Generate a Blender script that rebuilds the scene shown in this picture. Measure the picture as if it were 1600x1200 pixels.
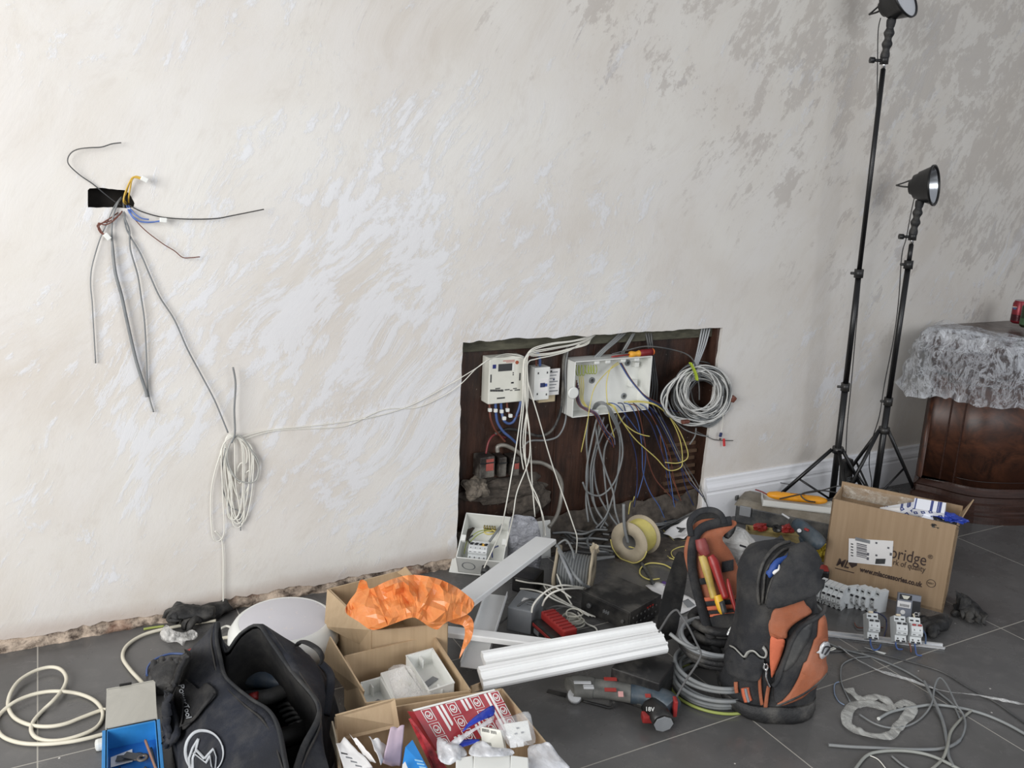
import bpy, bmesh, math, random
from mathutils import Vector, Matrix, Quaternion, noise
S = bpy.context.scene
for o in list(bpy.data.objects): bpy.data.objects.remove(o)
PI = math.pi
V = Vector
rnd = random.Random(7)
# ---------------- camera ----------------
H, YW, FPX = 1.485, 2.789, 1348.9
CR = V((0.88246641, -0.46846063, 0.04239901)); CU = V((0.07505003, 0.22921133, 0.97047909)); CF = V((0.46434958, 0.85323315, -0.23742928))
cam_d = bpy.data.cameras.new('camera'); cam = bpy.data.objects.new('camera', cam_d); S.collection.objects.link(cam); S.camera = cam
cam.matrix_world = Matrix(((CR.x, CU.x, -CF.x, 0), (CR.y, CU.y, -CF.y, 0), (CR.z, CU.z, -CF.z, H), (0, 0, 0, 1)))
cam_d.sensor_fit = 'HORIZONTAL'; cam_d.sensor_width = 36; cam_d.lens = 36 * FPX / 1600; cam_d.clip_start = .05
# ---------------- light ----------------
S.view_settings.view_transform = 'Standard'; S.view_settings.look = 'None'; S.view_settings.gamma = 1; S.view_settings.exposure = 0.0
try: S.view_settings.use_curve_mapping = False
except Exception: pass
wd = bpy.data.worlds.new('daylight'); S.world = wd; wd.use_nodes = True
wd.node_tree.nodes['Background'].inputs[0].default_value = (0.90, 0.93, 1.0, 1); wd.node_tree.nodes['Background'].inputs[1].default_value = 0.38
def area(name, loc, target, sx, sy, power, col):
    d = bpy.data.lights.new(name, 'AREA'); d.shape = 'RECTANGLE'; d.size = sx; d.size_y = sy; d.energy = power; d.color = col
    o = bpy.data.objects.new(name, d); S.collection.objects.link(o); o.location = loc
    o.rotation_euler = (V(target) - V(loc)).to_track_quat('-Z', 'Y').to_euler(); return o
area('window_daylight_left', (-2.7, 0.1, 2.0), (0.5, 2.8, 1.1), 2.6, 2.2, 198, (1.0, 0.99, 0.975))
area('window_daylight_rear', (2.4, -2.6, 2.2), (1.6, 2.8, 0.5), 3.0, 1.8, 78, (0.93, 0.96, 1.0))
# ---------------- pixel to place ----------------
def ray(px, py): return CR * ((px - 800) / FPX) - CU * ((py - 600) / FPX) + CF
def F(px, py, z=0.0):
    d = ray(px, py); return V((0, 0, H)) + d * ((z - H) / d.z)
def D(px, py, y):
    d = ray(px, py); return V((0, 0, H)) + d * (y / d.y)
def W(px, py, d=0.0): return D(px, py, YW - d)
# ---------------- materials ----------------
def lin(c):
    f = lambda v: v / 12.92 if v <= .04045 else ((v + .055) / 1.055) ** 2.4
    return tuple(f(v / 255) for v in c[:3]) + (1.0,)
class NT:
    def __init__(s, name):
        s.m = bpy.data.materials.new(name); s.m.use_nodes = True; s.t = s.m.node_tree; s.b = s.t.nodes['Principled BSDF']
        s.out = s.t.nodes['Material Output']; s._c = None
    def n(s, typ, props=None, **ins):
        k = s.t.nodes.new('ShaderNode' + typ)
        for a, v in (props or {}).items(): setattr(k, a, v)
        for a, v in ins.items():
            key = int(a[1:]) if a[0] == 'i' and a[1:].isdigit() else a.replace('_', ' ')
            s.set(k.inputs[key], v)
        return k
    def set(s, sock, v):
        if isinstance(v, bpy.types.NodeSocket): s.t.links.new(v, sock)
        elif isinstance(v, bpy.types.Node): s.t.links.new(v.outputs[0], sock)
        else: sock.default_value = v
    def co(s):
        if not s._c: s._c = s.n('TexCoord').outputs['Object']
        return s._c
    def map(s, scale=(1, 1, 1), rot=(0, 0, 0), loc=(0, 0, 0), src=None):
        return s.n('Mapping', None, Vector=src or s.co(), Scale=scale, Rotation=rot, Location=loc).outputs[0]
    def noise(s, scale, detail=4, rough=.5, vec=None, dist=0.0):
        k = s.n('TexNoise', None, Vector=vec or s.co(), Scale=scale, Detail=detail, Roughness=rough, Distortion=dist); return k.outputs[0]
    def ramp(s, fac, a, b, ca=(0, 0, 0, 1), cb=(1, 1, 1, 1)):
        k = s.n('ValToRGB', None, Fac=fac); e = k.color_ramp.elements; e[0].position = a; e[1].position = b; e[0].color = ca; e[1].color = cb
        return k.outputs[0]
    def math(s, op, a, b=0.0, c=None):
        k = s.n('Math', {'operation': op}, i0=a, i1=b)
        if c is not None: s.set(k.inputs[2], c)
        return k.outputs[0]
    def mix(s, fac, a, b, mode='MIX'):
        k = s.n('Mix', {'data_type': 'RGBA', 'blend_type': mode}); s.set(k.inputs[0], fac); s.set(k.inputs[6], a); s.set(k.inputs[7], b); return k.outputs[2]
    def bump(s, h, strength=.3, dist=.01, nrm=None):
        k = s.n('Bump', None, Height=h, Strength=strength, Distance=dist)
        if nrm: s.set(k.inputs['Normal'], nrm)
        s.set(s.b.inputs['Normal'], k.outputs[0]); return k.outputs[0]
    def base(s, v): s.set(s.b.inputs['Base Color'], v)
    def rough(s, v): s.set(s.b.inputs['Roughness'], v)
def mat(name, col, rough=.5, metal=0.0, var=.06, vs=14, bump=0.0, bs=60, dust=0.0, alpha=None, trans=0.0, sss=0, stretch=None, spec=None):
    t = NT(name); c = lin(col)
    dk = tuple(x * (1 - 2 * var) for x in c[:3]) + (1,); lt = tuple(min(1, x * (1 + 2 * var)) for x in c[:3]) + (1,)
    vec = t.map(scale=stretch) if stretch else None
    colr = t.mix(t.ramp(t.noise(vs, 5, .6, vec), .3, .7), dk, lt)
    if dust:
        f = t.math('MULTIPLY', t.ramp(t.noise(9, 6, .65), .45, .75), dust); colr = t.mix(f, colr, lin((170, 165, 155)))
    t.base(colr)
    r = t.math('ADD', t.math('MULTIPLY', t.math('SUBTRACT', t.noise(22, 3), .5), .25), rough); t.rough(r)
    t.b.inputs['Metallic'].default_value = metal
    if bump: t.bump(t.noise(bs, 4, .6), bump, .004)
    if alpha is not None: t.b.inputs['Alpha'].default_value = alpha
    if trans: t.b.inputs['Transmission Weight'].default_value = trans
    if spec is not None: t.b.inputs['Specular IOR Level'].default_value = spec
    return t.m
def film(name, col, lo, hi, rough=.18, scale=16, bump=.9, a=.42, b=.62, spec=.8):
    t = NT(name); n = t.noise(scale, 6, .65, t.map(scale=(1, .5, 1.3)), .8)
    t.base(lin(col)); t.rough(rough)
    fr = t.n('LayerWeight', None, Blend=.45).outputs['Facing']
    al = t.math('ADD', t.math('MULTIPLY', t.ramp(n, a, b), hi - lo), lo); al = t.math('ADD', al, t.math('MULTIPLY', fr, .22))
    t.set(t.b.inputs['Alpha'], t.math('MINIMUM', al, 1.0)); t.bump(n, bump, .02); t.b.inputs['Specular IOR Level'].default_value = spec
    return t.m
# ---------------- mesh helpers ----------------
C = S.collection
class MB:
    def __init__(s): s.b = bmesh.new()
    def quad(s, *p):
        s.b.faces.new([s.b.verts.new(V(q)) for q in p]); return s
    def box(s, c, d, rot=None, bev=0.0, M=None):
        m = (M or Matrix()) @ Matrix.Translation(V(c))
        if rot: m = m @ Matrix.Rotation(rot[2], 4, 'Z') @ Matrix.Rotation(rot[1], 4, 'Y') @ Matrix.Rotation(rot[0], 4, 'X')
        r = bmesh.ops.create_cube(s.b, size=1, matrix=m @ Matrix.Diagonal((d[0], d[1], d[2], 1)))
        if bev:
            es = list({e for v in r['verts'] for e in v.link_edges})
            bmesh.ops.bevel(s.b, geom=es, offset=min(bev, min(d) * .45), segments=2, profile=.6, affect='EDGES')
        return s
    def hull(s, bot, top, bev=0.0):
        n = len(bot); a = [s.b.verts.new(V(q)) for q in bot]; t = [s.b.verts.new(V(q)) for q in top]
        fs = [s.b.faces.new(a[::-1]), s.b.faces.new(t)]
        for i in range(n): fs.append(s.b.faces.new((a[i], a[(i + 1) % n], t[(i + 1) % n], t[i])))
        if bev:
            es = list({e for f in fs for e in f.edges}); bmesh.ops.bevel(s.b, geom=es, offset=bev, segments=2, profile=.6, affect='EDGES')
        return s
    def tube(s, pts, r, n=6, closed=False, sub=6, smooth=True, flat=1.0, caps=True, up=(0, 0, 1)):
        P = [V(p) for p in pts]
        if smooth and len(P) > 2: P = cat(P, sub, closed)
        m = len(P); rr = r if callable(r) else (lambda t: r)
        T = []
        for i in range(m):
            a = P[(i - 1) % m] if closed or i > 0 else P[0]; b = P[(i + 1) % m] if closed or i < m - 1 else P[-1]
            d = (b - a); T.append(d.normalized() if d.length > 1e-9 else V((0, 0, 1)))
        u = T[0].cross(V(up))
        if u.length < .05: u = T[0].cross(V((1, 0, 0)))
        u.normalize(); rings = []
        for i in range(m):
            if i: u = T[i - 1].rotation_difference(T[i]) @ u
            u = (u - T[i] * u.dot(T[i])).normalized(); w = T[i].cross(u); q = rr(i / max(1, m - 1))
            rings.append([s.b.verts.new(P[i] + u * (q * math.cos(2 * PI * k / n)) + w * (q * flat * math.sin(2 * PI * k / n))) for k in range(n)])
        for i in range(m if closed else m - 1):
            A, B = rings[i], rings[(i + 1) % m]
            for k in range(n): s.b.faces.new((A[k], A[(k + 1) % n], B[(k + 1) % n], B[k])).smooth = True
        if not closed and caps: s.b.faces.new(rings[0][::-1]); s.b.faces.new(rings[-1])
        return s
    def lathe(s, prof, n=32, M=None, cap0=True, cap1=True, smooth=True, sx=1.0, sy=1.0, ang=2 * PI):
        M = M or Matrix(); rings = []; full = abs(ang - 2 * PI) < 1e-6
        for r, z in prof:
            rings.append([s.b.verts.new(M @ V((r * sx * math.cos(ang * k / n), r * sy * math.sin(ang * k / n), z))) for k in range(n if full else n + 1)])
        for A, B in zip(rings, rings[1:]):
            for k in range(n): s.b.faces.new((A[k], A[(k + 1) % len(A)], B[(k + 1) % len(A)], B[k])).smooth = smooth
        if cap0: s.b.faces.new(rings[0][::-1])
        if cap1: s.b.faces.new(rings[-1])
        return s
    def loft(s, rings, closed=True, caps=True, smooth=True):
        R = [[s.b.verts.new(V(p)) for p in r] for r in rings]; n = len(R[0])
        for A, B in zip(R, R[1:]):
            for k in range(n if closed else n - 1): s.b.faces.new((A[k], A[(k + 1) % n], B[(k + 1) % n], B[k])).smooth = smooth
        if caps and closed: s.b.faces.new(R[0][::-1]); s.b.faces.new(R[-1])
        return s
    def prism(s, poly, h, M=None, bev=0.0):
        M = M or Matrix(); a = [M @ V((p[0], p[1], 0)) for p in poly]; t = [M @ V((p[0], p[1], h)) for p in poly]
        return s.hull(a, t, bev)
    def grid(s, fn, nu, nv, smooth=True, th=0.0):
        G = [[s.b.verts.new(V(fn(i / nu, j / nv))) for i in range(nu + 1)] for j in range(nv + 1)]
        for j in range(nv):
            for i in range(nu): s.b.faces.new((G[j][i], G[j][i + 1], G[j + 1][i + 1], G[j + 1][i])).smooth = smooth
        return s
    def jitter(s, amp, sc=20, seed=0):
        for v in s.b.verts: v.co += noise.noise_vector(v.co * sc + V((seed, seed * 2.3, 0))) * amp
        return s
    def xf(s, M): bmesh.ops.transform(s.b, matrix=M, verts=s.b.verts); return s
    def build(s, name, m, parent=None, solid=0.0, sub=0, fix=True, loc=None):
        if fix: bmesh.ops.recalc_face_normals(s.b, faces=s.b.faces)
        me = bpy.data.meshes.new(name); s.b.to_mesh(me); s.b.free(); o = bpy.data.objects.new(name, me); C.objects.link(o)
        for x in (m if isinstance(m, (list, tuple)) else [m]): me.materials.append(x)
        if solid: k = o.modifiers.new('thickness', 'SOLIDIFY'); k.thickness = solid; k.offset = 0
        if sub: k = o.modifiers.new('smooth', 'SUBSURF'); k.levels = k.render_levels = sub
        if parent: o.parent = parent
        return o
def cat(P, sub=6, closed=False):
    out = []; m = len(P)
    for i in range(m if closed else m - 1):
        g = lambda k: P[k % m] if closed else P[max(0, min(m - 1, k))]
        a, b, c, d = g(i - 1), g(i), g(i + 1), g(i + 2)
        for j in range(sub):
            t = j / sub; out.append(.5 * ((2 * b) + (c - a) * t + (2 * a - 5 * b + 4 * c - d) * t * t + (3 * b - a - 3 * c + d) * t ** 3))
    if not closed: out.append(P[-1])
    return out
def tag(o, label=None, cat_=None, group=None, kind=None):
    if label: o['label'] = label
    if cat_: o['category'] = cat_
    if group: o['group'] = group
    if kind: o['kind'] = kind
    return o
def thing(name, label, cat_, loc=(0, 0, 0), rz=0.0, group=None, rot=None):
    o = bpy.data.objects.new(name, None); C.objects.link(o); o.location = loc; o.rotation_euler = rot or (0, 0, rz); o.empty_display_size = .05
    return tag(o, label, cat_, group)
def copy_tree(o, parent=None):
    c = o.copy(); C.objects.link(c)
    if parent: c.parent = parent
    for ch in list(o.children): copy_tree(ch, c)
    return c
def cable(name, pts, r, m, label, cat_='cable', group=None, n=6, sub=6, flat=1.0, up=(0, 0, 1)):
    c = V(pts[0]); b = MB().tube([V(p) - c for p in pts], r, n=n, sub=sub, flat=flat, up=up); o = b.build(name, m, fix=False); o.location = c
    return tag(o, label, cat_, group)
def text(s, size, m, parent, loc, rot, name='printed_text', sx=1.0, align='LEFT', ext=.0004, bold=0.0, shear=0.0):
    cu = bpy.data.curves.new(name, 'FONT'); cu.offset = bold; cu.shear = shear; cu.body = s; cu.size = size; cu.extrude = ext; cu.align_x = align; cu.resolution_u = 3
    tmp = bpy.data.objects.new(name, cu); C.objects.link(tmp); dg = bpy.context.evaluated_depsgraph_get()
    me = bpy.data.meshes.new_from_object(tmp.evaluated_get(dg)); bpy.data.objects.remove(tmp)
    me.materials.clear(); me.materials.append(m)
    o = bpy.data.objects.new(name, me); C.objects.link(o); o.parent = parent; o.location = loc; o.rotation_euler = rot; o.scale = (sx, 1, 1)
    return o
# ---------------- setting ----------------
def plaster():
    t = NT('polished_plaster'); co = t.co()
    A = t.map(rot=(0, math.radians(-36), 0))
    A = t.map(scale=(2.7, 1, 1.0), src=A)            # streaks run up to the right
    warp = t.n('VectorMath', {'operation': 'ADD'}, i0=A, i1=t.n('VectorMath', {'operation': 'SCALE'}, i0=t.n('TexNoise', None, Vector=co, Scale=1.3, Detail=2.0).outputs[1], Scale=.9).outputs[0]).outputs[0]
    big = t.noise(1.0, 3, .5, co, .3); mid = t.noise(3.8, 10, .7, warp); fine = t.noise(15, 9, .75, warp)
    sx = t.n('SeparateXYZ', None, Vector=co); X, Z = sx.outputs[0], sx.outputs[2]
    base = t.mix(t.ramp(t.noise(1.7, 3, .5), .35, .65), lin((207, 200, 191)), lin((222, 219, 213)))
    base = t.mix(t.math('MULTIPLY', t.ramp(t.noise(2.2, 8, .7, warp), .42, .62), .5), base, lin((220, 217, 214)))
    base = t.mix(t.math('MULTIPLY', t.ramp(t.noise(7, 9, .75, warp), .52, .66), .30), base, lin((196, 188, 178)))
    def bell(v, c, w): k = t.n('MapRange', None, Value=t.math('ABSOLUTE', t.math('SUBTRACT', v, c))); k.inputs[1].default_value = w; k.inputs[2].default_value = 0.0; k.inputs[1].default_value, k.inputs[2].default_value = 0.0, w; k.inputs[3].default_value = 1; k.inputs[4].default_value = 0; return k.outputs[0]
    where = t.math('MULTIPLY', bell(t.math('ADD', X, t.math('MULTIPLY', Z, -.25)), .85, 1.35), bell(Z, 1.0, 1.25))
    # bluish white raised flakes, mostly in the middle of the wall
    fl = t.math('ADD', t.math('ADD', t.math('ADD', t.math('MULTIPLY', mid, .75), t.math('MULTIPLY', fine, .5)), t.math('MULTIPLY', big, .45)), t.math('MULTIPLY', where, .20))
    m1 = t.ramp(fl, .935, .995)
    col = t.mix(t.math('MULTIPLY', m1, .62), base, lin((222, 224, 229)))
    # taupe skim showing through towards the top right
    pos = t.n('MapRange', None, Value=t.math('ADD', t.math('MULTIPLY', X, .35), t.math('MULTIPLY', Z, .75)))
    pos.inputs[1].default_value = 1.5; pos.inputs[2].default_value = 2.7
    q = t.math('ADD', t.math('ADD', t.math('MULTIPLY', t.noise(4.2, 10, .72, t.map(scale=(1.7, 1, 1), src=t.map(rot=(0, math.radians(-36), 0), loc=(3, 1, 5)))), .7), t.math('MULTIPLY', fine, .42)), t.math('MULTIPLY', pos.outputs[0], .14))
    m2 = t.ramp(q, .665, .705)
    m2 = t.math('MULTIPLY', m2, t.ramp(pos.outputs[0], .02, .5)); col = t.mix(t.math('MULTIPLY', m2, .5), col, lin((162, 153, 147)))
    warm = t.math('MULTIPLY', pos.outputs[0], .35); col = t.mix(warm, col, lin((196, 189, 176)))
    # small grey scuffs low down
    sc = t.ramp(t.noise(26, 6, .7, A), .68, .74); col = t.mix(t.math('MULTIPLY', sc, .25), col, lin((150, 145, 140)))
    # bare skim band just above the floor on the left
    band = t.math('MULTIPLY', t.ramp(t.math('ADD', Z, t.math('MULTIPLY', t.noise(6, 5, .6), .06)), .075, .12, (1, 1, 1, 1), (0, 0, 0, 1)), .55)
    col = t.mix(band, col, lin((176, 158, 146)))
    t.base(col); t.rough(t.math('SUBTRACT', .52, t.math('MULTIPLY', m1, .14)))
    h = t.math('ADD', t.math('MULTIPLY', m1, .5), t.math('MULTIPLY', fine, .7)); t.bump(h, .3, .005)
    return t.m
def floor_mat():
    t = NT('grey_floor_tiles'); sp = t.n('SeparateXYZ', None, Vector=t.co()); T = .597
    gx = t.math('PINGPONG', t.math('SUBTRACT', sp.outputs[0], -.116), T / 2); gy = t.math('PINGPONG', t.math('SUBTRACT', sp.outputs[1], 1.592), T / 2)
    g = t.math('LESS_THAN', t.math('MINIMUM', gx, gy), .0017)
    n = t.noise(3.0, 8, .65, None, .3); n2 = t.noise(18, 6, .7)
    c = t.mix(t.ramp(n, .3, .72), lin((84, 83, 82)), lin((104, 103, 102)))
    c = t.mix(t.math('MULTIPLY', t.ramp(n2, .52, .8), .35), c, lin((128, 125, 122)))
    sm = t.ramp(t.noise(5, 9, .75, t.map(scale=(1, 2.2, 1), rot=(0, 0, .7)), 1.2), .64, .72); c = t.mix(t.math('MULTIPLY', sm, .35), c, lin((165, 162, 158)))
    bits = t.n('TexVoronoi', None, Vector=t.co(), Scale=13.0); bt = t.math('MULTIPLY', t.math('LESS_THAN', bits.outputs[0], .035), t.math('GREATER_THAN', n, .5)); c = t.mix(bt, c, lin((205, 202, 196)))
    c = t.mix(g, c, lin((168, 164, 155))); t.base(c)
    t.rough(t.math('ADD', t.math('ADD', .19, t.math('MULTIPLY', t.ramp(n, .35, .75), .2)), t.math('MULTIPLY', g, .4)))
    t.bump(t.math('SUBTRACT', t.math('MULTIPLY', n2, .15), g), .12, .003); return t.m
def brown_board():
    t = NT('brown_painted_board'); v = t.map(scale=(5, 1, .6))
    c = t.mix(t.ramp(t.noise(5, 6, .6, v), .3, .7), lin((36, 25, 21)), lin((80, 54, 42))); c = t.mix(t.math('MULTIPLY', t.ramp(t.noise(4, 7, .7), .48, .66), .75), c, lin((26, 20, 18)))
    c = t.mix(t.math('MULTIPLY', t.ramp(t.noise(30, 6, .7, v), .62, .75), .5), c, lin((130, 110, 92)))
    c = t.mix(t.math('MULTIPLY', t.ramp(t.noise(90, 3, .7), .70, .74), .6), c, lin((190, 180, 165)))
    t.base(c); t.rough(.38); t.bump(t.noise(16, 6, .6, v), .3, .01); return t.m
def rubble():
    t = NT('broken_plaster'); n = t.noise(14, 8, .7)
    c = t.mix(t.ramp(n, .40, .56), lin((74, 62, 54)), lin((196, 178, 160))); c = t.mix(t.ramp(t.noise(5, 4), .6, .7), c, lin((150, 112, 92)))
    t.base(c); t.rough(.95); t.bump(n, .8, .02); return t.m
M_wall, M_floor, M_board, M_rub = plaster(), floor_mat(), brown_board(), rubble()
M_dirt = mat('dark_dusty_earth', (78, 71, 64), .95, var=.25, vs=30, bump=.8, bs=40)
M_timber = mat('green_stained_lintel', (82, 80, 66), .8, var=.25, vs=9, bump=.5, bs=30, stretch=(1.2, 1, 5))
MB().quad((-4, -3.5, 0), (7, -3.5, 0), (7, YW + .15, 0), (-4, YW + .15, 0)).build('floor', M_floor)['kind'] = 'structure'
# wall front skin with the two holes, then its thickness
def rough_line(a, b, n, amp, seed):
    out = []
    for i in range(n):
        p = V(a).lerp(V(b), i / n); q = noise.noise_vector(V((p.x * 21 + seed, p.z * 21, seed))) * amp; out.append(V((p.x + q.x, 0, p.z + q.z)))
    return out
def wp(px, py): p = W(px, py); return (p.x, 0, p.z)
def wall():
    b = bmesh.new()
    zb = lambda x: .034 + .016 * noise.noise(V((x * 7, 3, 0))) + .012 * noise.noise(V((x * 38, 1, 0)))
    hl = W(718, 690).x; hr = W(1112, 650).x; ht0 = W(720, 535).z; ht1 = W(1125, 512).z
    loop = [V((-4, 0, .03))]
    x = -4
    while x < hl - .02:
        x += .018; loop.append(V((min(x, hl), 0, max(.004, zb(x)))))
    loop.append(V((hl, 0, .03)))
    loop += rough_line((hl, 0, .04), (hl, 0, ht0), 40, .006, 1) + rough_line((hl, 0, ht0), (hr + .012, 0, ht1), 90, .009, 2) + rough_line((hr + .012, 0, ht1), (hr - .02, 0, 0), 50, .005, 3)
    loop += [V((hr - .02, 0, 0)), V((7, 0, 0)), V((7, 0, 2.9)), V((-4, 0, 2.9))]
    s = [(137, 297), (140, 294), (160, 293.5), (180, 296), (194, 297), (203, 303), (207, 311), (211, 318), (209, 324), (198, 325), (175, 324), (150, 324.5), (137, 324)]
    small = []
    for i in range(len(s)):
        a, c = V(wp(*s[i])), V(wp(*s[(i + 1) % len(s)])); small += [a.lerp(c, k / 4) + V((noise.noise(a.lerp(c, k / 4) * 150) * .0015, 0, noise.noise(a.lerp(c, k / 4) * 170 + V((5, 5, 5))) * .0015)) for k in range(4)]
    es = []
    for L in (loop, small):
        vs = [b.verts.new(p) for p in L]; es += [b.edges.new((vs[i], vs[(i + 1) % len(vs)])) for i in range(len(vs))]
    r = bmesh.ops.triangle_fill(b, use_beauty=True, use_dissolve=False, edges=es)
    fs = [f for f in b.faces]
    ex = bmesh.ops.extrude_face_region(b, geom=fs)
    for v in [g for g in ex['geom'] if isinstance(g, bmesh.types.BMVert)]: v.co.y += .016
    bmesh.ops.recalc_face_normals(b, faces=b.faces)
    me = bpy.data.meshes.new('wall_back'); b.to_mesh(me); b.free(); me.materials.append(M_wall); o = bpy.data.objects.new('wall_back', me); C.objects.link(o); o.location = (0, YW, 0); o['kind'] = 'structure'
    return hl, hr, ht0, ht1
HL, HR, HT0, HT1 = wall()
# ragged masonry behind the broken wall foot, left of the opening
b = MB()
def rub(u, v):
    x = -4 + (HL - .01 + 4) * u; z = v * .075; d = .006 + .014 * noise.noise(V((x * 13, z * 50, 2))) + .008 * noise.noise(V((x * 45, z * 90, 7)))
    return (x, max(YW + .010 - d - (.014 if v < .3 else 0), YW + (.003 if z > .022 else -.03)), z)
b.grid(rub, 900, 9); b.build('trim_1', M_rub)['kind'] = 'structure'
# the recess: brown back board, sides, lintel, dusty ledge and broken masonry
DEP = .075; yb = YW + DEP
b = MB().box(((HL + HR) / 2, yb + .01, .5), (HR - HL + .35, .02, 1.0)).build('wall_recess_back', M_board)['kind'] = 'structure'
MB().box((HR + .035, YW + .048, .45), (.07, .062, .92)).build('wall_recess_right', M_board)['kind'] = 'structure'
MB().box((HL - .05, YW + .048, .45), (.07, .062, .92)).build('wall_recess_left', M_board)['kind'] = 'structure'
b = MB(); b.box(((HL + HR) / 2, yb - .012, HT0 - .005), (HR - HL + .3, .024, .09), bev=.003); b.build('trim_2', M_timber)['kind'] = 'structure'
b = MB(); b.grid(lambda u, v: (HL - .06 + (HR - HL + .12) * u, yb - .02 - .05 * (1 - v) + .02 * noise.noise(V((u * 20, v * 3, 5))), .02 + .10 * v + .02 * noise.noise(V((u * 14, v * 2, 1)))), 120, 12)
b.build('trim_3', M_dirt)['kind'] = 'structure'
# thin raised panel seams of the board and the patch of bare lath at the right
b = MB()
for px in (866, 918, 1001):
    p = D(px, 700, yb); b.box((p.x, yb - .001, .45), (.006, .006, .8))
b.build('trim_4', mat('board_seams', (60, 38, 28), .5)) ['kind'] = 'structure'
b = MB(); p0 = D(1035, 790, yb); p1 = D(1088, 690, yb)
for i in range(9):
    z = p0.z + (p1.z - p0.z) * i / 8; b.box(((p0.x + p1.x) / 2 + rnd.uniform(-.01, .01), yb - .004, z), (p1.x - p0.x, .012, .016), bev=.002)
b.jitter(.004, 25); b.build('trim_5', mat('bare_lath', (92, 70, 52), .85, var=.2, bump=.5))['kind'] = 'structure'
# small hole: dark void behind, with a rim of brick at its right
p = W(172, 309)
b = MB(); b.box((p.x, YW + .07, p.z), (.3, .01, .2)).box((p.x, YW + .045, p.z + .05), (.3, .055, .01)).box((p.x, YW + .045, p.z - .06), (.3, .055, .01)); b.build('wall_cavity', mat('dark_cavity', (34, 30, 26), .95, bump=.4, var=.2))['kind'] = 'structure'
# skirting board at the right of the opening
M_white = mat('white_gloss_paint', (232, 233, 236), .32, var=.015, vs=4)
hh = .198; prof = [(0, 0), (.026, 0), (.026, .125), (.022, .131), (.022, .137), (.028, .143), (.026, .158), (.017, .170), (.014, .182), (.014, .192), (.008, hh), (0, hh)]
xa = W(1103, 780).x - .02
b = MB(); b.loft([[(x, YW - d, z) for d, z in prof] for x in (xa, 6.9)], smooth=False); b.build('baseboard_right', M_white)['kind'] = 'structure'
# block of white skirting ends at the opening
# ---------------- shared materials ----------------
M_abs = mat('white_plastic', (226, 227, 222), .38, var=.015, vs=6)
M_absy = mat('aged_white_plastic', (220, 219, 208), .42, var=.03, vs=9)
M_wcab = mat('white_cable', (222, 220, 210), .45, var=.04)
M_gcab = mat('grey_cable', (122, 125, 126), .5, var=.08, dust=.3)
M_dgcab = mat('dark_grey_cable', (72, 73, 74), .5, var=.1, dust=.3)
M_bcab = mat('black_cable', (24, 24, 26), .45, dust=.15)
M_blue = mat('blue_wire', (72, 94, 144), .4)
M_dblue = mat('dark_blue_wire', (48, 56, 94), .4)
M_brown = mat('brown_wire', (110, 66, 54), .45)
M_yel = mat('yellow_wire', (205, 192, 112), .42)
M_gry = mat('earth_wire', (150, 160, 84), .42)
M_red = mat('red_plastic', (150, 44, 42), .4)
M_black = mat('black_plastic', (22, 22, 23), .42, dust=.12)
M_dgrey = mat('dark_grey_plastic', (60, 61, 62), .5, dust=.2)
M_grey = mat('grey_plastic', (128, 131, 134), .5, dust=.1)
M_ink = mat('black_print', (28, 28, 32), .6)
M_metal = mat('bare_metal', (206, 207, 208), .32, metal=.25)
M_chrome = mat('chrome', (210, 210, 210), .12, metal=1)
M_paper = mat('white_paper', (228, 226, 224), .75, var=.02)
M_copper = mat('copper', (184, 110, 70), .3, metal=.9)
def K(x0, y0, s): return lambda x, y: (x0 + x / s, y0 + y / s)
c1, c2, c3, c4, c8 = K(80, 200, 4), K(700, 500, 6.154), K(860, 500, 5), K(700, 660, 3.81), K(700, 500, 3.2)
def pts(k, L, d0=0.0):
    out = []
    for p in L:
        px, py = k(p[0], p[1])
        if len(p) > 3: out.append(F(px, py, p[3]))
        else: out.append(W(px, py, p[2] if len(p) > 2 else d0))
    return out
def cb(k, L, r, m, label, d0=0.0, name='cable', cat_='cable', group=None, **kw): return cable(name, pts(k, L, d0), r, m, label, cat_, group, **kw)
ID = lambda px, py: (px, py)
# ---------------- wires out of the small wall hole ----------------
cb(c1, [(450, 490, -.03), (400, 462, -.012), (330, 408, .004), (260, 350, .008), (180, 295, .012), (115, 235, .02), (103, 195, .02), (125, 155, .02), (170, 132, .02), (240, 123, .02), (315, 119, .018), (380, 99, .018), (438, 92, .02)], .0016, M_dgcab, 'thin dark grey wire curling up and left out of the small wall hole', name='wire', cat_='wire')
cb(c1, [(470, 470, -.03), (500, 490, .004), (560, 520, .012), (650, 548, .02), (740, 563, .02), (880, 570, .02), (1030, 566, .018), (1130, 548, .02), (1330, 508, .03)], .0017, M_bcab, 'thin black wire sticking out to the right from the small wall hole', name='wire', cat_='wire')
def connector(root, px, py, d, rz=0):
    p = W(px, py, d) - root.location; MB().box(p, (.02, .014, .014), rot=(0, rz, 0), bev=.002).build('push_connector', M_abs, root)
def bundle(name, label, m, paths, r, conn, rz=0):
    t = thing(name, label, 'wires', W(*c1(460, 480), 0))
    for L in paths: MB().tube([p - t.location for p in pts(c1, L)], r).build('wire', m, t, fix=False)
    connector(t, *c1(*conn[:2]), conn[2], rz)
bundle('yellow_wires', 'yellow earth wires bent upwards from the small wall hole into a clear connector', mat('ochre_wire', (205, 168, 70), .4), [[(470, 470, -.03), (455, 440, .004), (470, 400, .01), (490, 340, .02), (510, 308, .03), (540, 308, .03), (570, 325, .03)], [(485, 470, -.03), (485, 430, .008), (495, 370, .015), (505, 325, .026), (530, 302, .03), (575, 318, .03)], [(470, 480, -.02), (452, 460, .01), (462, 405, .012), (500, 320, .025), (525, 310, .03), (560, 320, .03)]], .0022, (582, 320, .03), .5)
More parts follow.
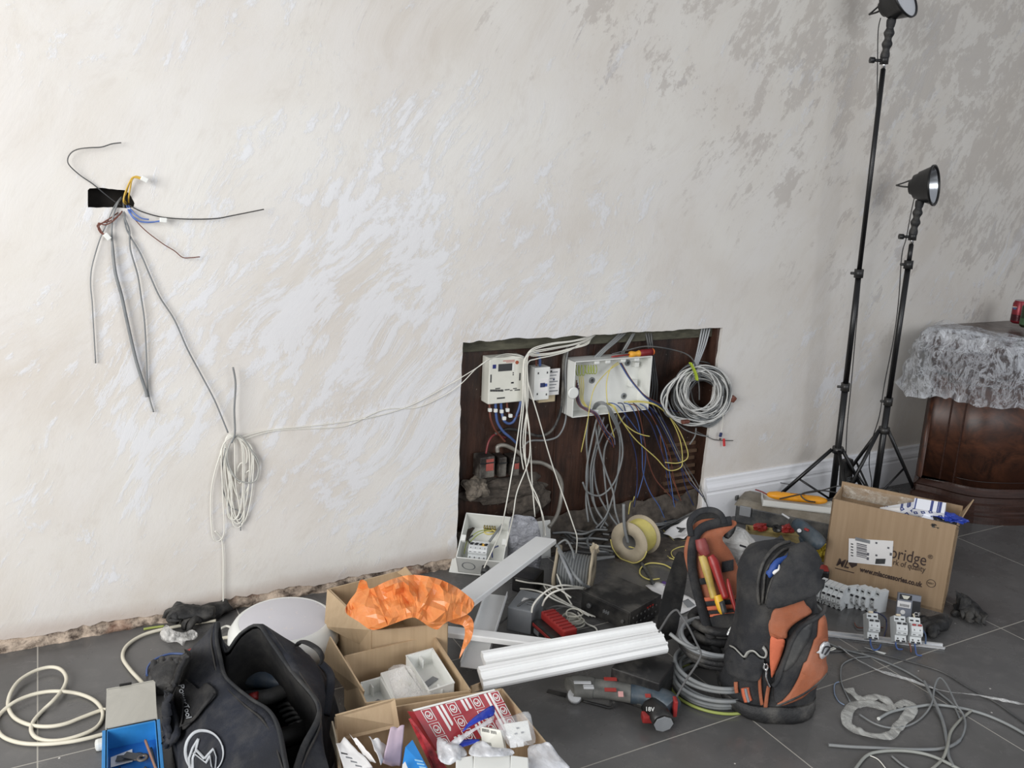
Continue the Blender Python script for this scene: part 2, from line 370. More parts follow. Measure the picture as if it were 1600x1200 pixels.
bundle('blue_wires', 'three blue wires curving right below the small wall hole into a white connector', mat('sky_blue_wire', (92, 118, 180), .4), [[(470, 480, -.02), (490, 530, .01), (530, 575, .015), (600, 588, .02), (690, 583, .025)], [(480, 480, -.02), (510, 525, .012), (560, 562, .02), (610, 572, .02)], [(485, 480, -.02), (500, 540, .014), (550, 582, .02), (620, 590, .02), (690, 578, .025)]], .0022, (700, 575, .025), .1)
bundle('brown_wires', 'brown wires bunched down left of the small wall hole into a white connector', M_brown, [[(455, 490, -.02), (430, 540, .01), (370, 580, .015), (300, 600, .02), (290, 620, .02), (330, 668, .02)], [(460, 500, -.02), (400, 570, .02), (340, 605, .02), (295, 595, .02), (310, 640, .02), (335, 670, .022)], [(450, 500, -.02), (390, 550, .01), (300, 610, .02), (305, 650, .02), (340, 672, .02)]], .0018, (350, 678, .022), .9)
cb(c1, [(470, 500, -.02), (530, 580, .01), (600, 650, .016), (700, 725, .016), (770, 768, .016), (820, 808, .016), (870, 811, .018), (930, 805, .02)], .0015, M_brown, 'single brown wire drooping to the right below the small wall hole', name='wire', cat_='wire')
cb(c1, [(440, 430, -.03), (395, 490, .004), (350, 590, .012), (310, 680, .014), (280, 770, .014), (252, 880, .014), (246, 980, .012), (256, 1090, .012), (262, 1200, .012), (278, 1470, .01)], .0019, M_gcab, 'thin grey cable hanging furthest left from the small wall hole', d0=.01)
g = cb(c1, [(440, 440, -.03), (410, 480, .006), (380, 600, .015), (383, 740, .016), (400, 900, .02), (440, 1050, .02), (470, 1190, .02), (530, 1450, .016), (590, 1640, .014), (598, 1680, .014)], lambda t: .0028 + .0026 * min(1, max(0, (t - .28) * 12)), M_gcab, 'thick grey sheathed cable hanging down from the small wall hole')
cb(c1, [(450, 450, -.03), (460, 560, .01), (488, 640, .014), (495, 760, .014), (540, 920, .014), (565, 1080, .014), (582, 1200, .014), (594, 1400, .012), (605, 1640, .012), (640, 1775, .01)], .0024, M_gcab, 'grey cable hanging straight down between the thick cable and the long slanting one')
cb(c1, [(455, 460, -.03), (462, 600, .008), (495, 680, .012), (560, 790, .012), (620, 930, .012), (680, 1060, .012), (770, 1200, .012), (850, 1380, .014), (930, 1530, .016), (1010, 1680, .02), (1050, 1770, .02), (1105, 1905, .03)], .0024, M_gcab, 'long grey cable slanting from the small wall hole to the hanging white coil')
cb(ID, [(364, 574, .035), (368, 600, .03), (366, 640, .03), (367, 676, .035), (362, 692, .03)], .0032, M_gcab, 'short upright grey cable end standing above the hanging white coil')
# ---------------- hanging coil, its tail and the two lines to the recess ----------------
t = thing('cable_coil', 'bundle of thin white cable hung in long loops on the plastered wall', 'cable', W(368, 684, .01))
b = MB(); r_ = random.Random(3)
for i in range(10):
    lx = r_.uniform(332, 352) if i < 3 else r_.uniform(346, 362); rx = r_.uniform(366, 403); bot = r_.choice([740, 755, 780, 800, 812, 818, 824]) if i != 0 else 845
    if i == 0: lx, rx = 331, 352
    ym = 690 + (bot - 690) * .45
    L = [(366, 682 + r_.uniform(-4, 3), .022), (352, 690, .02), (lx, ym, .014), ((lx + rx) / 2 - 10, bot - 12, .012), ((lx + rx) / 2, bot, .012), ((lx + rx) / 2 + 9, bot - 16, .014), (rx - 4, ym + 10, .018), (rx - 5, 700, .02)]
    b.tube([p - t.location for p in pts(ID, L)], .0021, closed=True, up=(0, 1, 0))
b.build('cable_loops', M_wcab, t, fix=False)
b = MB()
for i in range(2):
    L = [(366, 684, .026), (357, 700, .024), (354 + i * 3, 725, .02), (372, 750, .02), (398, 752, .018), (404, 730 - i * 8, .018), (390, 700, .022), (376, 682, .026)]
    b.tube([p - t.location for p in pts(ID, L)], .0026, closed=True, up=(0, 1, 0))
b.build('grey_strand', mat('pale_grey_cable', (170, 170, 164), .5), t, fix=False)['label'] = 'pale grey strand among white loops'
MB().tube([p - t.location for p in pts(ID, [(352, 700, .02), (346, 750, .012), (358, 790, .012), (374, 800, .012), (376, 829, .012)])], .002).build('cut_end', M_gcab, t, fix=False)
cb(ID, [(336, 830, .02), (346, 842, .012), (349, 870, .012), (349, 920, .012), (349, 965, .02), (351, 982, .03)], .0024, M_wcab, 'white cable dropping from the hanging coil to the floor behind the bags')
cb(ID, [(372, 684, .02), (420, 672, .006), (500, 664, .005), (580, 652, .005), (640, 634, .005), (700, 602, .012), (740, 578, .035), (765, 562, .03), (790, 553, -.02), (816, 556, .0)], .0016, M_wcab, 'upper of two thin white cables strung along the wall to the meter')
cb(ID, [(376, 688, .02), (430, 673, .005), (520, 668, .004), (550, 662, .004), (600, 640, .004), (650, 637, .004), (690, 620, .008), (720, 600, .02), (745, 575, .035), (768, 560, .03), (795, 556, -.02), (818, 560, .0)], .0016, M_wcab, 'lower of two thin white cables strung along the wall to the meter')
# ---------------- things on the recess board ----------------
def wbox(name, label, cat_, tl, br, yf, dep, m, bev=.004, body='casing'):
    a, c = D(*tl, yf), D(*br, yf); t = thing(name, label, cat_, ((a.x + c.x) / 2, yf + dep, c.z))
    w, h = c.x - a.x, a.z - c.z; MB().box((0, -dep / 2, h / 2), (w, dep, h), bev=bev).build(body, m, t); return t
def onf(t, k, x0, y0, x1, y1, yf, m, name, th=.0012, round_=False):
    a, c = D(*k(x0, y0), yf), D(*k(x1, y1), yf); p = (a + c) / 2 - t.location; w, h = abs(c.x - a.x), abs(a.z - c.z)
    b = MB()
    if round_: b.lathe([(w / 2, -th), (w / 2, th)], 20, Matrix.Translation(p) @ Matrix.Rotation(PI / 2, 4, 'X'))
    else: b.box(p, (w, th * 2, h))
    return b.build(name, m, t)
yf = YW + .012
m_ = wbox('electricity_meter', 'white electricity meter with grey display on the left of the recess', 'meter', (765, 560), (816, 627), yf, DEP - .014, M_absy)
onf(m_, c2, 485, 425, 615, 485, yf, M_dgrey, 'display'); onf(m_, c2, 615, 425, 636, 485, yf, M_abs, 'display_edge')
onf(m_, c2, 430, 430, 460, 466, yf, mat('navy_sticker', (36, 46, 110), .5), 'sticker')['label'] = 'square navy sticker'
onf(m_, c2, 648, 390, 678, 425, yf, mat('rust_sticker', (158, 78, 52), .5), 'seal', round_=True)['label'] = 'round rust coloured seal'
M_pred = mat('pale_red_print', (190, 140, 130), .5); onf(m_, c2, 530, 389, 640, 391, yf, M_pred, 'printed_line'); onf(m_, c2, 560, 401, 640, 403, yf, M_pred, 'printed_line')
for x, y0, y1 in ((412, 515, 600), (690, 500, 580)): onf(m_, c2, x - 4, y0 + 10, x + 4, y1, yf, M_dgrey, 'clip_slot')
for y in (508, 526): onf(m_, c2, 621, y - 5, 631, y + 5, yf, M_ink, 'indicator', round_=True)
onf(m_, c2, 606, 597, 630, 609, yf, M_ink, 'port')
for i in range(16): onf(m_, c2, 406 + i * 8, 668, 410 + i * 8, 688, yf, M_ink, 'barcode')
for x0, x1, y in ((455, 500, 658), (545, 590, 670), (595, 618, 676), (640, 690, 672), (625, 660, 658), (470, 545, 750)): onf(m_, c2, x0, y - 3, x1, y + 3, yf, M_dgrey, 'printed_line')
# meter tails
T = 'thick %s meter tail, %s'
cb(c2, [(398, 785, -.03), (402, 870, -.03), (410, 950, -.03), (450, 1050, -.04), (500, 1110, -.05), (550, 1170, -.055)], .0045, M_brown, T % ('brown', 'leftmost of the four'))
cb(c2, [(457, 785, -.03), (460, 870, -.03), (475, 980, -.03), (530, 1070, -.03), (600, 1130, -.03), (660, 1185, -.04)], .0055, M_blue, T % ('blue', 'running down and right behind the white cables'))
cb(c2, [(508, 780, -.03), (515, 870, -.03), (535, 960, -.02), (580, 995, -.02), (630, 975, -.02), (665, 900, -.02), (695, 800, -.02), (720, 600, -.03), (740, 420, -.02), (755, 350, -.01), (800, 315, 0), (850, 310, 0), (880, 350, -.01), (885, 440, -.03)], .0055, M_blue, T % ('blue', 'looping back up and over into the small switch'))
cb(c2, [(565, 780, -.03), (573, 860, -.03), (600, 915, -.02), (640, 930, -.02), (685, 915, -.025), (705, 850, -.035), (730, 500, -.045), (770, 370, -.035), (820, 335, -.03), (845, 370, -.03), (850, 440, -.035)], .004, M_brown, T % ('brown', 'looping back up into the small switch'))
for x, y, d in ((403, 865, -.022), (457, 870, -.02), (515, 878, -.02), (572, 865, -.021), (540, 945, -.012), (600, 920, -.012)):
    p = D(*c2(x, y), YW - d - .002); o = MB().box((0, 0, 0), (.0135, .013, .014), bev=.003).build('cable_tag', M_abs); o.location = p; tag(o, 'tiny white numbered sleeve on ' + ['the leftmost brown meter tail', 'the blue meter tail second from left', 'the blue looping tail just under the meter', 'the right brown tail just under the meter', 'the low bend of the blue looping tail', 'the low bend of the right brown tail'][[403, 457, 515, 572, 540, 600].index(x)], 'tag', 'white sleeves on the meter tails')
s_ = wbox('isolator_switch', 'small white isolator switch to the right of the meter', 'switch', (836, 575), (857.5, 624), yf + .004, DEP - .018, M_abs)
onf(s_, c2, 880, 570, 960, 680, yf + .004, M_paper, 'label'); onf(s_, c2, 886, 606, 926, 642, yf + .004, M_dblue, 'toggle', .004); onf(s_, c2, 922, 612, 948, 636, yf + .004, mat('switch_blue', (60, 80, 150), .4), 'toggle', .004)
onf(s_, c2, 888, 578, 910, 588, yf + .004, M_ink, 'printed_line')
for x, y in ((868, 512), (858, 712), (945, 715), (955, 505)): onf(s_, c2, x - 5, y - 9, x + 5, y + 9, yf + .004, M_dgrey, 'screw')
c_ = wbox('label_card', 'white card with ruled lines mounted beside the small switch', 'card', c2(965, 474), c2(1064, 716), YW + DEP - .03, .006, M_paper, .0005, 'card')
for i in range(7): onf(c_, c2, 975, 500 + i * 30, 1055 - (i % 3) * 14, 503 + i * 30, YW + DEP - .03, M_grey, 'ruled_line', .0006)
onf(c_, c2, 985, 486, 1000, 500, YW + DEP - .03, M_ink, 'printed_mark', .0007); onf(c_, c2, 1010, 566, 1024, 580, YW + DEP - .03, M_dblue, 'printed_mark', .0007)
o = wbox('wooden_block', 'pale wooden block behind and under the small switch', 'block', c2(876, 716), c2(1027, 782), YW + DEP - .02, .02, mat('pale_wood', (196, 180, 148), .7, var=.08), .001, 'block')
# big open white back box
yb2 = YW - .012; a, c = D(899, 565, yb2), D(1013, 640, yb2); dep = .084; w, h = c.x - a.x, a.z - c.z
t = thing('back_box', 'large open white plastic back box, its front missing, full of wires', 'box', ((a.x + c.x) / 2, yb2 + dep, c.z)); BB = t
b = MB(); th = .004
b.box((0, -.003, h / 2), (w, .006, h), bev=.002); b.build('back_panel', M_abs, t)
for nm, cc, dd in (('side_wall', (-w / 2 + th / 2, -dep / 2, h / 2), (th, dep, h)), ('side_wall', (w / 2 - th / 2, -dep / 2, h / 2), (th, dep, h)), ('top_wall', (0, -dep / 2, h - th / 2), (w, dep, th)), ('bottom_wall', (0, -dep / 2, th / 2), (w, dep, th))):
    MB().box(cc, dd, bev=.0015).build(nm, M_abs, t)
for fx in (.28, .42, .62, .8): MB().box((w * (fx - .5), -dep + .006, h - .012), (.022, .008, .012), bev=.002).build('clip', M_abs, t)
for fx in (.3, .75): MB().box((w * (fx - .5), -dep + .012, .012), (.035, .012, .016), bev=.003).build('clip', M_abs, t)
MB().lathe([(.024, 0), (.024, .006), (.02, .008)], 24, Matrix.Translation((-w / 2 - .002, -dep + .002, h * .45)) @ Matrix.Rotation(PI / 2, 4, 'X')).build('fixing_lug', M_abs, t)
for fx, fz in ((.36, .55), (.82, .82), (.8, .2)):
    b = MB(); Mx = Matrix.Translation((w * (fx - .5), -.006, h * fz)) @ Matrix.Rotation(PI / 2, 4, 'X'); b.lathe([(.013, 0), (.013, .004), (.007, .004)], 20, Mx, cap1=False); b.build('screw_boss', M_grey, t)
    MB().lathe([(.007, 0), (.007, .003)], 14, Mx).build('screw', M_dgrey, t)
for fx, fz, s in ((.88, .45, .03), (.9, .8, .02)): MB().box((w * (fx - .5), -.02, h * fz), (s, .03, s), bev=.003).build('stand_off', M_abs, t)
# coiled earth sleeves in the box's top left
b = MB()
for i, x in enumerate((215, 235, 258, 290, 310, 330, 350)):
    L = [(x - 12, 352, -.02), (x - 16, 390, -.012), (x - 8, 430 - (i > 2) * 12, -.012), (x + 8, 425 - (i > 2) * 12, -.012), (x + 12, 380, -.012), (x + 6, 352, -.02)]
    b.tube([p - W(900, 590) for p in pts(c3, L)], .0022)
o = b.build('earth_wires', M_gry, fix=False); o.location = W(900, 590); tag(o, 'row of small green and yellow earth loops at the back box top left', 'wires')
G = 'green and yellow earth wires inside the white back box'
for i in range(3):
    cb(c3, [(225 + i * 14, 440, -.02), (232 + i * 14, 520, -.03), (235 + i * 10, 620, -.03), (275 + i * 8, 680, -.02), (310, 690 - i * 4, 0)], .0022, M_yel, 'yellow earth wire down the left inside of the back box, ' + ['nearest the side', 'middle of three', 'furthest from the side'][i], name='wire', cat_='wire', group='earth wires inside the back box')
for i in range(4):
    cb(c3, [(205 + i * 6, 470 + i * 20, -.035), (200 + i * 7, 600, -.03), (225 + i * 8, 670, -.02), (290 + i * 4, 712 - i * 6, .012), (340 + i * 10, 735, .02), (390 + i * 16, 830 + i * 10, .0), (440 + i * 18, 920, -.02), (480 + i * 8, 975 + (i % 3) * 12, -.03)], .0022, [M_brown, M_dblue, M_brown, mat('lilac_grey_wire', (120, 118, 140), .5)][i], ['brown', 'navy', 'reddish brown', 'lilac grey'][i] + ' wire leaving the back box lower left corner, ending in mid air', name='wire', cat_='wire')
cb(c3, [(540, 340, -.02), (450, 400, -.02), (350, 520, .0), (310, 660, .02), (290, 790, .02), (240, 1032, .01)], .002, M_yel, 'yellow wire hanging lowest left across the front of the back box', name='wire', cat_='wire')
cb(c3, [(530, 330, -.02), (470, 380, -.02), (440, 480, -.015), (440, 600, .0), (455, 700, .015), (465, 790, .0), (500, 920, -.02)], .0022, M_yel, 'yellow wire down the middle of the back box, ending below it', name='wire', cat_='wire')
for i in range(3):
    cb(c3, [(540 + i * 8, 335, -.03), (610 + i * 6, 450, -.01), (690 + i * 5, 550, .016), (760, 620 - i * 8, .02), (850 + i * 5, 665 - i * 5, .0), (950, 705, -.02), (1030, 730, -.02), (1080 + i * 25, 775 + i * 6, -.02)], .0022, [M_blue, M_dblue, M_brown][i], ['blue', 'navy', 'brown'][i] + ' wire slanting across the back box from top centre out to the right', name='wire', cat_='wire')
def arc_down(x0, col, label, path, r=.0024):
    cb(c8, path, r, col, label, name='wire', cat_='wire')
arc_down(0, M_yel, 'long yellow wire looping from the back box down and back up at the right', [(790, 418, -.03), (830, 440, .014), (880, 520, .0), (940, 600, -.02), (1040, 690, -.02), (1100, 750, -.01), (1160, 740, -.01), (1172, 700, -.01), (1160, 600, -.01), (1110, 490, 0), (1040, 425, .016), (960, 405, .01), (880, 410, -.03)])
arc_down(0, M_yel, 'yellow wire curving furthest right below the back box', [(900, 412, -.03), (985, 412, .016), (1060, 440, .01), (1140, 525, 0), (1190, 630, 0), (1197, 690, 0), (1150, 715, -.01), (1085, 712, -.02)])
arc_down(0, M_yel, 'short yellow wire ending level to the right under the back box', [(780, 415, -.03), (830, 430, .014), (865, 500, 0), (920, 550, 0), (965, 572, 0), (1008, 582, 0)])
blues = [([(980, 420, -.02), (1015, 440, .016), (1080, 510, -.01), (1130, 620, -.02), (1165, 740, -.04), (1190, 840, -.04), (1245, 965, -.03)], M_dblue, 'dark blue wire falling furthest right from the back box'),
 ([(960, 420, -.02), (990, 440, .016), (1040, 520, -.01), (1085, 640, -.02), (1110, 780, -.04), (1130, 920, -.03), (1148, 975, -.02)], M_blue, 'blue wire falling from the right end of the back box, second from the right'),
 ([(925, 415, -.02), (955, 440, .016), (1010, 510, -.01), (1050, 610, -.02), (1085, 720, -.03), (1110, 860, -.04), (1150, 905, -.03)], M_dblue, 'dark blue wire falling from the right end of the back box, curving most steeply'),
 ([(880, 415, -.02), (915, 432, .016), (950, 510, -.01), (970, 640, -.03), (975, 760, -.04), (1010, 860, -.04), (1055, 930, -.03), (1090, 1010, -.01)], M_blue, 'blue wire falling from the middle of the back box to the yellow cable reel'),
 ([(850, 415, -.02), (880, 430, .016), (900, 540, -.02), (940, 680, -.04), (945, 820, -.05), (930, 935, -.04)], M_dblue, 'dark blue wire hanging limply below the middle of the back box'),
 ([(800, 415, -.02), (850, 430, .016), (930, 530, -.02), (985, 620, -.04), (980, 760, -.05), (945, 890, -.05)], M_blue, 'blue wire hanging behind the others below the middle of the back box')]
for L, m, lb in blues: arc_down(0, m, lb, L)
arc_down(0, M_brown, 'brown wire falling from the back box across the lower board', [(900, 420, -.02), (945, 440, .016), (975, 560, -.02), (1000, 700, -.04), (1040, 800, -.05), (1120, 890, -.04), (1190, 985, -.02)])
arc_down(0, M_brown, 'brown wire falling steeply beside the blue wires at the right', [(960, 420, -.02), (1000, 450, .01), (1060, 560, -.02), (1110, 680, -.03), (1130, 800, -.05), (1185, 960, -.03)])
arc_down(0, mat('orange_brown_wire', (150, 96, 70), .5), 'orange brown wire trailing down to the lath patch on the board', [(1060, 560, -.03), (1075, 680, -.04), (1140, 840, -.05), (1170, 930, -.04)], .0018)
for i in range(3):
    arc_down(0, [M_dblue, M_gcab, M_dgcab][i], ['navy', 'light grey', 'dark grey'][i] + ' wire straggling from the right cable bundle to the skirting', [(1000 + 20 * i, 420, -.02), (1085 + 10 * i, 560, -.02), (1150 + 12 * i, 700, -.02), (1200 + 18 * i, 800, -.01), (1245 + 15 * i, 850 + 12 * i, .03), (1275 + 12 * i, 885 + 25 * i, .035)], .0022)
# arch of grey cables peeping over the box's lower edge
for i in range(3):
    cb(c3, [(330 + i * 8, 700, -.03), (350 + i * 10, 655 + i * 8, -.01), (400, 640 + i * 8, .012), (440 + i * 5, 665 + i * 4, .018), (470 + i * 12, 740, .014), (520 + i * 10, 850, -.01), (545 + i * 6, 950, -.03)], .0035, M_gcab, 'grey cable arching out over the bottom edge of the back box', group='grey cables arching over the back box edge')['label'] = 'grey cable arching over the bottom edge of the back box, %s of three' % ['lowest and leftmost', 'middle', 'topmost and rightmost'][i]
# grey loops below the box
loops = [[(745, 490, -.03), (715, 620, -.03), (692, 760, -.03), (700, 900, -.02), (735, 1010, 0), (790, 1040, .02)],
 [(780, 485, -.03), (735, 640, -.04), (712, 760, -.04), (722, 900, -.03), (780, 1005, 0)],
 [(820, 470, -.03), (860, 560, -.01), (872, 680, 0), (832, 810, 0), (765, 876, 0), (700, 862, 0), (674, 812, .01)],
 [(840, 470, -.03), (860, 620, -.02), (850, 760, -.02), (825, 880, 0), (790, 980, .01), (740, 1040, .02)],
 [(735, 520, -.04), (755, 640, -.02), (790, 760, -.01), (825, 860, .01), (838, 960, .05), (882, 1090, .16)],
 [(700, 490, -.04), (692, 600, -.05), (700, 760, -.05), (690, 900, -.03), (702, 1010, 0)],
 [(890, 470, -.04), (800, 600, -.05), (778, 700, -.05), (790, 860, -.03), (800, 960, 0), (760, 1045, .02)],
 [(760, 500, -.04), (730, 700, -.05), (745, 850, -.04), (800, 960, -.01), (850, 1030, .02)],
 [(800, 520, -.05), (745, 640, -.05), (722, 780, -.04), (735, 930, -.02), (800, 1030, .02)]]
ln = ['the left inner strand dropping to the cement ledge', 'second strand from the left, ending on the ledge', 'hooked back up with its cut end showing', 'crossing the others from right to left low down', 'running on into the yellow reel hub', 'the outermost strand on the left', 'coming in from the far right and ending lowest', 'slanting right towards the yellow reel at its foot', 'kinked strand starting in the middle of the bunch']
for L, q in zip(loops, ln): cb(c8, L, .0042, M_gcab, 'grey cable below the back box, ' + q, group='grey cables looping below the back box')
# cables coming in under the lintel
for i in range(6):
    L = [(770 - i * 12, 58 + i * 4, -.05), (700, 84 + i * 7, -.03 + .006 * (i % 3)), (620, 104 + i * 9 - (i % 2) * 5, -.01), (520, 116 + i * 12 - (i % 2) * 6, .004 * (i % 3)), (430, 140 + i * 8, .01), (392 + i * 2, 178, .014 + .004 * (i % 3)), (376 + i * 4, 230, .012 + .004 * (i % 2))]
    low = [[(372, 400, .014), (352, 560, .02), (320, 760, .04), (288, 940, .09), (262, 1060, .2), (222, 1150, .27), (180, 1240, .31)],
           [(380, 400, .014), (362, 600, .02), (368, 690, .02), (378, 748, .02)],
           [(388, 400, .014), (408, 560, .02), (404, 700, .03), (345, 860, .06), (325, 980, .12), (290, 1130, .26)],
           [(392, 420, .014), (412, 620, .02), (420, 800, .03), (435, 985, .07)],
           [(396, 420, .012), (385, 640, .02), (400, 780, .03), (452, 900, .06), (475, 1010, .1), (478, 1120, .16)],
           [(400, 400, .01), (375, 620, .018), (415, 830, .03), (470, 960, .08), (488, 1080, .16)]][i]
    cb(c8, L + low, .0025, M_wcab, ['white cable passing the meter to the open fuse box, leftmost of its bunch', 'white cable hanging past the meter, cut off above the three old fuses', 'white cable crossing to the left and ending in the open fuse box lid side', 'white cable dropping straight behind the open fuse box', 'white cable bowing right as it drops to the trunking', 'white cable twisted against the one bowing right'][i])
cb(c8, [(660, 120, -.02), (600, 155, 0), (520, 178, .008), (440, 195, .01), (400, 215, .014), (398, 300, .012), (450, 480, .012), (520, 720, .02), (590, 920, .06), (628, 1030, .14), (645, 1090, .2), (640, 1170, .25)], .0026, M_wcab, 'white cable slanting far right from the meter down to the cable heap')
def many(k, paths, r, m, label, group):
    od = {2: ['left', 'right'], 3: ['leftmost', 'middle', 'rightmost'], 4: ['leftmost', 'second from left', 'third from left', 'rightmost']}[len(paths)]
    for L, q in zip(paths, od): cb(k, L, r, m, label + ', ' + q, group=group)
many(c8, [[(870 + i * 14, 55, -.06), (820 + i * 12, 105, -.04), (770 + i * 10, 150, -.03), (730 + i * 10, 190, -.04)] for i in range(3)], .0045, M_gcab, 'grey cable from the lintel to the back box left end', 'grey cables behind the back box left end')
many(c8, [[(930 + i * 8, 55, -.06), (900 + i * 8, 110, -.04), (868 + i * 9, 165, -.05)] for i in range(2)], .0045, M_gcab, 'grey cable from the lintel to the screwdriver tip', 'grey cables behind the screwdriver')
many(c8, [[(985 + i * 14, 50, -.06), (1000 + i * 10, 120, -.04), (1015 + i * 10, 240, -.05), (1022 + i * 12, 330, -.05), (1005 + i * 18, 420, -.05)] for i in range(3)], .0045, M_dgcab, 'dark grey cable behind the right end of the back box', 'dark cables behind the back box right end')
many(c8, [[(1270 + i * 13, 40, -.05), (1255 + i * 11, 120, -.04), (1238 + i * 7, 195, -.02), (1225 + i * 5, 240, 0)] for i in range(4)], .0042, mat('pale_grey_sheath', (165, 168, 170), .5), 'pale grey cable from tied coil to lintel', 'pale cables above the tied coil')
cb(c8, [(820, 170, -.01), (900, 150, 0), (985, 132, 0), (1080, 140, 0), (1180, 165, .01), (1225, 200, .02), (1240, 250, .03), (1255, 330, .03), (1256, 400, .03)], .003, M_dgcab, 'dark cable arching over the screwdriver and down into the tied coil')
cb(c8, [(600, 130, -.05), (578, 200, -.045), (575, 330, -.04), (562, 460, -.04), (520, 550, -.04), (460, 580, -.04), (380, 560, -.04), (300, 545, -.045), (235, 570, -.05)], .006, mat('dusty_black_sheath', (40, 40, 40), .6, dust=.6), 'thick dusty black cable bending left below the small switch')
cb(c8, [(600, 150, -.045), (586, 260, -.04), (592, 470, -.035), (560, 570, -.035), (500, 600, -.04), (410, 605, -.04), (372, 640, -.045)], .004, M_gcab, 'thin grey cable following the thick black one round below the switch')
cb(c8, [(190, 668, -.03), (205, 605, -.035), (238, 572, -.05), (290, 590, -.06)], .004, mat('maroon_cable', (120, 50, 52), .45), 'maroon cable rising from the leftmost old fuse')
cb(c8, [(248, 660, -.03), (250, 632, -.03), (290, 628, -.03), (350, 660, -.03), (400, 705, -.03), (470, 715, -.03), (530, 750, -.02), (566, 810, -.02), (565, 890, -.01), (545, 975, .03), (505, 1035, .06)], .0085, mat('old_lead_sheath', (140, 136, 128), .45, metal=.3, var=.1, dust=.4), 'stout pale lead sheathed supply cable curving down the board')
# the three old fuse carriers and the broken mortar under them
M_old = mat('grimy_bakelite', (44, 38, 34), .55, var=.3, bump=.4, dust=.5)
for i, (x0, x1, fc) in enumerate(((140, 232, M_red), (236, 292, M_old), (296, 356, M_red))):
    a, c = D(*c8(x0 + 22, 690), YW + .0), D(*c8(x1, 786 - i * 4), YW + .0); w, h = c.x - a.x, a.z - c.z
    t = thing('old_fuse_carrier', ['grimy square fuse carrier with a red face, left of three', 'grimy fuse carrier, middle of three below the meter', 'grimy fuse carrier with a red round mark, right of three'][i], 'fuse', ((a.x + c.x) / 2, YW + .066, c.z))
    MB().box((0, -.033, h / 2), (w, .066, h), bev=.004).jitter(.0015, 30).build('casing', M_old, t)
    MB().box((0, -.066, h * .72), (w * .96, .006, .006), bev=.001).build('seam', M_black, t)
    if i != 1: MB().box((w * .15, -.067, h * (.62 if i == 0 else .55)), (w * .5, .003, h * (.55 if i == 0 else .35)), bev=.001).jitter(.001, 60).build('red_face', mat('faded_red_enamel', (150, 74, 66), .6, var=.2), t)
def lump(name, c, s, m, label, cat_, seed, kind=None, sub=4, amp=.5, group=None, rz=0):
    b = MB(); bmesh.ops.create_icosphere(b.b, subdivisions=sub, radius=1)
    for v in b.b.verts:
        q = noise.noise(v.co * 1.4 + V((seed, 0, 0))) * amp + noise.noise(v.co * 4 + V((0, seed, 0))) * amp * .4 + noise.noise(v.co * 9 + V((0, 0, seed))) * amp * .15
        v.co = v.co * (1 + q); v.co = V((v.co.x * s[0], v.co.y * s[1], v.co.z * s[2]))
    o = b.build(name, m); o.location = c; o.rotation_euler.z = rz; return tag(o, label, cat_, group, kind)
M_mort = mat('pale_mortar', (104, 96, 86), .95, var=.3, vs=20, bump=.9, bs=60)
lump('mortar_lump', D(*c8(138, 838), YW + .04), (.05, .035, .045), M_mort, 'pale broken mortar lump stuck below the leftmost old fuse', 'rubble', 3)
lump('cement_mass', D(*c8(300, 835), YW + .075), (.17, .035, .05), M_dirt, 'dark crumbling cement ledge under the three old fuses', 'rubble', 5)
lump('cement_mass', D(*c8(390, 900), YW + .075), (.09, .03, .07), M_dirt, 'dark broken cement falling away behind the open fuse box', 'rubble', 8)
# screwdriver on the back box
a, c = D(*c3(478, 266), YW - .002), D(*c3(806, 256), YW - .002); zt = BB.location.z + (D(899, 565, yb2).z - D(1013, 640, yb2).z)
a.z = zt + .006; c.z = zt + .0155; ax = (c - a)
t = thing('screwdriver', 'red and yellow insulated screwdriver lying on top of the back box', 'screwdriver', a); L_ = ax.length; Mx = ax.to_track_quat('Z', 'X').to_matrix().to_4x4()
MB().lathe([(.002, 0), (.0035, .01), (.0035, L_ * .42)], 12, Mx).build('shaft', M_red, t)
MB().lathe([(.006, L_ * .41), (.0125, L_ * .43), (.014, L_ * .47), (.010, L_ * .55), (.010, L_ * .6), (.014, L_ * .64), (.012, L_ * .66)], 16, Mx).build('collar', mat('yellow_rubber', (222, 160, 52), .45), t)
MB().lathe([(.0125, L_ * .655), (.015, L_ * .72), (.014, L_ * .85), (.0155, L_ * .95)], 16, Mx).build('handle', mat('dark_red_rubber', (120, 24, 28), .5), t)
MB().lathe([(.0155, L_ * .95), (.013, L_ * .985), (.004, L_)], 16, Mx).build('end_cap', mat('orange_cap', (214, 110, 36), .5), t)
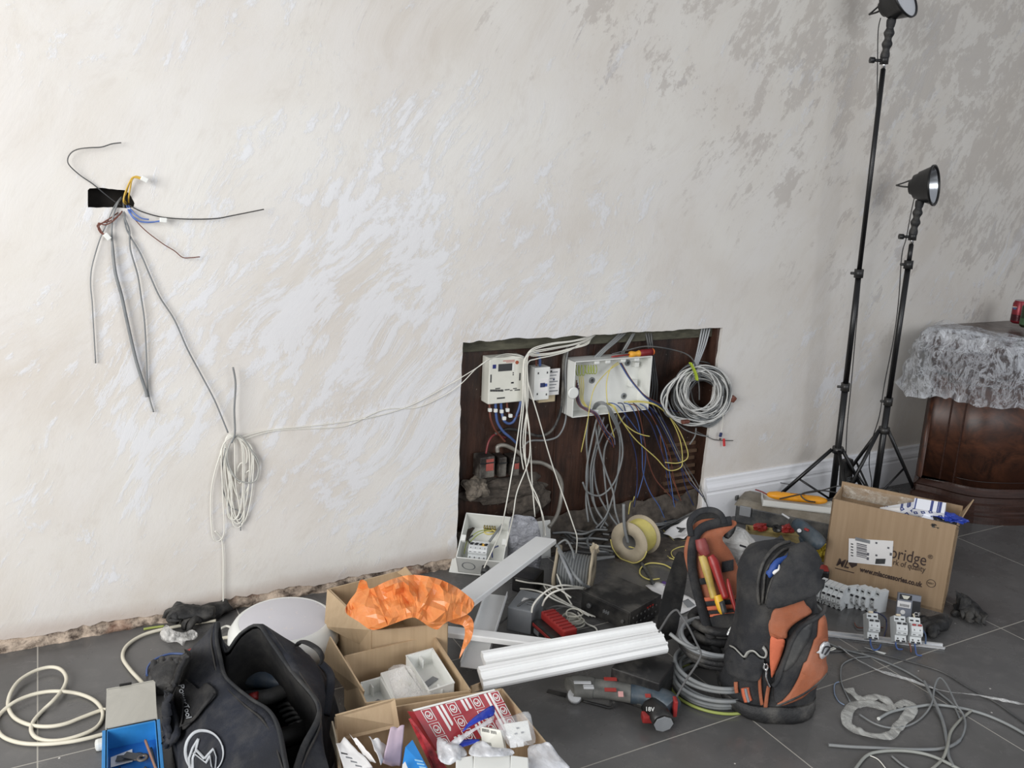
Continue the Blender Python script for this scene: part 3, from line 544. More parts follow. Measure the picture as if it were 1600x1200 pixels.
# the big tied coil at the right of the recess
CC = W(1097, 605, .02); t = thing('cable_coil', 'fat tied coil of white and grey cable hanging at the recess right edge', 'cable', CC); r_ = random.Random(11)
def ringloop(b, cx, cy, rx, ry, d, rad, tilt=0.0, wob=.05):
    P = []; ph = r_.uniform(0, 6)
    for k in range(12):
        a = 2 * PI * k / 12; q = 1 + wob * math.sin(2 * a + ph) + r_.uniform(-.03, .03); x, y = rx * q * math.cos(a), ry * q * math.sin(a)
        x, y = x * math.cos(tilt) - y * math.sin(tilt), x * math.sin(tilt) + y * math.cos(tilt)
        P.append(W(*c8(cx + x, cy + y), d + r_.uniform(-.012, .012)) - CC)
    b.tube(P, rad, closed=True, up=(0, 1, 0))
for nm, m, n, rad, lo, hi, dlo, dhi in (('dark_loops', M_dgcab, 11, .0038, 92, 150, -.04, 0), ('grey_loops', M_gcab, 17, .0036, 88, 145, -.03, .03), ('white_loops', mat('light_cable', (206, 206, 202), .45), 15, .003, 84, 135, 0, .045)):
    b = MB()
    for i in range(n):
        k = r_.uniform(0, 1); rx = lo + (hi - lo) * k * .72; ry = lo + (hi - lo) * k * .9
        ringloop(b, 1262 + r_.uniform(-28, 42), 368 + r_.uniform(-26, 30) + (ry - 100) * .2, rx, ry, r_.uniform(dlo, dhi), rad, r_.uniform(-.4, .4))
    for i in range(n // 3):        # long slack loops pulled down to the left from the tie
        P = [(1235, 235), (1180 + r_.uniform(-15, 15), 262), (1105 + r_.uniform(-15, 20), 330), (1075 + r_.uniform(-10, 25), 420 + r_.uniform(-20, 15)), (1110 + r_.uniform(-10, 30), 480 + r_.uniform(-15, 10)), (1200, 512 + r_.uniform(-20, 15)), (1310, 520 + r_.uniform(-20, 15)), (1400 + r_.uniform(-20, 6), 450), (1415, 350 + r_.uniform(-20, 20)), (1370, 260), (1300, 228)]
        b.tube([W(*c8(*q), (dlo + dhi) / 2 + r_.uniform(-.01, .012)) - CC for q in P], rad, closed=True, up=(0, 1, 0))
    b.build(nm, m, t, fix=False)
b = MB(); b.tube([W(*c8(x, y), .055) - CC for x, y in ((1212, 215), (1228, 245), (1240, 275), (1244, 300))], .011, flat=.4, n=8); b.build('green_tie', mat('lime_tape', (170, 190, 60), .5), t)
MB().box(W(*c8(1425, 395), .03) - CC, (.02, .02, .03), rot=(.3, .5, 0), bev=.006).jitter(.003, 60).build('brown_tape', M_brown, t)
for x, y in ((1185, 508),): MB().box(W(*c8(x, y), .03) - CC, (.04, .02, .015), bev=.006).jitter(.003, 60).build('brown_tape', M_brown, t)
cb(c8, [(1376, 470, .03), (1372, 520, .02), (1366, 560, .02)], .0016, M_wcab, 'thin white cord hanging off the tied coil', name='cord', cat_='cord')
for px, py, m, lb, rt, sz in ((1363, 574, M_dblue, 'small blue connector dangling under the tied coil', .2, (.012, .008, .02)), (1380, 612, mat('bright_red_plastic', (200, 60, 62), .4), 'small red connector dangling under the tied coil', -.2, (.010, .008, .036)), (1360, 595, M_chrome, 'tiny silver clip between the blue and red connectors', 0, (.009, .008, .012))):
    o = MB().box((0, 0, 0), sz, rot=(0, rt, 0), bev=.002).build('connector', m); o.location = W(*c8(px, py), .02); tag(o, lb, 'connector')
cb(c8, [(1235, 555, 0), (1290, 580, .012), (1340, 600, .012), (1425, 603, .014)], .0018, M_dgcab, 'thin dark wire sticking out right past the red connector', name='wire', cat_='wire')
cb(c8, [(1100, 470, .0), (1180, 545, -.01), (1260, 575, .01), (1300, 582, .015)], .003, M_gcab, 'grey cable end trailing under the tied coil')
cb(c8, [(1240, 540, -.02), (1235, 580, -.02), (1208, 622, -.01)], .0035, M_gcab, 'short grey cable stub pointing down below the tied coil')
# ---------------- tools for things standing on the floor ----------------
from mathutils.bvhtree import BVHTree
RH = V((CR.x, CR.y, 0)).normalized(); FH = V((CF.x, CF.y, 0)).normalized(); UPZ = V((0, 0, 1))
def plane(P0, n=None):
    n = n or FH
    def f(px, py, v=0.0):
        d = ray(px, py); t = ((P0 - V((0, 0, H))).dot(n) + v) / d.dot(n); return V((0, 0, H)) + d * t
    return f
def frame(p_left, p_right):            # a thing's frame: x along the edge seen from left to right, y away
    a, b = V(p_left), V(p_right); d = b - a; return a, math.atan2(d.y, d.x), d.length
def lface(t, yl=0.0):                  # pixel -> thing's local x,z on its plane y = yl
    R = t.rotation_euler.to_matrix(); n = R @ V((0, 1, 0)); o = V(t.location) + n * yl
    def f(px, py):
        d = ray(px, py); s = (o - V((0, 0, H))).dot(n) / d.dot(n); q = R.transposed() @ (V((0, 0, H)) + d * s - V(t.location)); return q
    return f
class Surf:
    def __init__(s, objs, fb):
        vs, fs = [], []
        for o in objs:
            M = o.matrix_world if not o.parent else (o.parent.matrix_basis @ o.matrix_basis); n = len(vs); vs += [M @ v.co for v in o.data.vertices]; fs += [[i + n for i in p.vertices] for p in o.data.polygons]
        s.t = BVHTree.FromPolygons(vs, fs); s.fb = fb
    def __call__(s, px, py, off=.003):
        d = ray(px, py).normalized(); h = s.t.ray_cast(V((0, 0, H)), d)
        if h[0] is None: return s.fb(px, py) - d * off
        n = h[1] if h[1].dot(d) < 0 else -h[1]; return h[0] + n * off
def dense(P, sub=4, closed=True): return [(p.x, p.y) for p in cat([V((a, b, 0)) for a, b in P], sub, closed)]
def patch(surf, poly, off, m, name, parent, th=.003, smooth=True, cuts=3, origin=None, sub=4, flat=False, el=7):
    P = dense(poly, sub) if smooth else [tuple(V((poly[i][0], poly[i][1])).lerp(V((poly[(i + 1) % len(poly)][0], poly[(i + 1) % len(poly)][1])), k / 4)) for i in range(len(poly)) for k in range(4)]
    b = bmesh.new(); vs = [b.verts.new((x, y, 0)) for x, y in P]; es = [b.edges.new((vs[i], vs[(i + 1) % len(vs)])) for i in range(len(vs))]
    bmesh.ops.triangle_fill(b, use_beauty=True, use_dissolve=False, edges=es)
    for _ in range(cuts):
        L = [e for e in b.edges if e.calc_length() > el]
        if L: bmesh.ops.subdivide_edges(b, edges=L, cuts=1)
    bmesh.ops.triangulate(b, faces=b.faces); mb = MB(); mb.b.free(); mb.b = b; o0 = origin or V((0, 0, 0))
    if parent: o0 = V(parent.location)
    for v in b.verts: v.co = surf(v.co.x, v.co.y, off) - o0
    for f in b.faces: f.smooth = not flat
    o = mb.build(name, m, parent, solid=th); return o
def dtube(surf, P, r, off, m, name, parent, flat=1.0, closed=False, n=6, lin_=False):
    if lin_: P = [tuple(V(P[i]).lerp(V(P[i + 1]), k / 5)) for i in range(len(P) - 1) for k in range(5)] + [P[-1]]
    o0 = V(parent.location) if parent else surf(*P[0], off)
    b = MB().tube([surf(x, y, off) - o0 for x, y in P], r, n=n, flat=flat, closed=closed, up=-FH, smooth=not lin_); o = b.build(name, m, parent, fix=False)
    if not parent: o.location = o0
    return o
def fcb(k, L, r, m, label, z=None, **kw):
    P = []
    for p in L:
        px, py = k(p[0], p[1]); P.append(F(px, py, (p[2] if len(p) > 2 else (.005 if callable(r) else r + .001))))
    return cable(kw.pop('name', 'cable'), P, r, m, label, kw.pop('cat_', 'cable'), kw.pop('group', None), **kw)
def board(b, quad, th):                # a sheet of real thickness through four points
    a, c, d, e = [V(q) for q in quad]; n = (c - a).cross(e - a).normalized() * th / 2
    b.hull([a - n, c - n, d - n, e - n], [a + n, c + n, d + n, e + n]); return b
def card_mat(name, col):
    t = NT(name); n = t.noise(60, 4, .6, t.map(scale=(1, 1, .04))); c = t.mix(t.ramp(n, .3, .7), lin(tuple(v - 7 for v in col)), lin(tuple(v + 6 for v in col)))
    c = t.mix(t.math('MULTIPLY', t.ramp(t.noise(5, 5), .5, .8), .3), c, lin(tuple(v - 22 for v in col))); t.base(c); t.rough(.8); t.bump(n, .15, .002); return t.m
M_card = card_mat('brown_cardboard', (158, 134, 106)); M_card2 = card_mat('tan_cardboard', (186, 162, 130))
M_fab = mat('black_woven_fabric', (37, 38, 41), .85, var=.15, vs=14, bump=.6, bs=350, dust=.14)
M_navy = mat('navy_fabric', (22, 26, 36), .85, var=.25, vs=8, bump=.4, bs=300, dust=.12)
M_or = mat('orange_fabric', (158, 92, 62), .75, var=.12, vs=10, bump=.3, bs=300, dust=.15)
M_orb = mat('bright_orange_fabric', (200, 106, 74), .7, var=.06, bump=.2, bs=200)
M_rub2 = mat('black_rubber', (34, 34, 35), .6, var=.2, bump=.6, bs=120, dust=.3)
M_pole = mat('black_painted_metal', (16, 16, 17), .35)
# ---------------- light stands ----------------
def lampstand(label, base, top_px, top_y, hub_px, hub_y, feet, joints, rad):
    top = D(*top_px, top_y); t = thing('lamp_stand', label, 'lamp stand', base); ax = top - V(base); L = ax.length; u = ax.normalized()
    hub = V(base) + u * ((D(*hub_px, hub_y).z - base[2]) / u.z); lo = V(base) + u * .03 - V(base)
    sec = [0.03] + joints + [L]
    for i in range(len(sec) - 1):
        MB().tube([u * sec[i], u * sec[i + 1]], rad - .0022 * i, n=14, smooth=False).build('pole', M_pole, t)
        if i: 
            q = u * sec[i]; MB().tube([q - u * .018, q + u * .018], rad + .005, n=14, smooth=False).build('collar', M_black, t)
            MB().tube([q, q + RH * .035 * (-1)], .006, n=8, smooth=False).build('locking_knob', M_black, t)
    h = hub - V(base)
    MB().tube([h - u * .014, h + u * .014], rad + .010, n=16, smooth=False).build('hub', M_black, t)
    for f in feet:
        p = V(f) - V(base); d = (p - h); s = h + V((d.x, d.y, 0)).normalized() * .025
        lg = MB().tube([s, p], .0085, n=10, smooth=False).build('leg', M_pole, t); MB().lathe([(.011, -.02), (.013, 0), (.011, .018)], 12, Matrix.Translation(p)).build('rubber_foot', M_black, lg)
        MB().tube([lo + u * .04, s.lerp(p, .52)], .005, n=8, smooth=False).build('brace', M_pole, t)
    return t, top, u
M_diff = mat('frosted_diffuser', (200, 202, 205), .3, var=.01)
def lamp(stand, lab, top, u, axis, face):
    O = top + u * .012 - V(stand.location); g = axis
    hc = u * .235 + RH * .012; Mx = Matrix.Translation(hc) @ g.to_track_quat('Z', 'Y').to_matrix().to_4x4()
    t = MB().lathe([(.0, -.052), (.03, -.052), (.036, -.04), (.05, -.034), (.056, -.016), (.062, -.012), (.080, .036), (.086, .040), (.086, .048), (.081, .048), (.079, .040)], 36, Mx, cap0=False, cap1=False).build('lamp_head', M_pole, stand); t.location = O; t['label'] = lab
    MB().tube([-u * .012, u * .02], .008, n=12, smooth=False).build('spigot', M_chrome, t)
    MB().tube([u * .006 , u * .04], .017, n=14, smooth=False).build('clamp', M_black, t); MB().tube([u * .02, u * .02 - RH * .045], .006, n=8, smooth=False).build('clamp_screw', M_pole, t); MB().tube([u * .02 - RH * .04, u * .02 - RH * .058], .012, n=10, smooth=False).build('knob', M_black, t)
    g1 = u * .03; g2 = u * .175 + RH * .010
    def gr(q): return .017 + .0035 * math.sin(q * 22) * (1 if .15 < q < .8 else .3)
    MB().tube([g1, g1.lerp(g2, .25), g1.lerp(g2, .5), g1.lerp(g2, .75), g2], gr, n=14, sub=8).build('grip', M_rub2, t)
    MB().tube([g2 - u * .02, g2 + u * .02, hc - u * .02 + g * .0], .013, n=12).build('neck', M_rub2, t)
    for a in (0.3, 1.3, 2.3): MB().lathe([(.0585 + .006 * a, -.012 + .014 * a), (.0615 + .006 * a, -.009 + .014 * a), (.0605 + .006 * a, -.004 + .014 * a)], 36, Mx, cap0=False, cap1=False).build('cooling_rib', M_black, t)
    if face: MB().lathe([(0, .044), (.079, .042)], 36, Mx, cap0=False, cap1=False).build('diffuser', M_diff, t)
    else:
        MB().lathe([(.012, -.03), (.05, -.005), (.078, .040)], 36, Mx, cap0=False, cap1=False).build('reflector', mat('bright_reflector', (205, 208, 212), .22, metal=.95), t); MB().lathe([(0, -.02), (.012, -.02), (.012, .004), (0, .006)], 12, Mx, cap0=False, cap1=False).build('bulb', M_diff, t)
    bk = hc - g * .05; MB().tube([bk, bk - g * .03 + UPZ * .004, bk - g * .06 + UPZ * .012], .006, n=8, flat=.6).build('bracket', M_black, t); MB().tube([bk + UPZ * .03, bk - g * .03 + UPZ * .02, bk - g * .06 + UPZ * .012], .005, n=8, flat=.6).build('bracket', M_black, t)
    return t, bk
b1 = F(1297, 803); t1, top1, u1 = lampstand('tall black lamp stand nearest the recess, rising out of the photo', b1, (1380, 108), 2.56, (1309, 700), 2.62, [F(1190, 792) + V((.01, -.03, .02)), F(1362, 792, .02), F(1336, 862, .02)], [.62, 1.13], .0145)
lamp(t1, 'black lamp head with a white diffuser', top1, u1, (RH * .60 - FH * .74 + UPZ * .42).normalized(), True)
b2 = F(1362, 803); t2, top2, u2 = lampstand('shorter black lamp stand next to the wrapped cabinet', b2, (1424, 382), 2.52, (1379, 672), 2.53, [F(1436, 783, .02), F(1308, 800, .02), F(1300, 762, .02) + V((0, -.02, 0))], [.55, 1.17], .0145)
lamp(t2, 'black lamp head with a silver reflector', top2, u2, (RH * .80 - FH * .67 + UPZ * .12).normalized(), False)
P1, P2 = plane(b1), plane(b2)
cable('lamp_lead', [P1(1376, 28, .0), P1(1372, 50, 0), P1(1371, 110), P1(1369, 190), P1(1362, 250, .01), P1(1352, 330, .02), P1(1345, 430, .0), P1(1337, 520, 0), P1(1330, 600), P1(1324, 660), P1(1322, 700), P1(1322, 712)], .0022, M_bcab, 'black lead running down beside the taller lamp stand pole', 'cable')
cable('lamp_lead', [P2(1437, 298), P2(1431, 302), P2(1424, 330), P2(1416, 372), P2(1409, 400), P2(1404, 470), P2(1396, 530), P2(1382, 600), P2(1374, 650), P2(1362, 690, .02), P2(1358, 725, .04), P2(1362, 755, .05), P2(1358, 772, .06)], .0022, M_bcab, 'black lead bowing out left of the shorter lamp stand pole', 'cable')
p = P1(1322, 738, .04); t = thing('power_adapter', 'black power adapter with white print hanging between the two lamp stands', 'adapter', p)
MB().box((0, 0, 0), (.055, .035, .13), rot=(0, -.12, 0), bev=.006).build('casing', M_black, t)
for i in range(5): MB().box((.004 - i * .002, -.0185, -.02 - i * .008), (.028 - (i % 2) * .008, .001, .002), rot=(0, -.12, 0)).build('printed_line', M_grey, t)
cable('lamp_lead', [P1(1322, 766, .04), P1(1326, 775, .05), P2(1345, 765, .05), P2(1372, 770, .0), P2(1398, 765, 0), F(1420, 790, .005), F(1415, 778, .005)], .002, M_bcab, 'thin black lead lying on the floor between the two stands', 'cable')
# ---------------- wrapped wooden cabinet and the cans ----------------
def burl():
    t = NT('burl_walnut'); n = t.noise(7, 8, .65, None, 2.2); n2 = t.noise(3, 3, .5)
    c = t.mix(t.ramp(n, .35, .65), lin((40, 25, 19)), lin((88, 53, 36))); c = t.mix(t.ramp(n2, .45, .7), c, lin((66, 38, 26))); t.base(c); t.rough(.42); return t.m
M_burl = burl(); M_wal = mat('dark_walnut', (58, 38, 31), .3, var=.18, vs=10, stretch=(1, 1, 8))
A0 = F(1413, 792); A3 = F(1600, 822)
foot = [V((A0.x + .38, YW - .03, 0)), V((A0.x, A0.y, 0)), F(1455, 802), F(1485, 811), F(1520, 818), F(1560, 821), F(1600, 821)]
tdir = (foot[-1] - foot[-2]).normalized(); foot += [foot[-1] + tdir * .12 + V((.05, 0, 0)), foot[-1] + V((.6, -.1, 0)), foot[-1] + V((1.1, -.1, 0)), foot[-1] + V((1.1, .55, 0))]
foot[-1].y = YW - .03; foot = [V((p.x, p.y, 0)) for p in foot]
crv = foot[:1] + cat(foot[1:-1], 5)[:] + foot[-1:]
t = thing('cabinet', 'dark burl wood cabinet with a curved front and stepped plinth under clear film', 'cabinet', crv[6]); cc = sum(crv, V((0, 0, 0))) / len(crv)
def off_ring(dz, o):
    out = []; n = len(crv)
    for i, p in enumerate(crv):
        a, c = crv[max(0, i - 1)], crv[min(n - 1, i + 1)]; d = (c - a); nn = V((d.y, -d.x, 0)).normalized(); nn = nn if nn.dot(p - cc) > 0 else -nn
        q = p + nn * o; q.y = min(q.y, YW - .03 if dz < .2 else YW - .005); out.append(V((q.x, q.y, dz)) - t.location)
    return out
def cab(name, prof, m): MB().loft([off_ring(z, o) for z, o in prof], smooth=(name == 'body')).build(name, m, t)
cab('plinth', [(0, 0), (.035, 0), (.04, -.008), (.052, -.008), (.058, -.016), (.085, -.016), (.092, -.026), (.118, -.03), (.126, -.022), (.136, -.03), (.15, -.04), (.16, -.042)], M_wal)
cab('body', [(.16, -.05), (.67, -.05)], M_burl)
cab('cornice', [(.67, -.048), (.68, -.035), (.70, -.03), (.72, -.02), (.76, .0), (.79, .005), (.80, .03), (.82, .035), (.83, .03)], M_wal)
R_ = off_ring(.3, -.0485); 
for i in (6, 9):
    q = R_[i]; MB().box((q.x, q.y, .41), (.006, .006, .5)).build('panel_seam', M_wal, t)
b = MB()
for z in (.19, .64): b.tube([q.xyz + V((0, 0, z - .3)) for q in off_ring(.3, -.048)[9:-2]], .0025, n=6, smooth=False)
b.build('panel_line', mat('inlay_line', (38, 20, 14), .4), t)
def creased():
    t = NT('clear_stretch_film'); w = t.map(scale=(1, 1, .45)); n = t.noise(11, 9, .68, w, 1.0); n2 = t.noise(4, 4, .5); n3 = t.noise(34, 6, .7, t.map(scale=(1, 1, .3)), .5)
    def ridge(v, k): return t.math('MAXIMUM', t.math('SUBTRACT', 1.0, t.math('MULTIPLY', t.math('ABSOLUTE', t.math('SUBTRACT', v, .5)), k)), 0.0)
    glint = t.math('MAXIMUM', ridge(n, 22.0), t.math('MULTIPLY', ridge(n3, 14.0), .7)); br = t.ramp(n2, .46, .58)
    al = t.math('ADD', .09, t.math('ADD', t.math('MULTIPLY', glint, .42), t.math('MULTIPLY', t.math('MULTIPLY', br, t.ramp(n3, .42, .62)), .42)))  # whiter, more opaque streaks paint the shine of creases into the film
    t.base(lin((228, 232, 238))); t.rough(.14); t.set(t.b.inputs['Alpha'], t.math('MINIMUM', al, .92)); t.bump(t.math('ADD', n, t.math('MULTIPLY', n3, .5)), 1.0, .02); t.b.inputs['Specular IOR Level'].default_value = .9; return t.m
M_film = creased()
TOPZ = .83
b = MB(); ring = off_ring(0, .045); N = len(ring)
rr_ = random.Random(5)
def filmf(u, v):
    i = u * (N - 1); k = int(min(N - 2, i)); f = i - k; e = ring[k].lerp(ring[k + 1], f); base_ = V((e.x, e.y, 0)) + t.location; ctr = V((cc.x, cc.y, 0))
    w = noise.noise_vector(V((base_.x * 7, base_.y * 7, v * 5))); w2 = noise.noise_vector(V((base_.x * 19, base_.y * 19, v * 9)))
    if v < .35:
        q = ctr.lerp(base_, v / .35); z = TOPZ + .012 + .05 * abs(w.z) * min(1, (v / .35) * 1.4) + .01 * abs(w2.x) + .045 * max(0, noise.noise(V((base_.x * 5, 2, 0)))) * (v / .35)
    else:
        s = (v - .35) / .65; out = (base_ - ctr).normalized(); drop = .27 + .07 * noise.noise(V((base_.x * 6 + base_.y * 9, 4, 1))) + .02 * noise.noise(V((base_.x * 40 + base_.y * 40, 8, 1)))
        q = base_ + out * (.035 * math.sin(min(1, s * 2) * PI / 2) + .02 * w.x + .02 * w2.y + .03 * s); z = TOPZ + .02 - drop * s + .014 * w.y + .008 * w2.z
    q = q + V((w2.x * .008, w2.y * .008, 0)); q.y = min(q.y, YW - .006); return V((q.x, q.y, z)) - V(t.location)
b.grid(filmf, 260, 60); o = b.build('plastic_sheet', M_film); o.location = t.location; tag(o, 'crinkled clear plastic film draped over the wooden cabinet top', 'plastic sheet')
def can(px, py, dep, label, c1_, c2_, logo):
    p = D(px, py, dep); p.z = TOPZ + .025; t = thing('drinks_can', label, 'can', p, .6)
    MB().lathe([(.024, 0), (.031, .006), (.033, .012), (.033, .10), (.027, .112), (.0265, .115)], 28).build('can_body', c1_, t); MB().lathe([(.0265, .1149), (.0255, .117), (.024, .113), (0, .113)], 28, cap0=False, cap1=False).build('lid', M_metal, t)
    MB().lathe([(.0333, .014), (.0333, .045)], 28, cap0=False, cap1=False).build('dark_band', c2_, t)
    if logo:
        Mx = Matrix.Rotation(-2.3, 4, 'Z') @ Matrix.Translation((0, -.0336, .082)) @ Matrix.Rotation(PI / 2, 4, 'X')
        MB().prism([(.012 * math.cos(a * PI / 12), .012 * math.sin(a * PI / 12)) for a in range(1, 12)], .0012, Mx).build('emblem_upper', M_red, t); MB().prism([(.012 * math.cos(a * PI / 12), .012 * math.sin(a * PI / 12)) for a in range(13, 24)], .0012, Mx).build('emblem_lower', M_blue, t); MB().prism([(-.012, -.002), (.012, .001), (.012, .003), (-.012, .002)], .0016, Mx).build('emblem_stripe', M_abs, t)
    return t
M_canr = mat('can_red', (128, 38, 48), .35, metal=.4); M_can2 = mat('can_maroon', (70, 22, 30), .3, metal=.4)
can(1590, 500, 2.60, 'red drinks can with round emblem and yellow rim on the cabinet, left one', M_canr, M_can2, True)
can(1605, 503, 2.50, 'dark drinks can with a green panel cut by the photo edge', mat('can_dark', (50, 60, 40), .3, metal=.4), mat('can_green', (60, 90, 60), .4), False)
# ---------------- big printed cardboard box ----------------
o_, rz, wd_ = frame(F(1283, 908), F(1473, 958)); BH = .34
t = thing('cardboard_box', 'large open brown cardboard box with printed lettering and white courier label', 'box', o_, rz); BX = t; lf = lface(t)
bd = .17; th = .006
MB().box((wd_ / 2, th / 2, BH / 2), (wd_, th, BH)).build('front_panel', M_card, t); MB().box((wd_ / 2, bd, (BH + .02) / 2), (wd_, th, BH + .02)).build('back_panel', M_card, t)
MB().box((th / 2, bd / 2, BH / 2), (th, bd, BH)).build('side_panel', M_card, t); MB().box((wd_ - th / 2, bd / 2, BH / 2), (th, bd, BH)).build('side_panel', M_card, t)
MB().box((wd_ / 2, bd / 2, .006), (wd_ - .012, bd, .01)).build('bottom_panel', M_card, t)
board(MB(), [(wd_ - .003, .03, BH - .01), (wd_ - .003, bd, BH - .01), (wd_ + .03, bd + .01, BH + .05), (wd_ + .01, bd * .6, BH + .012)], .004).build('torn_flap', M_card, t)
MB().grid(lambda u, v: (.01 + (wd_ * .62) * u, bd - .012 - .01 * abs(noise.noise(V((u * 20, v * 4, 0)))), BH + .012 - .05 * v), 40, 6).build('tape', film('clear_tape', (214, 205, 190), .15, .7, .15, 20, .8), t)
M_print = mat('dark_brown_print', (58, 44, 40), .7)
def fit(o, w, h=None):
    xs = [v.co.x for v in o.data.vertices]; ys = [v.co.y for v in o.data.vertices]; x0 = min(xs)
    for v in o.data.vertices: v.co.x -= x0
    o.scale = (w / (max(xs) - x0), (h / (max(ys) - min(ys)) if h else 1), 1); return o
def ftext(s, px, py, size, px1=None, t=t, y=-.0012, m=None, **kw):
    q = lface(t)(px, py); o = text(s, size, m or M_print, t, (q.x, y, q.z), (PI / 2, 0, 0), **kw)
    return fit(o, lface(t)(px1, py).x - q.x) if px1 else o
ftext('bridge', 1391.5, 871, .066, 1448.5); ftext('\u00ae', 1449.5, 872, .022); ftext('rk of quality', 1395.5, 882, .032, 1447.5)
ftext('www.mlaccessories.co.uk', 1343, 892.5, .028, 1445, bold=.0009); 
ftext('ML', 1306.5, 883, .044, 1327, bold=.0009, shear=.3); q = lf(1307, 888); MB().box((q.x + .03, -.001, q.z), (.07, .0008, .003)).build('printed_line', M_print, t)
q = lf(1332, 882); MB().prism([(-.013, .02), (.016, .02), (.016, .0), (.0, -.014), (-.013, .0)], .0012, Matrix.Translation((q.x, 0, q.z)) @ Matrix.Rotation(PI / 2, 4, 'X')).build('shield_emblem', M_print, t)
q = lf(1455, 911.5)
MB().lathe([(.0135, 0), (.0145, .001), (.0155, 0)], 28, Matrix.Translation((q.x, -.001, q.z)) @ Matrix.Rotation(PI / 2, 4, 'X'), cap0=False, cap1=False).build('round_mark', M_print, t); text('RESY', .009, M_print, t, (q.x - .011, -.0012, q.z - .003), (PI / 2, 0, 0), 'printed_text')
a, c = lf(1326.5, 841), lf(1395, 879); a2, c2_ = lf(1394, 846), lf(1325.5, 877)
lab = board(MB(), [(a.x, -.0016, a.z), (lf(1396, 845).x, -.0016, lf(1396, 845).z), (lf(1393.5, 885).x, -.0016, lf(1393.5, 885).z), (lf(1325.5, 878).x, -.0016, lf(1325.5, 878).z)], .001).build('courier_label', M_paper, t); lab['label'] = 'white courier label with barcodes'
kk = K(1290, 820, 8)
M_bar = mat('grey_ink', (92, 92, 98), .7)
def lbar(x0, y0, x1, y1, m=M_bar):
    p_, q_ = lf(*kk(x0, y0)), lf(*kk(x1, y1)); MB().box(((p_.x + q_.x) / 2, -.0025, (p_.z + q_.z) / 2), (abs(q_.x - p_.x), .0006, max(.001, abs(p_.z - q_.z) * .55 if x1 - x0 > 60 else abs(p_.z - q_.z)))).build('barcode', m, lab)
for i in range(9): lbar(388, 240 + i * 19, 518, 247 + i * 19 + (i % 3) * 4)
for i in range(5): lbar(318, 228 + i * 36, 346, 248 + i * 36, M_dgrey)
for i in range(8): lbar(630 + i * 15, 420, 637 + i * 15, 488, M_dgrey)
for x, y in ((775, 272), (806, 345), (625, 365), (625, 210), (520, 345), (518, 400)): lbar(x, y, x + 22, y + 28 if x < 800 and x > 600 else y + 40)
for y in (180, 200): lbar(370, y, 560, y + 5, M_grey)
# boxes of fittings standing in the big box
def chequer():
    t = NT('blue_check_print'); vo = t.map(scale=(36, 36, 36), rot=(0, .785, 0)); k = t.n('TexChecker', None, Vector=vo, Scale=1.0); k.inputs[1].default_value = lin((238, 240, 246)); k.inputs[2].default_value = lin((62, 74, 130))
    vb = t.n('TexBrick', {'offset': .5}, Vector=t.map(scale=(26, 26, 26))); t.base(k.outputs[0]); t.rough(.45); return t.m
def diamond():
    t = NT('white_carton_blue_squares'); sp = t.n('SeparateXYZ', None, Vector=t.map(rot=(0, .35, 0)))
    def sq(h): 
        a = t.math('PINGPONG', sp.outputs[0], .013); b_ = t.math('PINGPONG', sp.outputs[2], .013); m = t.math('MAXIMUM', t.math('ABSOLUTE', t.math('SUBTRACT', a, .013)), t.math('ABSOLUTE', t.math('SUBTRACT', b_, .013))); return t.math('LESS_THAN', m, h)
    c = t.mix(sq(.0068), lin((232, 234, 240)), lin((66, 78, 132))); c = t.mix(sq(.0026), c, lin((205, 208, 220))); t.base(c); t.rough(.4); return t.m
M_chk = diamond()
def R3(x, y, z): return (x, y, z)
tb = V(t.location); RB = Matrix.Rotation(rz, 4, 'Z')
def inbox(x, y, z): return tb + (RB @ V((x, y, z)))
for x, y, z, rx, ry, sz, lb in ((.325, .06, .357, .5, -.05, (.105, .052, .045), 'white carton with blue square pattern on top at the big box right corner'), (.235, .07, .325, .2, -.42, (.14, .03, .045), 'white patterned carton leaning in the middle of the big box'), (.36, .04, .318, .1, .18, (.11, .045, .03), 'dark edged patterned carton lying lowest at the big box front')):
    o = MB().box((0, 0, 0), sz, bev=.001).build('carton', M_chk); o.location = inbox(x, y, z); o.rotation_euler = (rx, ry, rz); tag(o, lb, 'carton')
o = MB().box((0, 0, 0), (.07, .02, .03), bev=.001).build('carton', M_paper); o.location = inbox(.20, .05, .322); o.rotation_euler = (.1, -.3, rz); tag(o, 'plain white packet corner sticking up inside the big box', 'carton')
lump('blue_plastic_bag', inbox(.40, .05, .345), (.04, .022, .013), mat('royal_blue_plastic', (34, 58, 150), .3), 'scrunched royal blue plastic at the big box right corner', 'plastic bag', 4, amp=.9, rz=rz)
lump('black_wrapping', inbox(.375, .04, .325), (.045, .035, .016), M_black, 'crumpled black wrapping under the patterned cartons', 'wrapping', 9, amp=.9, rz=rz)
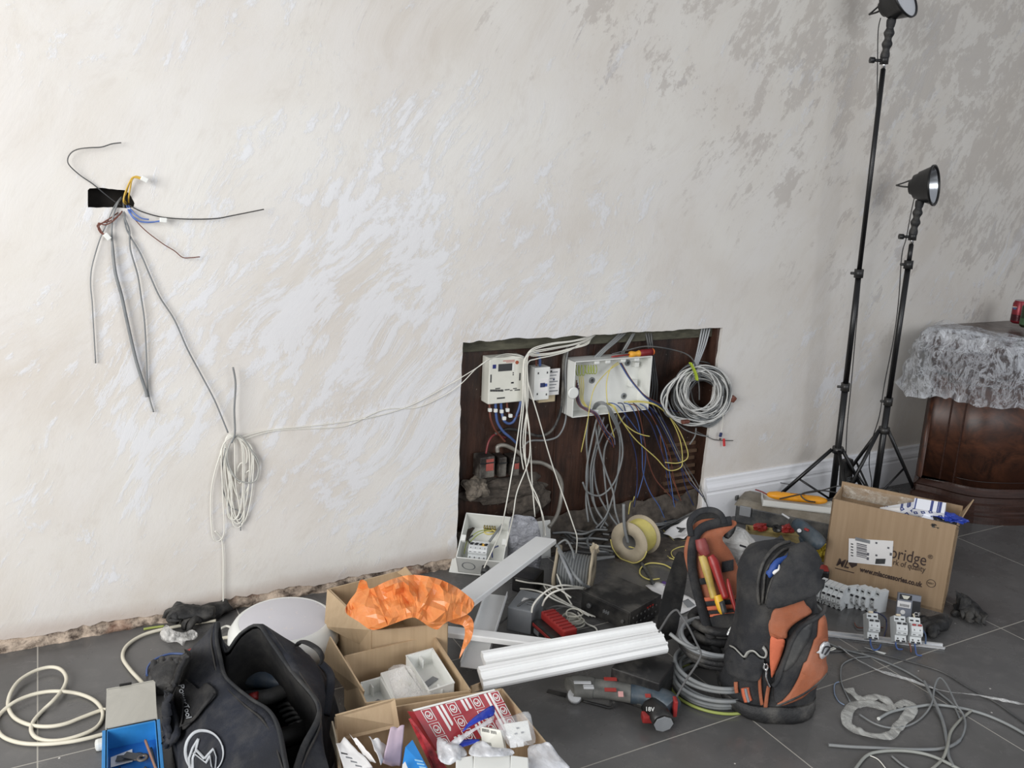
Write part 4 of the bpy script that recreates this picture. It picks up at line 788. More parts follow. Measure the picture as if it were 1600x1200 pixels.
# ---------------- loose circuit breakers ----------------
M_mcb = mat('breaker_plastic', (205, 208, 208), .4, var=.02)
SP = [(0, 0), (0, .0), (.044, 0), (.044, .020), (.060, .022), (.062, .028), (.066, .034), (.066, .052), (.062, .058), (.060, .062), (.044, .064), (.044, .084), (0, .084)]
def mcb(parent, x0, w, red=False, orient=None, poles=1):
    b = MB(); a = [V((x0, -y, z)) for y, z in SP[1:]]; b.hull([p for p in a], [p + V((w, 0, 0)) for p in a], .0008); mod = b.build('breaker_body', M_mcb, parent)
    n = max(1, round(w / .0175))
    for k in range(n):
        xc = x0 + w * (k + .5) / n
        MB().box((xc, -.0665, .056), (w / n * .62, .006, .006), bev=.001).build('toggle', M_red if red else M_ink, parent if False else mod)
        MB().box((xc, -.0605, .0255), (w / n * .5, .002, .002)).build('marking', M_ink, mod)
        MB().lathe([(.0028, 0), (.0028, .001)], 10, Matrix.Translation((xc, -.0445, .010)) @ Matrix.Rotation(PI / 2, 4, 'X')).build('screw', M_dgrey, mod)
        MB().box((xc, -.0445, .073), (w / n * .55, .002, .005)).build('terminal', M_ink, mod); MB().box((xc, -.0445, .0025), (w / n * .6, .002, .005)).build('terminal', M_ink, mod)
        MB().prism([(-.002, -.002), (.002, -.002), (0, .0035)], .001, Matrix.Translation((xc, -.0660, .040)) @ Matrix.Rotation(PI / 2, 4, 'X')).build('marking', M_dgrey, mod)
    return mod
kd = K(1260, 890, 6.667)
rowdir = frame(F(1276, 938), F(1309, 950))[1]
base = F(*kd(98, 338)); U = V((math.cos(rowdir), math.sin(rowdir), 0))
names = ['leftmost of the row against the big box, standing slightly apart', 'second from the left in the row against the big box', 'third from the left in the row against the big box', 'fourth from the left in the row against the big box', 'fifth in the row, the last one facing straight forward']
proto = None
N5 = V((-math.sin(rowdir), math.cos(rowdir), 0))
def place_mcb(i, loc, rz_, label):
    global proto
    if proto is None:
        proto = thing('circuit_breaker', label, 'circuit breaker', loc, rz_, 'loose circuit breakers'); mcb(proto, 0, .0172); o = proto
    else: o = copy_tree(proto); o.location = loc; o.rotation_euler = (0, 0, rz_)
    o['label'] = label; return o
for i in range(5): place_mcb(i, base + U * (.0182 * i + (.004 if i else 0)) + N5 * .046, rowdir, 'white circuit breaker, ' + names[i])
rd2 = rowdir + .02
later = [(kd(395, 385), -.55, 'sixth in the row, turned to show its right side'), (kd(478, 392), -.45, 'seventh in the row, just right of the single turned one'), (kd(535, 408), -.45, 'eighth in the row, pressed against its neighbours'), (kd(600, 425), -.42, 'ninth in the row, beside the rightmost'), (kd(690, 438), -.42, 'rightmost in the row, its blank grey side fully visible')]
for (px, py), dr, nm in later:
    r2 = rowdir + dr; n2 = V((-math.sin(r2), math.cos(r2), 0)); place_mcb(0, F(px, py) + n2 * .046, r2, 'white circuit breaker, ' + nm)
# ---------------- rail with three twin breakers ----------------
ra, rr, rl = frame(F(1294, 997), F(1477, 1017)); t = thing('mounting_rail', 'silver mounting rail on the floor carrying three twin breakers and blue wires', 'mounting rail', ra, rr); lr = lface(t)
b = MB(); b.box((rl / 2, .0175, .002), (rl, .022, .0015)); b.box((rl / 2, .005, .009), (rl, .0065, .0015)); b.box((rl / 2, .030, .009), (rl, .0065, .0015)); b.box((rl / 2, .0075, .0055), (rl, .0012, .008)); b.box((rl / 2, .0275, .0055), (rl, .0012, .008)); b.build('rail', M_metal, t)
for px0, red in ((1348, 0), (1391, 0), (1414.5, 1)):
    x = lr(px0, 1003).x; md = mcb(t, 0, .036, red=bool(red)); md.location = (x, -.006, .012); md.rotation_euler = (-.62, 0, 0); md['label'] = 'twin breaker' + (' with red toggles' if red else '')
    if not red: MB().box((.008, -.062, .083), (.014, .01, .006), bev=.001).build('cream_toggle', mat('cream_plastic', (214, 200, 172), .5), md)
def rail_wire(L, m, r=.0028):
    MB().tube([RB0 @ (F(px, py, z) - V(t.location)) for px, py, z in [(*kd(x, y), z) for x, y, z in L]], r).build('wire', m, t, fix=False)
RB0 = Matrix.Rotation(-rr, 3, 'Z')
rail_wire([(665, 690, .035), (670, 780, .02), (700, 835, .01), (750, 825, .006), (775, 780, .006)], M_blue); rail_wire([(945, 715, .035), (930, 770, .02), (950, 825, .01), (1000, 830, .006)], M_blue)
rail_wire([(1125, 750, .035), (1135, 820, .02), (1150, 885, .008), (1200, 895, .005)], M_blue); rail_wire([(1065, 745, .035), (1085, 810, .02), (1090, 860, .006)], M_brown)
rail_wire([(600, 500, .06), (650, 450, .05), (740, 450, .04), (820, 500, .04), (835, 560, .02), (830, 620, .01), (800, 720, .005)], M_dblue, .0022); rail_wire([(500, 555, .006), (530, 600, .006), (600, 605, .006), (700, 595, .006), (800, 605, .006)], M_brown, .0024)
rail_wire([(1120, 470, .08), (1150, 570, .05), (1200, 620, .03), (1240, 680, .02), (1240, 770, .01)], mat('steel_blue_wire', (88, 108, 140), .45)); rail_wire([(1113, 460, .085), (1130, 520, .07)], mat('cream_wire', (214, 204, 180), .5), .0035)
p = F(*kd(960, 540)); t = thing('boxed_part', 'small grey and black carton with barcode label leaning on the big box', 'carton', p, rz + .25); t.rotation_euler.x = -.3
MB().box((.028, .012, .05), (.075, .024, .1), bev=.001).build('carton', mat('grey_print_carton', (120, 124, 134), .5), t); MB().box((.052, -.0008, .04), (.026, .001, .08)).build('black_side', M_ink, t); MB().box((.012, -.0015, .062), (.044, .001, .022)).build('barcode_label', M_paper, t)
for i in range(7): MB().box((.0 + i * .0045, -.0024, .059), (.0018, .0008, .009)).build('barcode', M_ink, t)
MB().box((.015, -.0008, .088), (.04, .001, .018)).build('picture', M_ink, t); MB().prism([(-.014, .006), (.014, .006), (.006, -.006), (-.006, -.006)], .001, Matrix.Translation((.015, -.001, .088)) @ Matrix.Rotation(PI / 2, 4, 'X')).build('picture_shape', mat('cream_print', (214, 212, 196), .5), t)
MB().lathe([(.008, 0), (.008, .001)], 20, Matrix.Translation((.01, -.0005, .035)) @ Matrix.Rotation(PI / 2, 4, 'X')).build('round_mark', M_paper, t); text('CE', .018, M_paper, t, (.046, -.0018, .03), (PI / 2, 0, 0), 'printed_text')
# ---------------- gloves ----------------
def glove(name, label, loc, rz_, s=1.0, curl=.5, m=None, seed=0, crumple=.006):
    r = random.Random(seed); t = MB(); 
    t.loft([[V((.036 * w * math.cos(a), y, z + h * math.sin(a))) for a in [2 * PI * k / 16 for k in range(16)]] for y, w, z, h in ((-.075, .80, .022, .018), (-.05, .82, .022, .02), (-.02, 1.0, .024, .02), (.02, 1.18, .026, .018), (.05, 1.2, .026, .014), (.058, 1.0, .026, .009))])
    for i, (x, L) in enumerate(((-.034, .062), (-.012, .075), (.012, .072), (.034, .056))):
        c = curl * r.uniform(.5, 1.3); y = .048; P = [V((x, y - .01, .026))]; a = r.uniform(.1, .4); p = P[0].copy()
        for k in range(4): p = p + V((x * .08, math.cos(a), math.sin(a))) * L / 3.4; a -= c * .9; p.z = max(.010, p.z); P.append(p.copy())
        t.tube(P, lambda q: .0105 - .002 * q, n=8, sub=3)
    t.tube([V((.034, -.01, .02)), V((.052, .012, .018)), V((.058, .04, .014)), V((.052, .062, .012))], lambda q: .0125 - .003 * q, n=8, sub=3)
    t.jitter(crumple, 30, seed); t.xf(Matrix.Scale(s, 4)); o = t.build(name, m or M_rub2); o.location = loc; o.rotation_euler = (0, 0, rz_); return tag(o, label, 'glove')
M_glove = mat('grimy_black_glove', (30, 30, 31), .75, var=.4, vs=30, bump=.6, bs=90, dust=.25)
glove('work_glove', 'crumpled black work glove in front of the big box, nearest the rail', F(1458, 984), 1.6, .95, 2.0, M_glove, 3, .020)
glove('work_glove', 'crumpled black work glove right of the big box', F(1512, 958), 2.4, .95, .8, M_glove, 8, .016)
b = MB(); 
for k in range(3): board(b, [(0, k * .02, .0), (.05, k * .02 + .01, .0), (.035 - k * .01, k * .02 + .02, .06), (.0 - k * .01, k * .02, .075)], .002)
o = b.jitter(.008, 25).build('glove_cuff', M_glove); o.location = F(1497, 962); o.rotation_euler.z = -.9; tag(o, 'stiff black torn cuff pieces upright beside the right hand glove', 'glove')
# ---------------- scraps on the floor at the lower right ----------------
k5 = K(1260, 880, 3.75); FS = ' on the tiles at lower right'
fcb(k5, [(130, 1065), (250, 1075), (400, 1082), (620, 1092), (800, 1085), (895, 1040), (930, 960, .01), (920, 890, .012), (880, 830, .02), (820, 710, .03), (780, 672, .03), (752, 720, .025), (735, 820, .012), (680, 900), (600, 950), (500, 965), (400, 940), (310, 885)], lambda q: .0048 if q < .3 else .003, M_gcab, 'long grey cable offcut making one tall loop' + FS)
o = fcb(k5, [(1330, 1030), (1180, 945), (1040, 885), (900, 848), (750, 830), (620, 845), (500, 870), (425, 910)], .0045, mat('pale_grey_flex', (142, 145, 144), .45, var=.05), 'thick pale grey cable with a cut white end' + FS)
MB().lathe([(.0048, 0), (.0048, .003)], 12, Matrix.Translation(F(*k5(425, 910), .005) - o.location) @ (F(*k5(410, 918), .005) - F(*k5(440, 902), .005)).to_track_quat('Z', 'Y').to_matrix().to_4x4()).build('cut_end', M_abs, o)
fcb(k5, [(270, 1230), (350, 1130), (450, 1102), (600, 1102), (750, 1135), (920, 1220)], .0045, mat('light_grey_flex', (150, 152, 146), .5), 'thick light grey cable arching along the bottom edge of the photo')
fcb(k5, [(50, 522), (200, 516), (350, 517), (480, 545), (650, 590), (800, 640), (950, 730), (1100, 810), (1200, 880), (1300, 950)], .0026, M_dgcab, 'thin dark grey cable, uppermost of those sweeping right across the tiles')
fcb(k5, [(50, 430), (200, 500), (380, 548), (560, 622), (700, 705), (790, 770), (860, 830), (900, 910)], .0032, M_gcab, 'grey cable running from the rucksack past the rail to the tall loop')
fcb(k5, [(690, 690, .01), (720, 750, .014), (760, 830, .012), (800, 930), (825, 1050), (830, 1120), (860, 1190)], .005, M_gcab, 'short thick grey cable piece under the tall loop, pointing at the camera')
fcb(k5, [(972, 860), (900, 920), (845, 990, .008), (825, 1080, .012), (795, 1150), (730, 1210)], .0042, mat('fawn_grey_flex', (146, 146, 138), .5), 'short pale cable offcut crossing the loop toward the bottom edge')
fcb(k5, [(370, 548), (285, 556), (215, 590), (200, 640), (208, 710), (255, 810)], .0022, M_gcab, 'thin grey wire curving from the rail to the clear plastic strip')
fcb(k5, [(190, 695), (165, 710), (165, 765), (190, 810), (222, 830)], .0018, mat('pale_blue_wire', (130, 146, 170), .5), 'tiny pale blue wire scrap left of the clear plastic strip')
fcb(k5, [(500, 1130), (560, 1180), (620, 1215)], .003, M_gcab, 'short grey cable stub at the bottom edge under the clear strip')
fcb(k5, [(365, 1125), (420, 1150), (470, 1210)], .0016, M_wcab, 'thin white wire scrap near the bottom edge')
fcb(k5, [(45, 550), (100, 530), (170, 500)], .003, M_wcab, 'white cable offcut beside the rucksack, left of a pair'); fcb(k5, [(60, 540), (115, 512), (162, 494)], .0022, M_wcab, 'thinner white offcut touching the one beside the rucksack')
o = board(MB(), [F(*k5(340, 492), .003), F(*k5(400, 510), .006), F(*k5(467, 527), .003), F(*k5(455, 535), .003)], .0015).build('plastic_strip', M_abs); tag(o, 'small white plastic sliver lying just below the rail', 'scrap')
def ribbon(name, k, L, w, m, label, cat_='plastic', th=.0003, seg=8, twist=0, zf=None):
    P = cat([F(*k(*p[:2]), (p[2] if len(p) > 2 else .006)) for p in L], seg); n = len(P); b = MB(); A = []; o0 = P[0]
    for i, p in enumerate(P):
        d = (P[min(n - 1, i + 1)] - P[max(0, i - 1)]).normalized(); s = d.cross(UPZ).normalized(); a = twist * math.sin(i * .23) + .35 * noise.noise(p * 30); s = s * math.cos(a) + UPZ * math.sin(a)
        A.append([p - o0 + s * w * (j / 4 - .5) * (1 + .3 * noise.noise(p * 22)) + UPZ * (.004 * abs(noise.noise(p * 40 + V((j, 0, 0)))) + abs(math.sin(a)) * w * .5) for j in range(5)])
    for a_, c_ in zip(A, A[1:]):
        for j in range(4): b.quad(a_[j], a_[j + 1], c_[j + 1], c_[j])
    for f in b.b.faces: f.smooth = True
    bmesh.ops.remove_doubles(b.b, verts=b.b.verts, dist=1e-5); o = b.build(name, m, solid=th, fix=False); o.location = o0; return tag(o, label, cat_)
M_wrap = film('clear_wrap', (216, 216, 210), .15, .55, .25, 30, .4)
ribbon('plastic_strip', k5, [(245, 735), (285, 780), (340, 800), (420, 785), (480, 820), (492, 855), (440, 845), (400, 832), (320, 825), (260, 850), (235, 900), (245, 950), (310, 990), (420, 1018), (500, 1005), (545, 950), (600, 890), (618, 840), (590, 818), (550, 830), (530, 852)], .030, M_wrap, 'crumpled clear plastic strip looped on the tiles at lower right')
ribbon('foil_strip', k5, [(185, 485), (300, 570), (450, 640), (620, 692), (800, 752), (1000, 775), (1150, 808), (1300, 832)], .010, film('foil_film', (214, 214, 212), .35, .9, .15, 40, .8), 'long thin shiny plastic strip lying across the tiles to the right edge', twist=.4)
fcb(K(880, 780, 3.81), [(1450, 600, .01), (1510, 630, .01), (1555, 690, .01), (1550, 750, .01), (1500, 780, .01)], .0042, M_gcab, 'grey cable loop peeping out right of the rucksack')
# ---------------- rucksack ----------------
P0 = F(1200, 1092); P0.z = 0; SP_ = plane(P0)
t = thing('rucksack', 'black and orange tool rucksack standing open in the middle of the floor', 'rucksack', P0); RK = t
def bodyloft(rows, dep, v0=0.0, n=28, pw=2.6, P=SP_):
    rings = []
    for (py, xl, xr), d in zip(rows, dep):
        a, c = P(xl, py, v0), P(xr, py, v0); m = (a + c) / 2; hw = (c - a).length / 2; z = m.z; R = []
        for k in range(n):
            q = 2 * PI * k / n; x = math.copysign(abs(math.cos(q)) ** (2 / pw), math.cos(q)); y = math.copysign(abs(math.sin(q)) ** (2 / pw), math.sin(q))
            R.append(V((m.x, m.y, max(.002, z))) + RH * (hw * x) + FH * (d * y))
        rings.append(R)
    return rings
rows = [(1108, 1140, 1252), (1100, 1128, 1262), (1075, 1124, 1267), (1045, 1127, 1273), (1010, 1140, 1276), (975, 1150, 1276), (940, 1152, 1274), (905, 1154, 1270), (885, 1158, 1266), (868, 1166, 1260), (856, 1184, 1252), (851, 1200, 1236)]
dep = [.10, .112, .115, .112, .108, .105, .10, .095, .09, .08, .06, .03]
b = MB().loft([[p - P0 for p in R] for R in bodyloft(rows, dep)]); b.jitter(.006, 9, 2); body = b.build('body', M_fab, t); SB = Surf([body], SP_)
rows_b = [(1116, 1150, 1250), (1110, 1130, 1262), (1085, 1124, 1268), (1068, 1122, 1270)]
b = MB().loft([[p - P0 for p in R] for R in bodyloft(rows_b, [.115, .125, .126, .122])]); b.jitter(.003, 30, 4); base_ = b.build('rubber_base', M_rub2, t); SB = Surf([body, base_], SP_)
# front pockets
kp, kq = K(1020, 780, 5.714), K(1020, 950, 5.714)
def kk_(k, L): return [k(*p) for p in L]
patch(SB, kk_(kp, [(1010, 910), (1040, 760), (1100, 620), (1200, 510), (1300, 470), (1390, 490), (1440, 560), (1440, 700), (1380, 820), (1250, 870), (1100, 920)]), .030, M_fab, 'top_pocket_flap', t, .012)
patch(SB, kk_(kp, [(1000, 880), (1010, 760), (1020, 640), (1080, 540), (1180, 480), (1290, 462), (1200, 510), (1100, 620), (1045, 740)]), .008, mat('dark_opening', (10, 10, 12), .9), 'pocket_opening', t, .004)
patch(SB, kk_(kp, [(1030, 690), (1020, 640), (1080, 560), (1160, 520), (1200, 530), (1110, 600), (1060, 680)]), .016, mat('blue_tape_roll', (40, 72, 140), .6), 'blue_contents', t, .01)
patch(SB, kk_(kp, [(1060, 640), (1100, 605), (1115, 630), (1075, 660)]), .028, M_paper, 'white_contents', t, .004)
for L, r in (([(985, 915), (1000, 760), (1010, 660), (1060, 560), (1160, 480), (1280, 455)], .004), ([(1010, 920), (1045, 760), (1100, 625), (1200, 512), (1300, 472), (1395, 492), (1440, 570)], .005), ([(960, 925), (945, 800), (960, 660), (1010, 540), (1100, 450), (1220, 415)], .005)):
    dtube(SB, kk_(kp, L), r, .012, M_rub2, 'zip', t)
patch(SB, kk_(kp, [(1050, 1180), (1050, 1050), (1090, 960), (1200, 900), (1300, 870), (1350, 930), (1390, 1000), (1300, 1060), (1200, 1150), (1180, 1230)]), .010, M_or, 'orange_lining', t, .004)
patch(SB, kk_(kq, [(1040, 100), (1050, 250), (1100, 262), (1160, 250), (1200, 160), (1300, 60), (1200, 20)]), .009, M_or, 'orange_lining', t, .004)
patch(SB, kk_(kq, [(1045, 255), (1100, 258), (1165, 265), (1150, 360), (1110, 470), (1070, 570), (1045, 570)]), .014, M_orb, 'orange_pocket_lining', t, .004)
patch(SB, kk_(kq, [(1070, 590), (1110, 480), (1160, 360), (1200, 230), (1290, 110), (1410, 20), (1450, 120), (1460, 300), (1440, 450), (1380, 600), (1250, 720), (1080, 800)]), .026, M_fab, 'front_pocket_flap', t, .012)
patch(SB, kk_(kq, [(1080, 808), (1180, 700), (1260, 560), (1320, 400), (1380, 220), (1395, 80), (1425, 30), (1450, 120), (1458, 300), (1440, 420), (1455, 500), (1430, 570), (1340, 680), (1240, 760)]), .035, M_or, 'orange_side_panel', t, .004)
patch(SB, kk_(kq, [(1140, 510), (1155, 400), (1200, 260), (1270, 150), (1345, 70), (1355, 130), (1320, 260), (1250, 400), (1190, 480)]), .034, M_dgrey, 'grey_panel', t, .003)
dtube(SB, kk_(kq, [(1048, 640), (1090, 590), (1130, 470), (1165, 370), (1205, 240), (1290, 120), (1390, 40), (1425, 0), (1440, -60)]), .006, .034, M_fab, 'piping', t)
dtube(SB, kk_(kq, [(1075, 810), (1180, 760), (1300, 690), (1400, 600), (1450, 530)]), .004, .036, M_rub2, 'piping', t)
patch(SB, kk_(kq, [(1385, 340), (1395, 290), (1430, 260), (1455, 300), (1445, 360), (1410, 400), (1392, 390)]), .042, M_metal, 'oval_emblem', t, .004, cuts=1)
dtube(SB, kk_(kq, [(1395, 350), (1420, 300), (1442, 310), (1420, 360)]), .002, .047, M_ink, 'emblem_mark', t)
dtube(SB, kk_(kq, [(725, 345), (760, 360), (800, 400), (835, 430), (870, 385), (910, 375), (960, 420), (1000, 425), (1012, 380), (990, 335)]), .0065, .010, mat('reflective_tape', (168, 168, 162), .4, metal=.2), 'reflective_trim', t, flat=.4)
patch(SB, kk_(kq, [(720, 360), (800, 410), (840, 450), (900, 395), (960, 440), (990, 450), (960, 600), (880, 640), (760, 610), (690, 560), (680, 440)]), .012, M_fab, 'side_pocket', t, .008)
for L, w, m in (([(830, 700), (840, 760), (860, 820)], .012, M_orb), ([(755, 650), (757, 700), (765, 745)], .006, M_or), ([(965, 520), (955, 620), (960, 740), (975, 850)], .005, M_or), ([(1030, 680), (1015, 760), (1000, 870)], .006, M_or)):
    dtube(SB, kk_(kq, L), w, .010, m, 'webbing_strap', t, flat=.25)
dtube(SB, kk_(kq, [(835, 700), (848, 760), (866, 820)]), .004, .014, M_grey, 'webbing_stripe', t, flat=.3)
dtube(SB, kk_(kq, [(995, 460), (985, 500), (1010, 530), (1010, 580), (1020, 640), (1030, 665)]), .004, .022, M_chrome, 'snap_hook', t); dtube(SB, kk_(kq, [(1005, 460), (1020, 490), (1010, 530)]), .003, .024, M_chrome, 'hook_ring', t)
# grab handle on top
for L in ([(1150, 335), (1080, 375), (980, 410), (900, 420)],):
    MB().tube([SP_(*kp(x, y), .06) - P0 for x, y in [(1165, 345), (1090, 385), (980, 400), (880, 430), (860, 480), (900, 520), (980, 480), (1080, 430), (1160, 400)]], .011, flat=.5, n=8, up=-FH).build('grab_handle', M_fab, t)
# opened rear flap with tool pockets
fl = [(1096, 812), (1078, 830), (1069, 860), (1074, 890), (1086, 930), (1096, 960), (1108, 990), (1122, 1020), (1138, 1050), (1160, 1052), (1165, 1000), (1162, 940), (1158, 905), (1150, 880), (1140, 860), (1128, 840), (1150, 820), (1140, 812)]
fb = lambda px, py, off=0: SP_(px, py, .10 + .22 * max(0, (1050 - py)) / 250 - off)
FB = dense(fl, 4)
class PlaneSurf:
    def __init__(s, f): s.f = f
    def __call__(s, px, py, off=0.0): return s.f(px, py, off)
PF = PlaneSurf(fb)
patch(PF, fl, .0, M_or, 'orange_back_flap', t, .012, cuts=1)
patch(PF, [(1104, 968), (1160, 960), (1164, 1000), (1160, 1049), (1138, 1053), (1112, 1010)], .016, M_fab, 'lower_pocket', t, .008, cuts=1)
dtube(PF, [(1142, 814), (1118, 818), (1096, 826), (1084, 845), (1081, 880), (1086, 912), (1095, 945), (1107, 985), (1120, 1018), (1138, 1052)], .017, .018, M_fab, 'binding', t, flat=.7, n=8)
dtube(PF, [(1080, 838), (1078, 815), (1092, 800), (1112, 797), (1126, 804), (1132, 818)], .010, .03, M_fab, 'haul_loop', t, flat=.5, n=8)
patch(PF, [(1080, 838), (1078, 815), (1092, 800), (1112, 797), (1130, 806), (1150, 820), (1138, 842), (1120, 830), (1100, 832)], -.02, M_black, 'flap_lining', t, .006, cuts=1)
for y0, y1, x0, x1, m in ((905, 915, 1088, 1112, M_fab), (934, 940, 1098, 1150, M_orb), (940, 947, 1100, 1150, M_fab), (948, 954, 1104, 1152, M_orb), (955, 961, 1106, 1154, M_fab), (959, 964, 1109, 1156, M_orb), (878, 895, 1128, 1146, M_fab)):
    patch(PF, [(x0, y0), (x1, y0 - 4), (x1, y1 - 4), (x0, y1)], .016, m, 'elastic_band' , t, .004, smooth=False, cuts=0)
patch(PF, [(1020 + 225 / 5.714 * 1, 780 + 470 / 5.714), (1071, 870), (1073, 900), (1064, 950), (1056, 990), (1040, 1000), (1026, 985), (1036, 930), (1048, 890)], -.01, mat('black_strap_fabric', (14, 14, 15), .95, dust=.1), 'shoulder_strap', t, .012, cuts=1, flat=True)
# hand tools in the flap
def ptool(name, label, L, rs, m, v=.03, flat=.7, extra=None):
    P = [fb(px, py, v) for px, py in L]; o = P[0]; tt = MB(); n = len(rs) - 1
    tt.tube([p - o for p in P], lambda q: rs[min(n - 1, int(q * n))] * (1 - (q * n - min(n - 1, int(q * n)))) + rs[min(n, int(q * n) + 1)] * (q * n - min(n - 1, int(q * n))), n=10, flat=flat, up=-FH); ob = tt.build(name, m, fix=False); ob.location = o; return tag(ob, label, 'hand tool')
M_gold = mat('worn_yellow_grip', (186, 160, 82), .5, var=.2, dust=.2); M_dred = mat('maroon_grip', (128, 40, 40), .5, dust=.15)
ptool('pliers', 'long pliers with worn yellow grips upright in the rucksack flap', [(1097, 868), (1104, 890), (1110, 912), (1116, 935)], [.012, .014, .012, .011], M_gold, .04)
ptool('pliers', 'pliers with dark maroon handles at the top of the rucksack flap', [(1094, 842), (1098, 856), (1104, 868)], [.016, .020, .014], M_dred, .04)
ptool('pliers', 'pliers with red grips in the middle of the rucksack flap', [(1110, 868), (1116, 880), (1124, 905), (1134, 935)], [.010, .016, .013, .011], M_red, .05)
ptool('screwdriver', 'thin red screwdriver at the right of the rucksack flap', [(1137, 904), (1139, 915), (1144, 935), (1150, 955)], [.003, .007, .007, .005], M_red, .05, 1)
ptool('utility_knife', 'yellow and grey stubby tool tucked in the rucksack elastic bands', [(1121, 930), (1124, 940), (1128, 952), (1131, 958)], [.012, .014, .013, .010], mat('bright_yellow', (226, 176, 46), .4), .045, .6)
patch(PF, [(1124, 941), (1131, 938), (1136, 956), (1129, 960)], .06, M_dgrey, 'knife_body', t, .01, smooth=False, cuts=0)
p = fb(1148, 982, .04); o = MB().box((0, 0, 0), (.026, .016, .034), rot=(.3, .5, .2), bev=.004).build('foil_packet', M_abs); o.location = p; tag(o, 'small white and red packet sticking from the rucksack lower pocket', 'packet')
p = fb(1140, 990, .05); o = MB().box((0, 0, 0), (.022, .006, .014), rot=(0, .5, .2), bev=.002).build('metal_clip', M_metal); o.location = p; tag(o, 'little metal clip beside the white packet in the rucksack', 'clip')
# translucent bag behind the rucksack
def filmbag(name, label, k, poly, y0, m, bulge=.04, cat_='plastic bag', P=None, seed=0, cuts=2, amp=.02):
    PP = P or plane(y0); cx = sum(p[0] for p in poly) / len(poly); cy = sum(p[1] for p in poly) / len(poly); pl = [k(*p) for p in poly]; c = k(cx, cy); rad = max((V(p) - V(c)).length for p in pl)
    def f(px, py, off=0):
        q = (V((px, py)) - V(c)).length / rad; n = noise.noise(V((px * .07 + seed, py * .07, 0))) + .5 * noise.noise(V((px * .2 + seed, py * .2, 3))); return PP(px, py, -bulge * max(0, 1 - q * q) - amp * n)
    return f, pl
def mkfilm(name, label, k, poly, P0_, m, bulge, cat_='plastic bag', seed=0, amp=.02, th=.0008, back=.02):
    f, pl = filmbag(name, label, k, poly, P0_, m, bulge, cat_, None, seed, 2, amp); o0 = f(*pl[0])
    class E: 
        location = o0
    o = patch(lambda x, y, off: f(x, y), pl, 0, m, name, None, th, origin=o0, cuts=3); o.location = o0; return tag(o, label, cat_)
M_milky = film('milky_polythene', (200, 198, 194), .45, .85, .3, 14, .8)
mkfilm('plastic_bag', 'milky translucent plastic bag behind the rucksack between its two halves', kp, [(740, 245), (690, 300), (600, 380), (580, 440), (640, 520), (690, 600), (740, 680), (800, 640), (850, 560), (900, 440), (920, 390), (870, 320), (820, 270)], P0 + FH * .42, M_milky, .08, seed=3)
MB().box((0, 0, 0), (.03, .002, .006), rot=(0, .4, 0)).build('black_print', M_ink, None).location = SP_(*kp(805, 420), .30)
tag(bpy.data.objects['black_print'], 'short black strip printed tag on the milky plastic bag', 'tag')
# ---------------- grey and black cable coils beside the rucksack ----------------
cc_ = F(1118, 1076); cc_.z = 0; r_ = random.Random(4)
def coil(name, label, c, R, zs, rad, m, wob=.006, sq=.95, jit=.008):
    b = MB()
    for z in zs:
        ph = r_.uniform(0, 6); dx, dy = r_.uniform(-jit, jit), r_.uniform(-jit, jit); q = R + r_.uniform(-wob, wob)
        b.tube([V((dx + q * math.cos(a * PI / 8) * (1 + .03 * math.sin(2 * a * PI / 8 + ph)), dy + q * sq * math.sin(a * PI / 8), z + .003 * math.sin(a * PI / 8 + ph))) for a in range(16)], rad, n=8, sub=4, closed=True)
    o = b.build(name, m, fix=False); o.location = c; return tag(o, label, 'cable coil')
coil('cable_coil', 'thick stack of grey cable coiled on the floor against the rucksack', cc_, .122, [.014, .024, .034, .047, .057, .068, .079], .0062, M_gcab, .010)
coil('cable_coil', 'single yellow and green earth cable ring under the grey coil', cc_ + V((.004, -.004, 0)), .142, [.006], .0045, M_gry, .0, jit=0)
coil('cable_coil', 'black dusty hose coil lying on top of the grey cable coil', cc_ + FH * .05 + V((0, 0, 0)), .100, [.098, .112, .126], .011, M_rub2, .006)
coil('cable_coil', 'two turn pale grey coil on top of the black hose', cc_ + FH * .05, .112, [.141, .150], .0058, mat('mid_grey_flex', (134, 137, 139), .5), .006)
coil('cable_coil', 'rear black coil rising behind the grey cable beside the back flap', cc_ + FH * .16 + RH * .02, .08, [.02, .05, .08, .11, .14], .014, M_rub2, .004)
k5c = K(880, 780, 3.81)
PC = plane(cc_)
cable('cable', [PC(*k5c(x, y), v) for x, y, v in ((570, 790, -.06), (600, 740, -.08), (640, 680, -.1), (675, 660, -.1), (700, 690, -.12), (740, 750, -.14), (790, 850, -.14), (820, 920, -.15), (790, 990, -.16), (735, 1070, -.16), (700, 1130, -.16), (670, 1185, -.15))], .0032, mat('braided_grey', (92, 92, 92), .8, bump=.4), 'thin braided grey cord looping over the cable coil in front')
cable('cable', [PC(*k5c(x, y), v) for x, y, v in ((635, 800, -.1), (700, 850, -.12), (770, 885, -.13), (810, 885, -.13))], .0055, M_gcab, 'short grey cable end lying on the coil near its top')
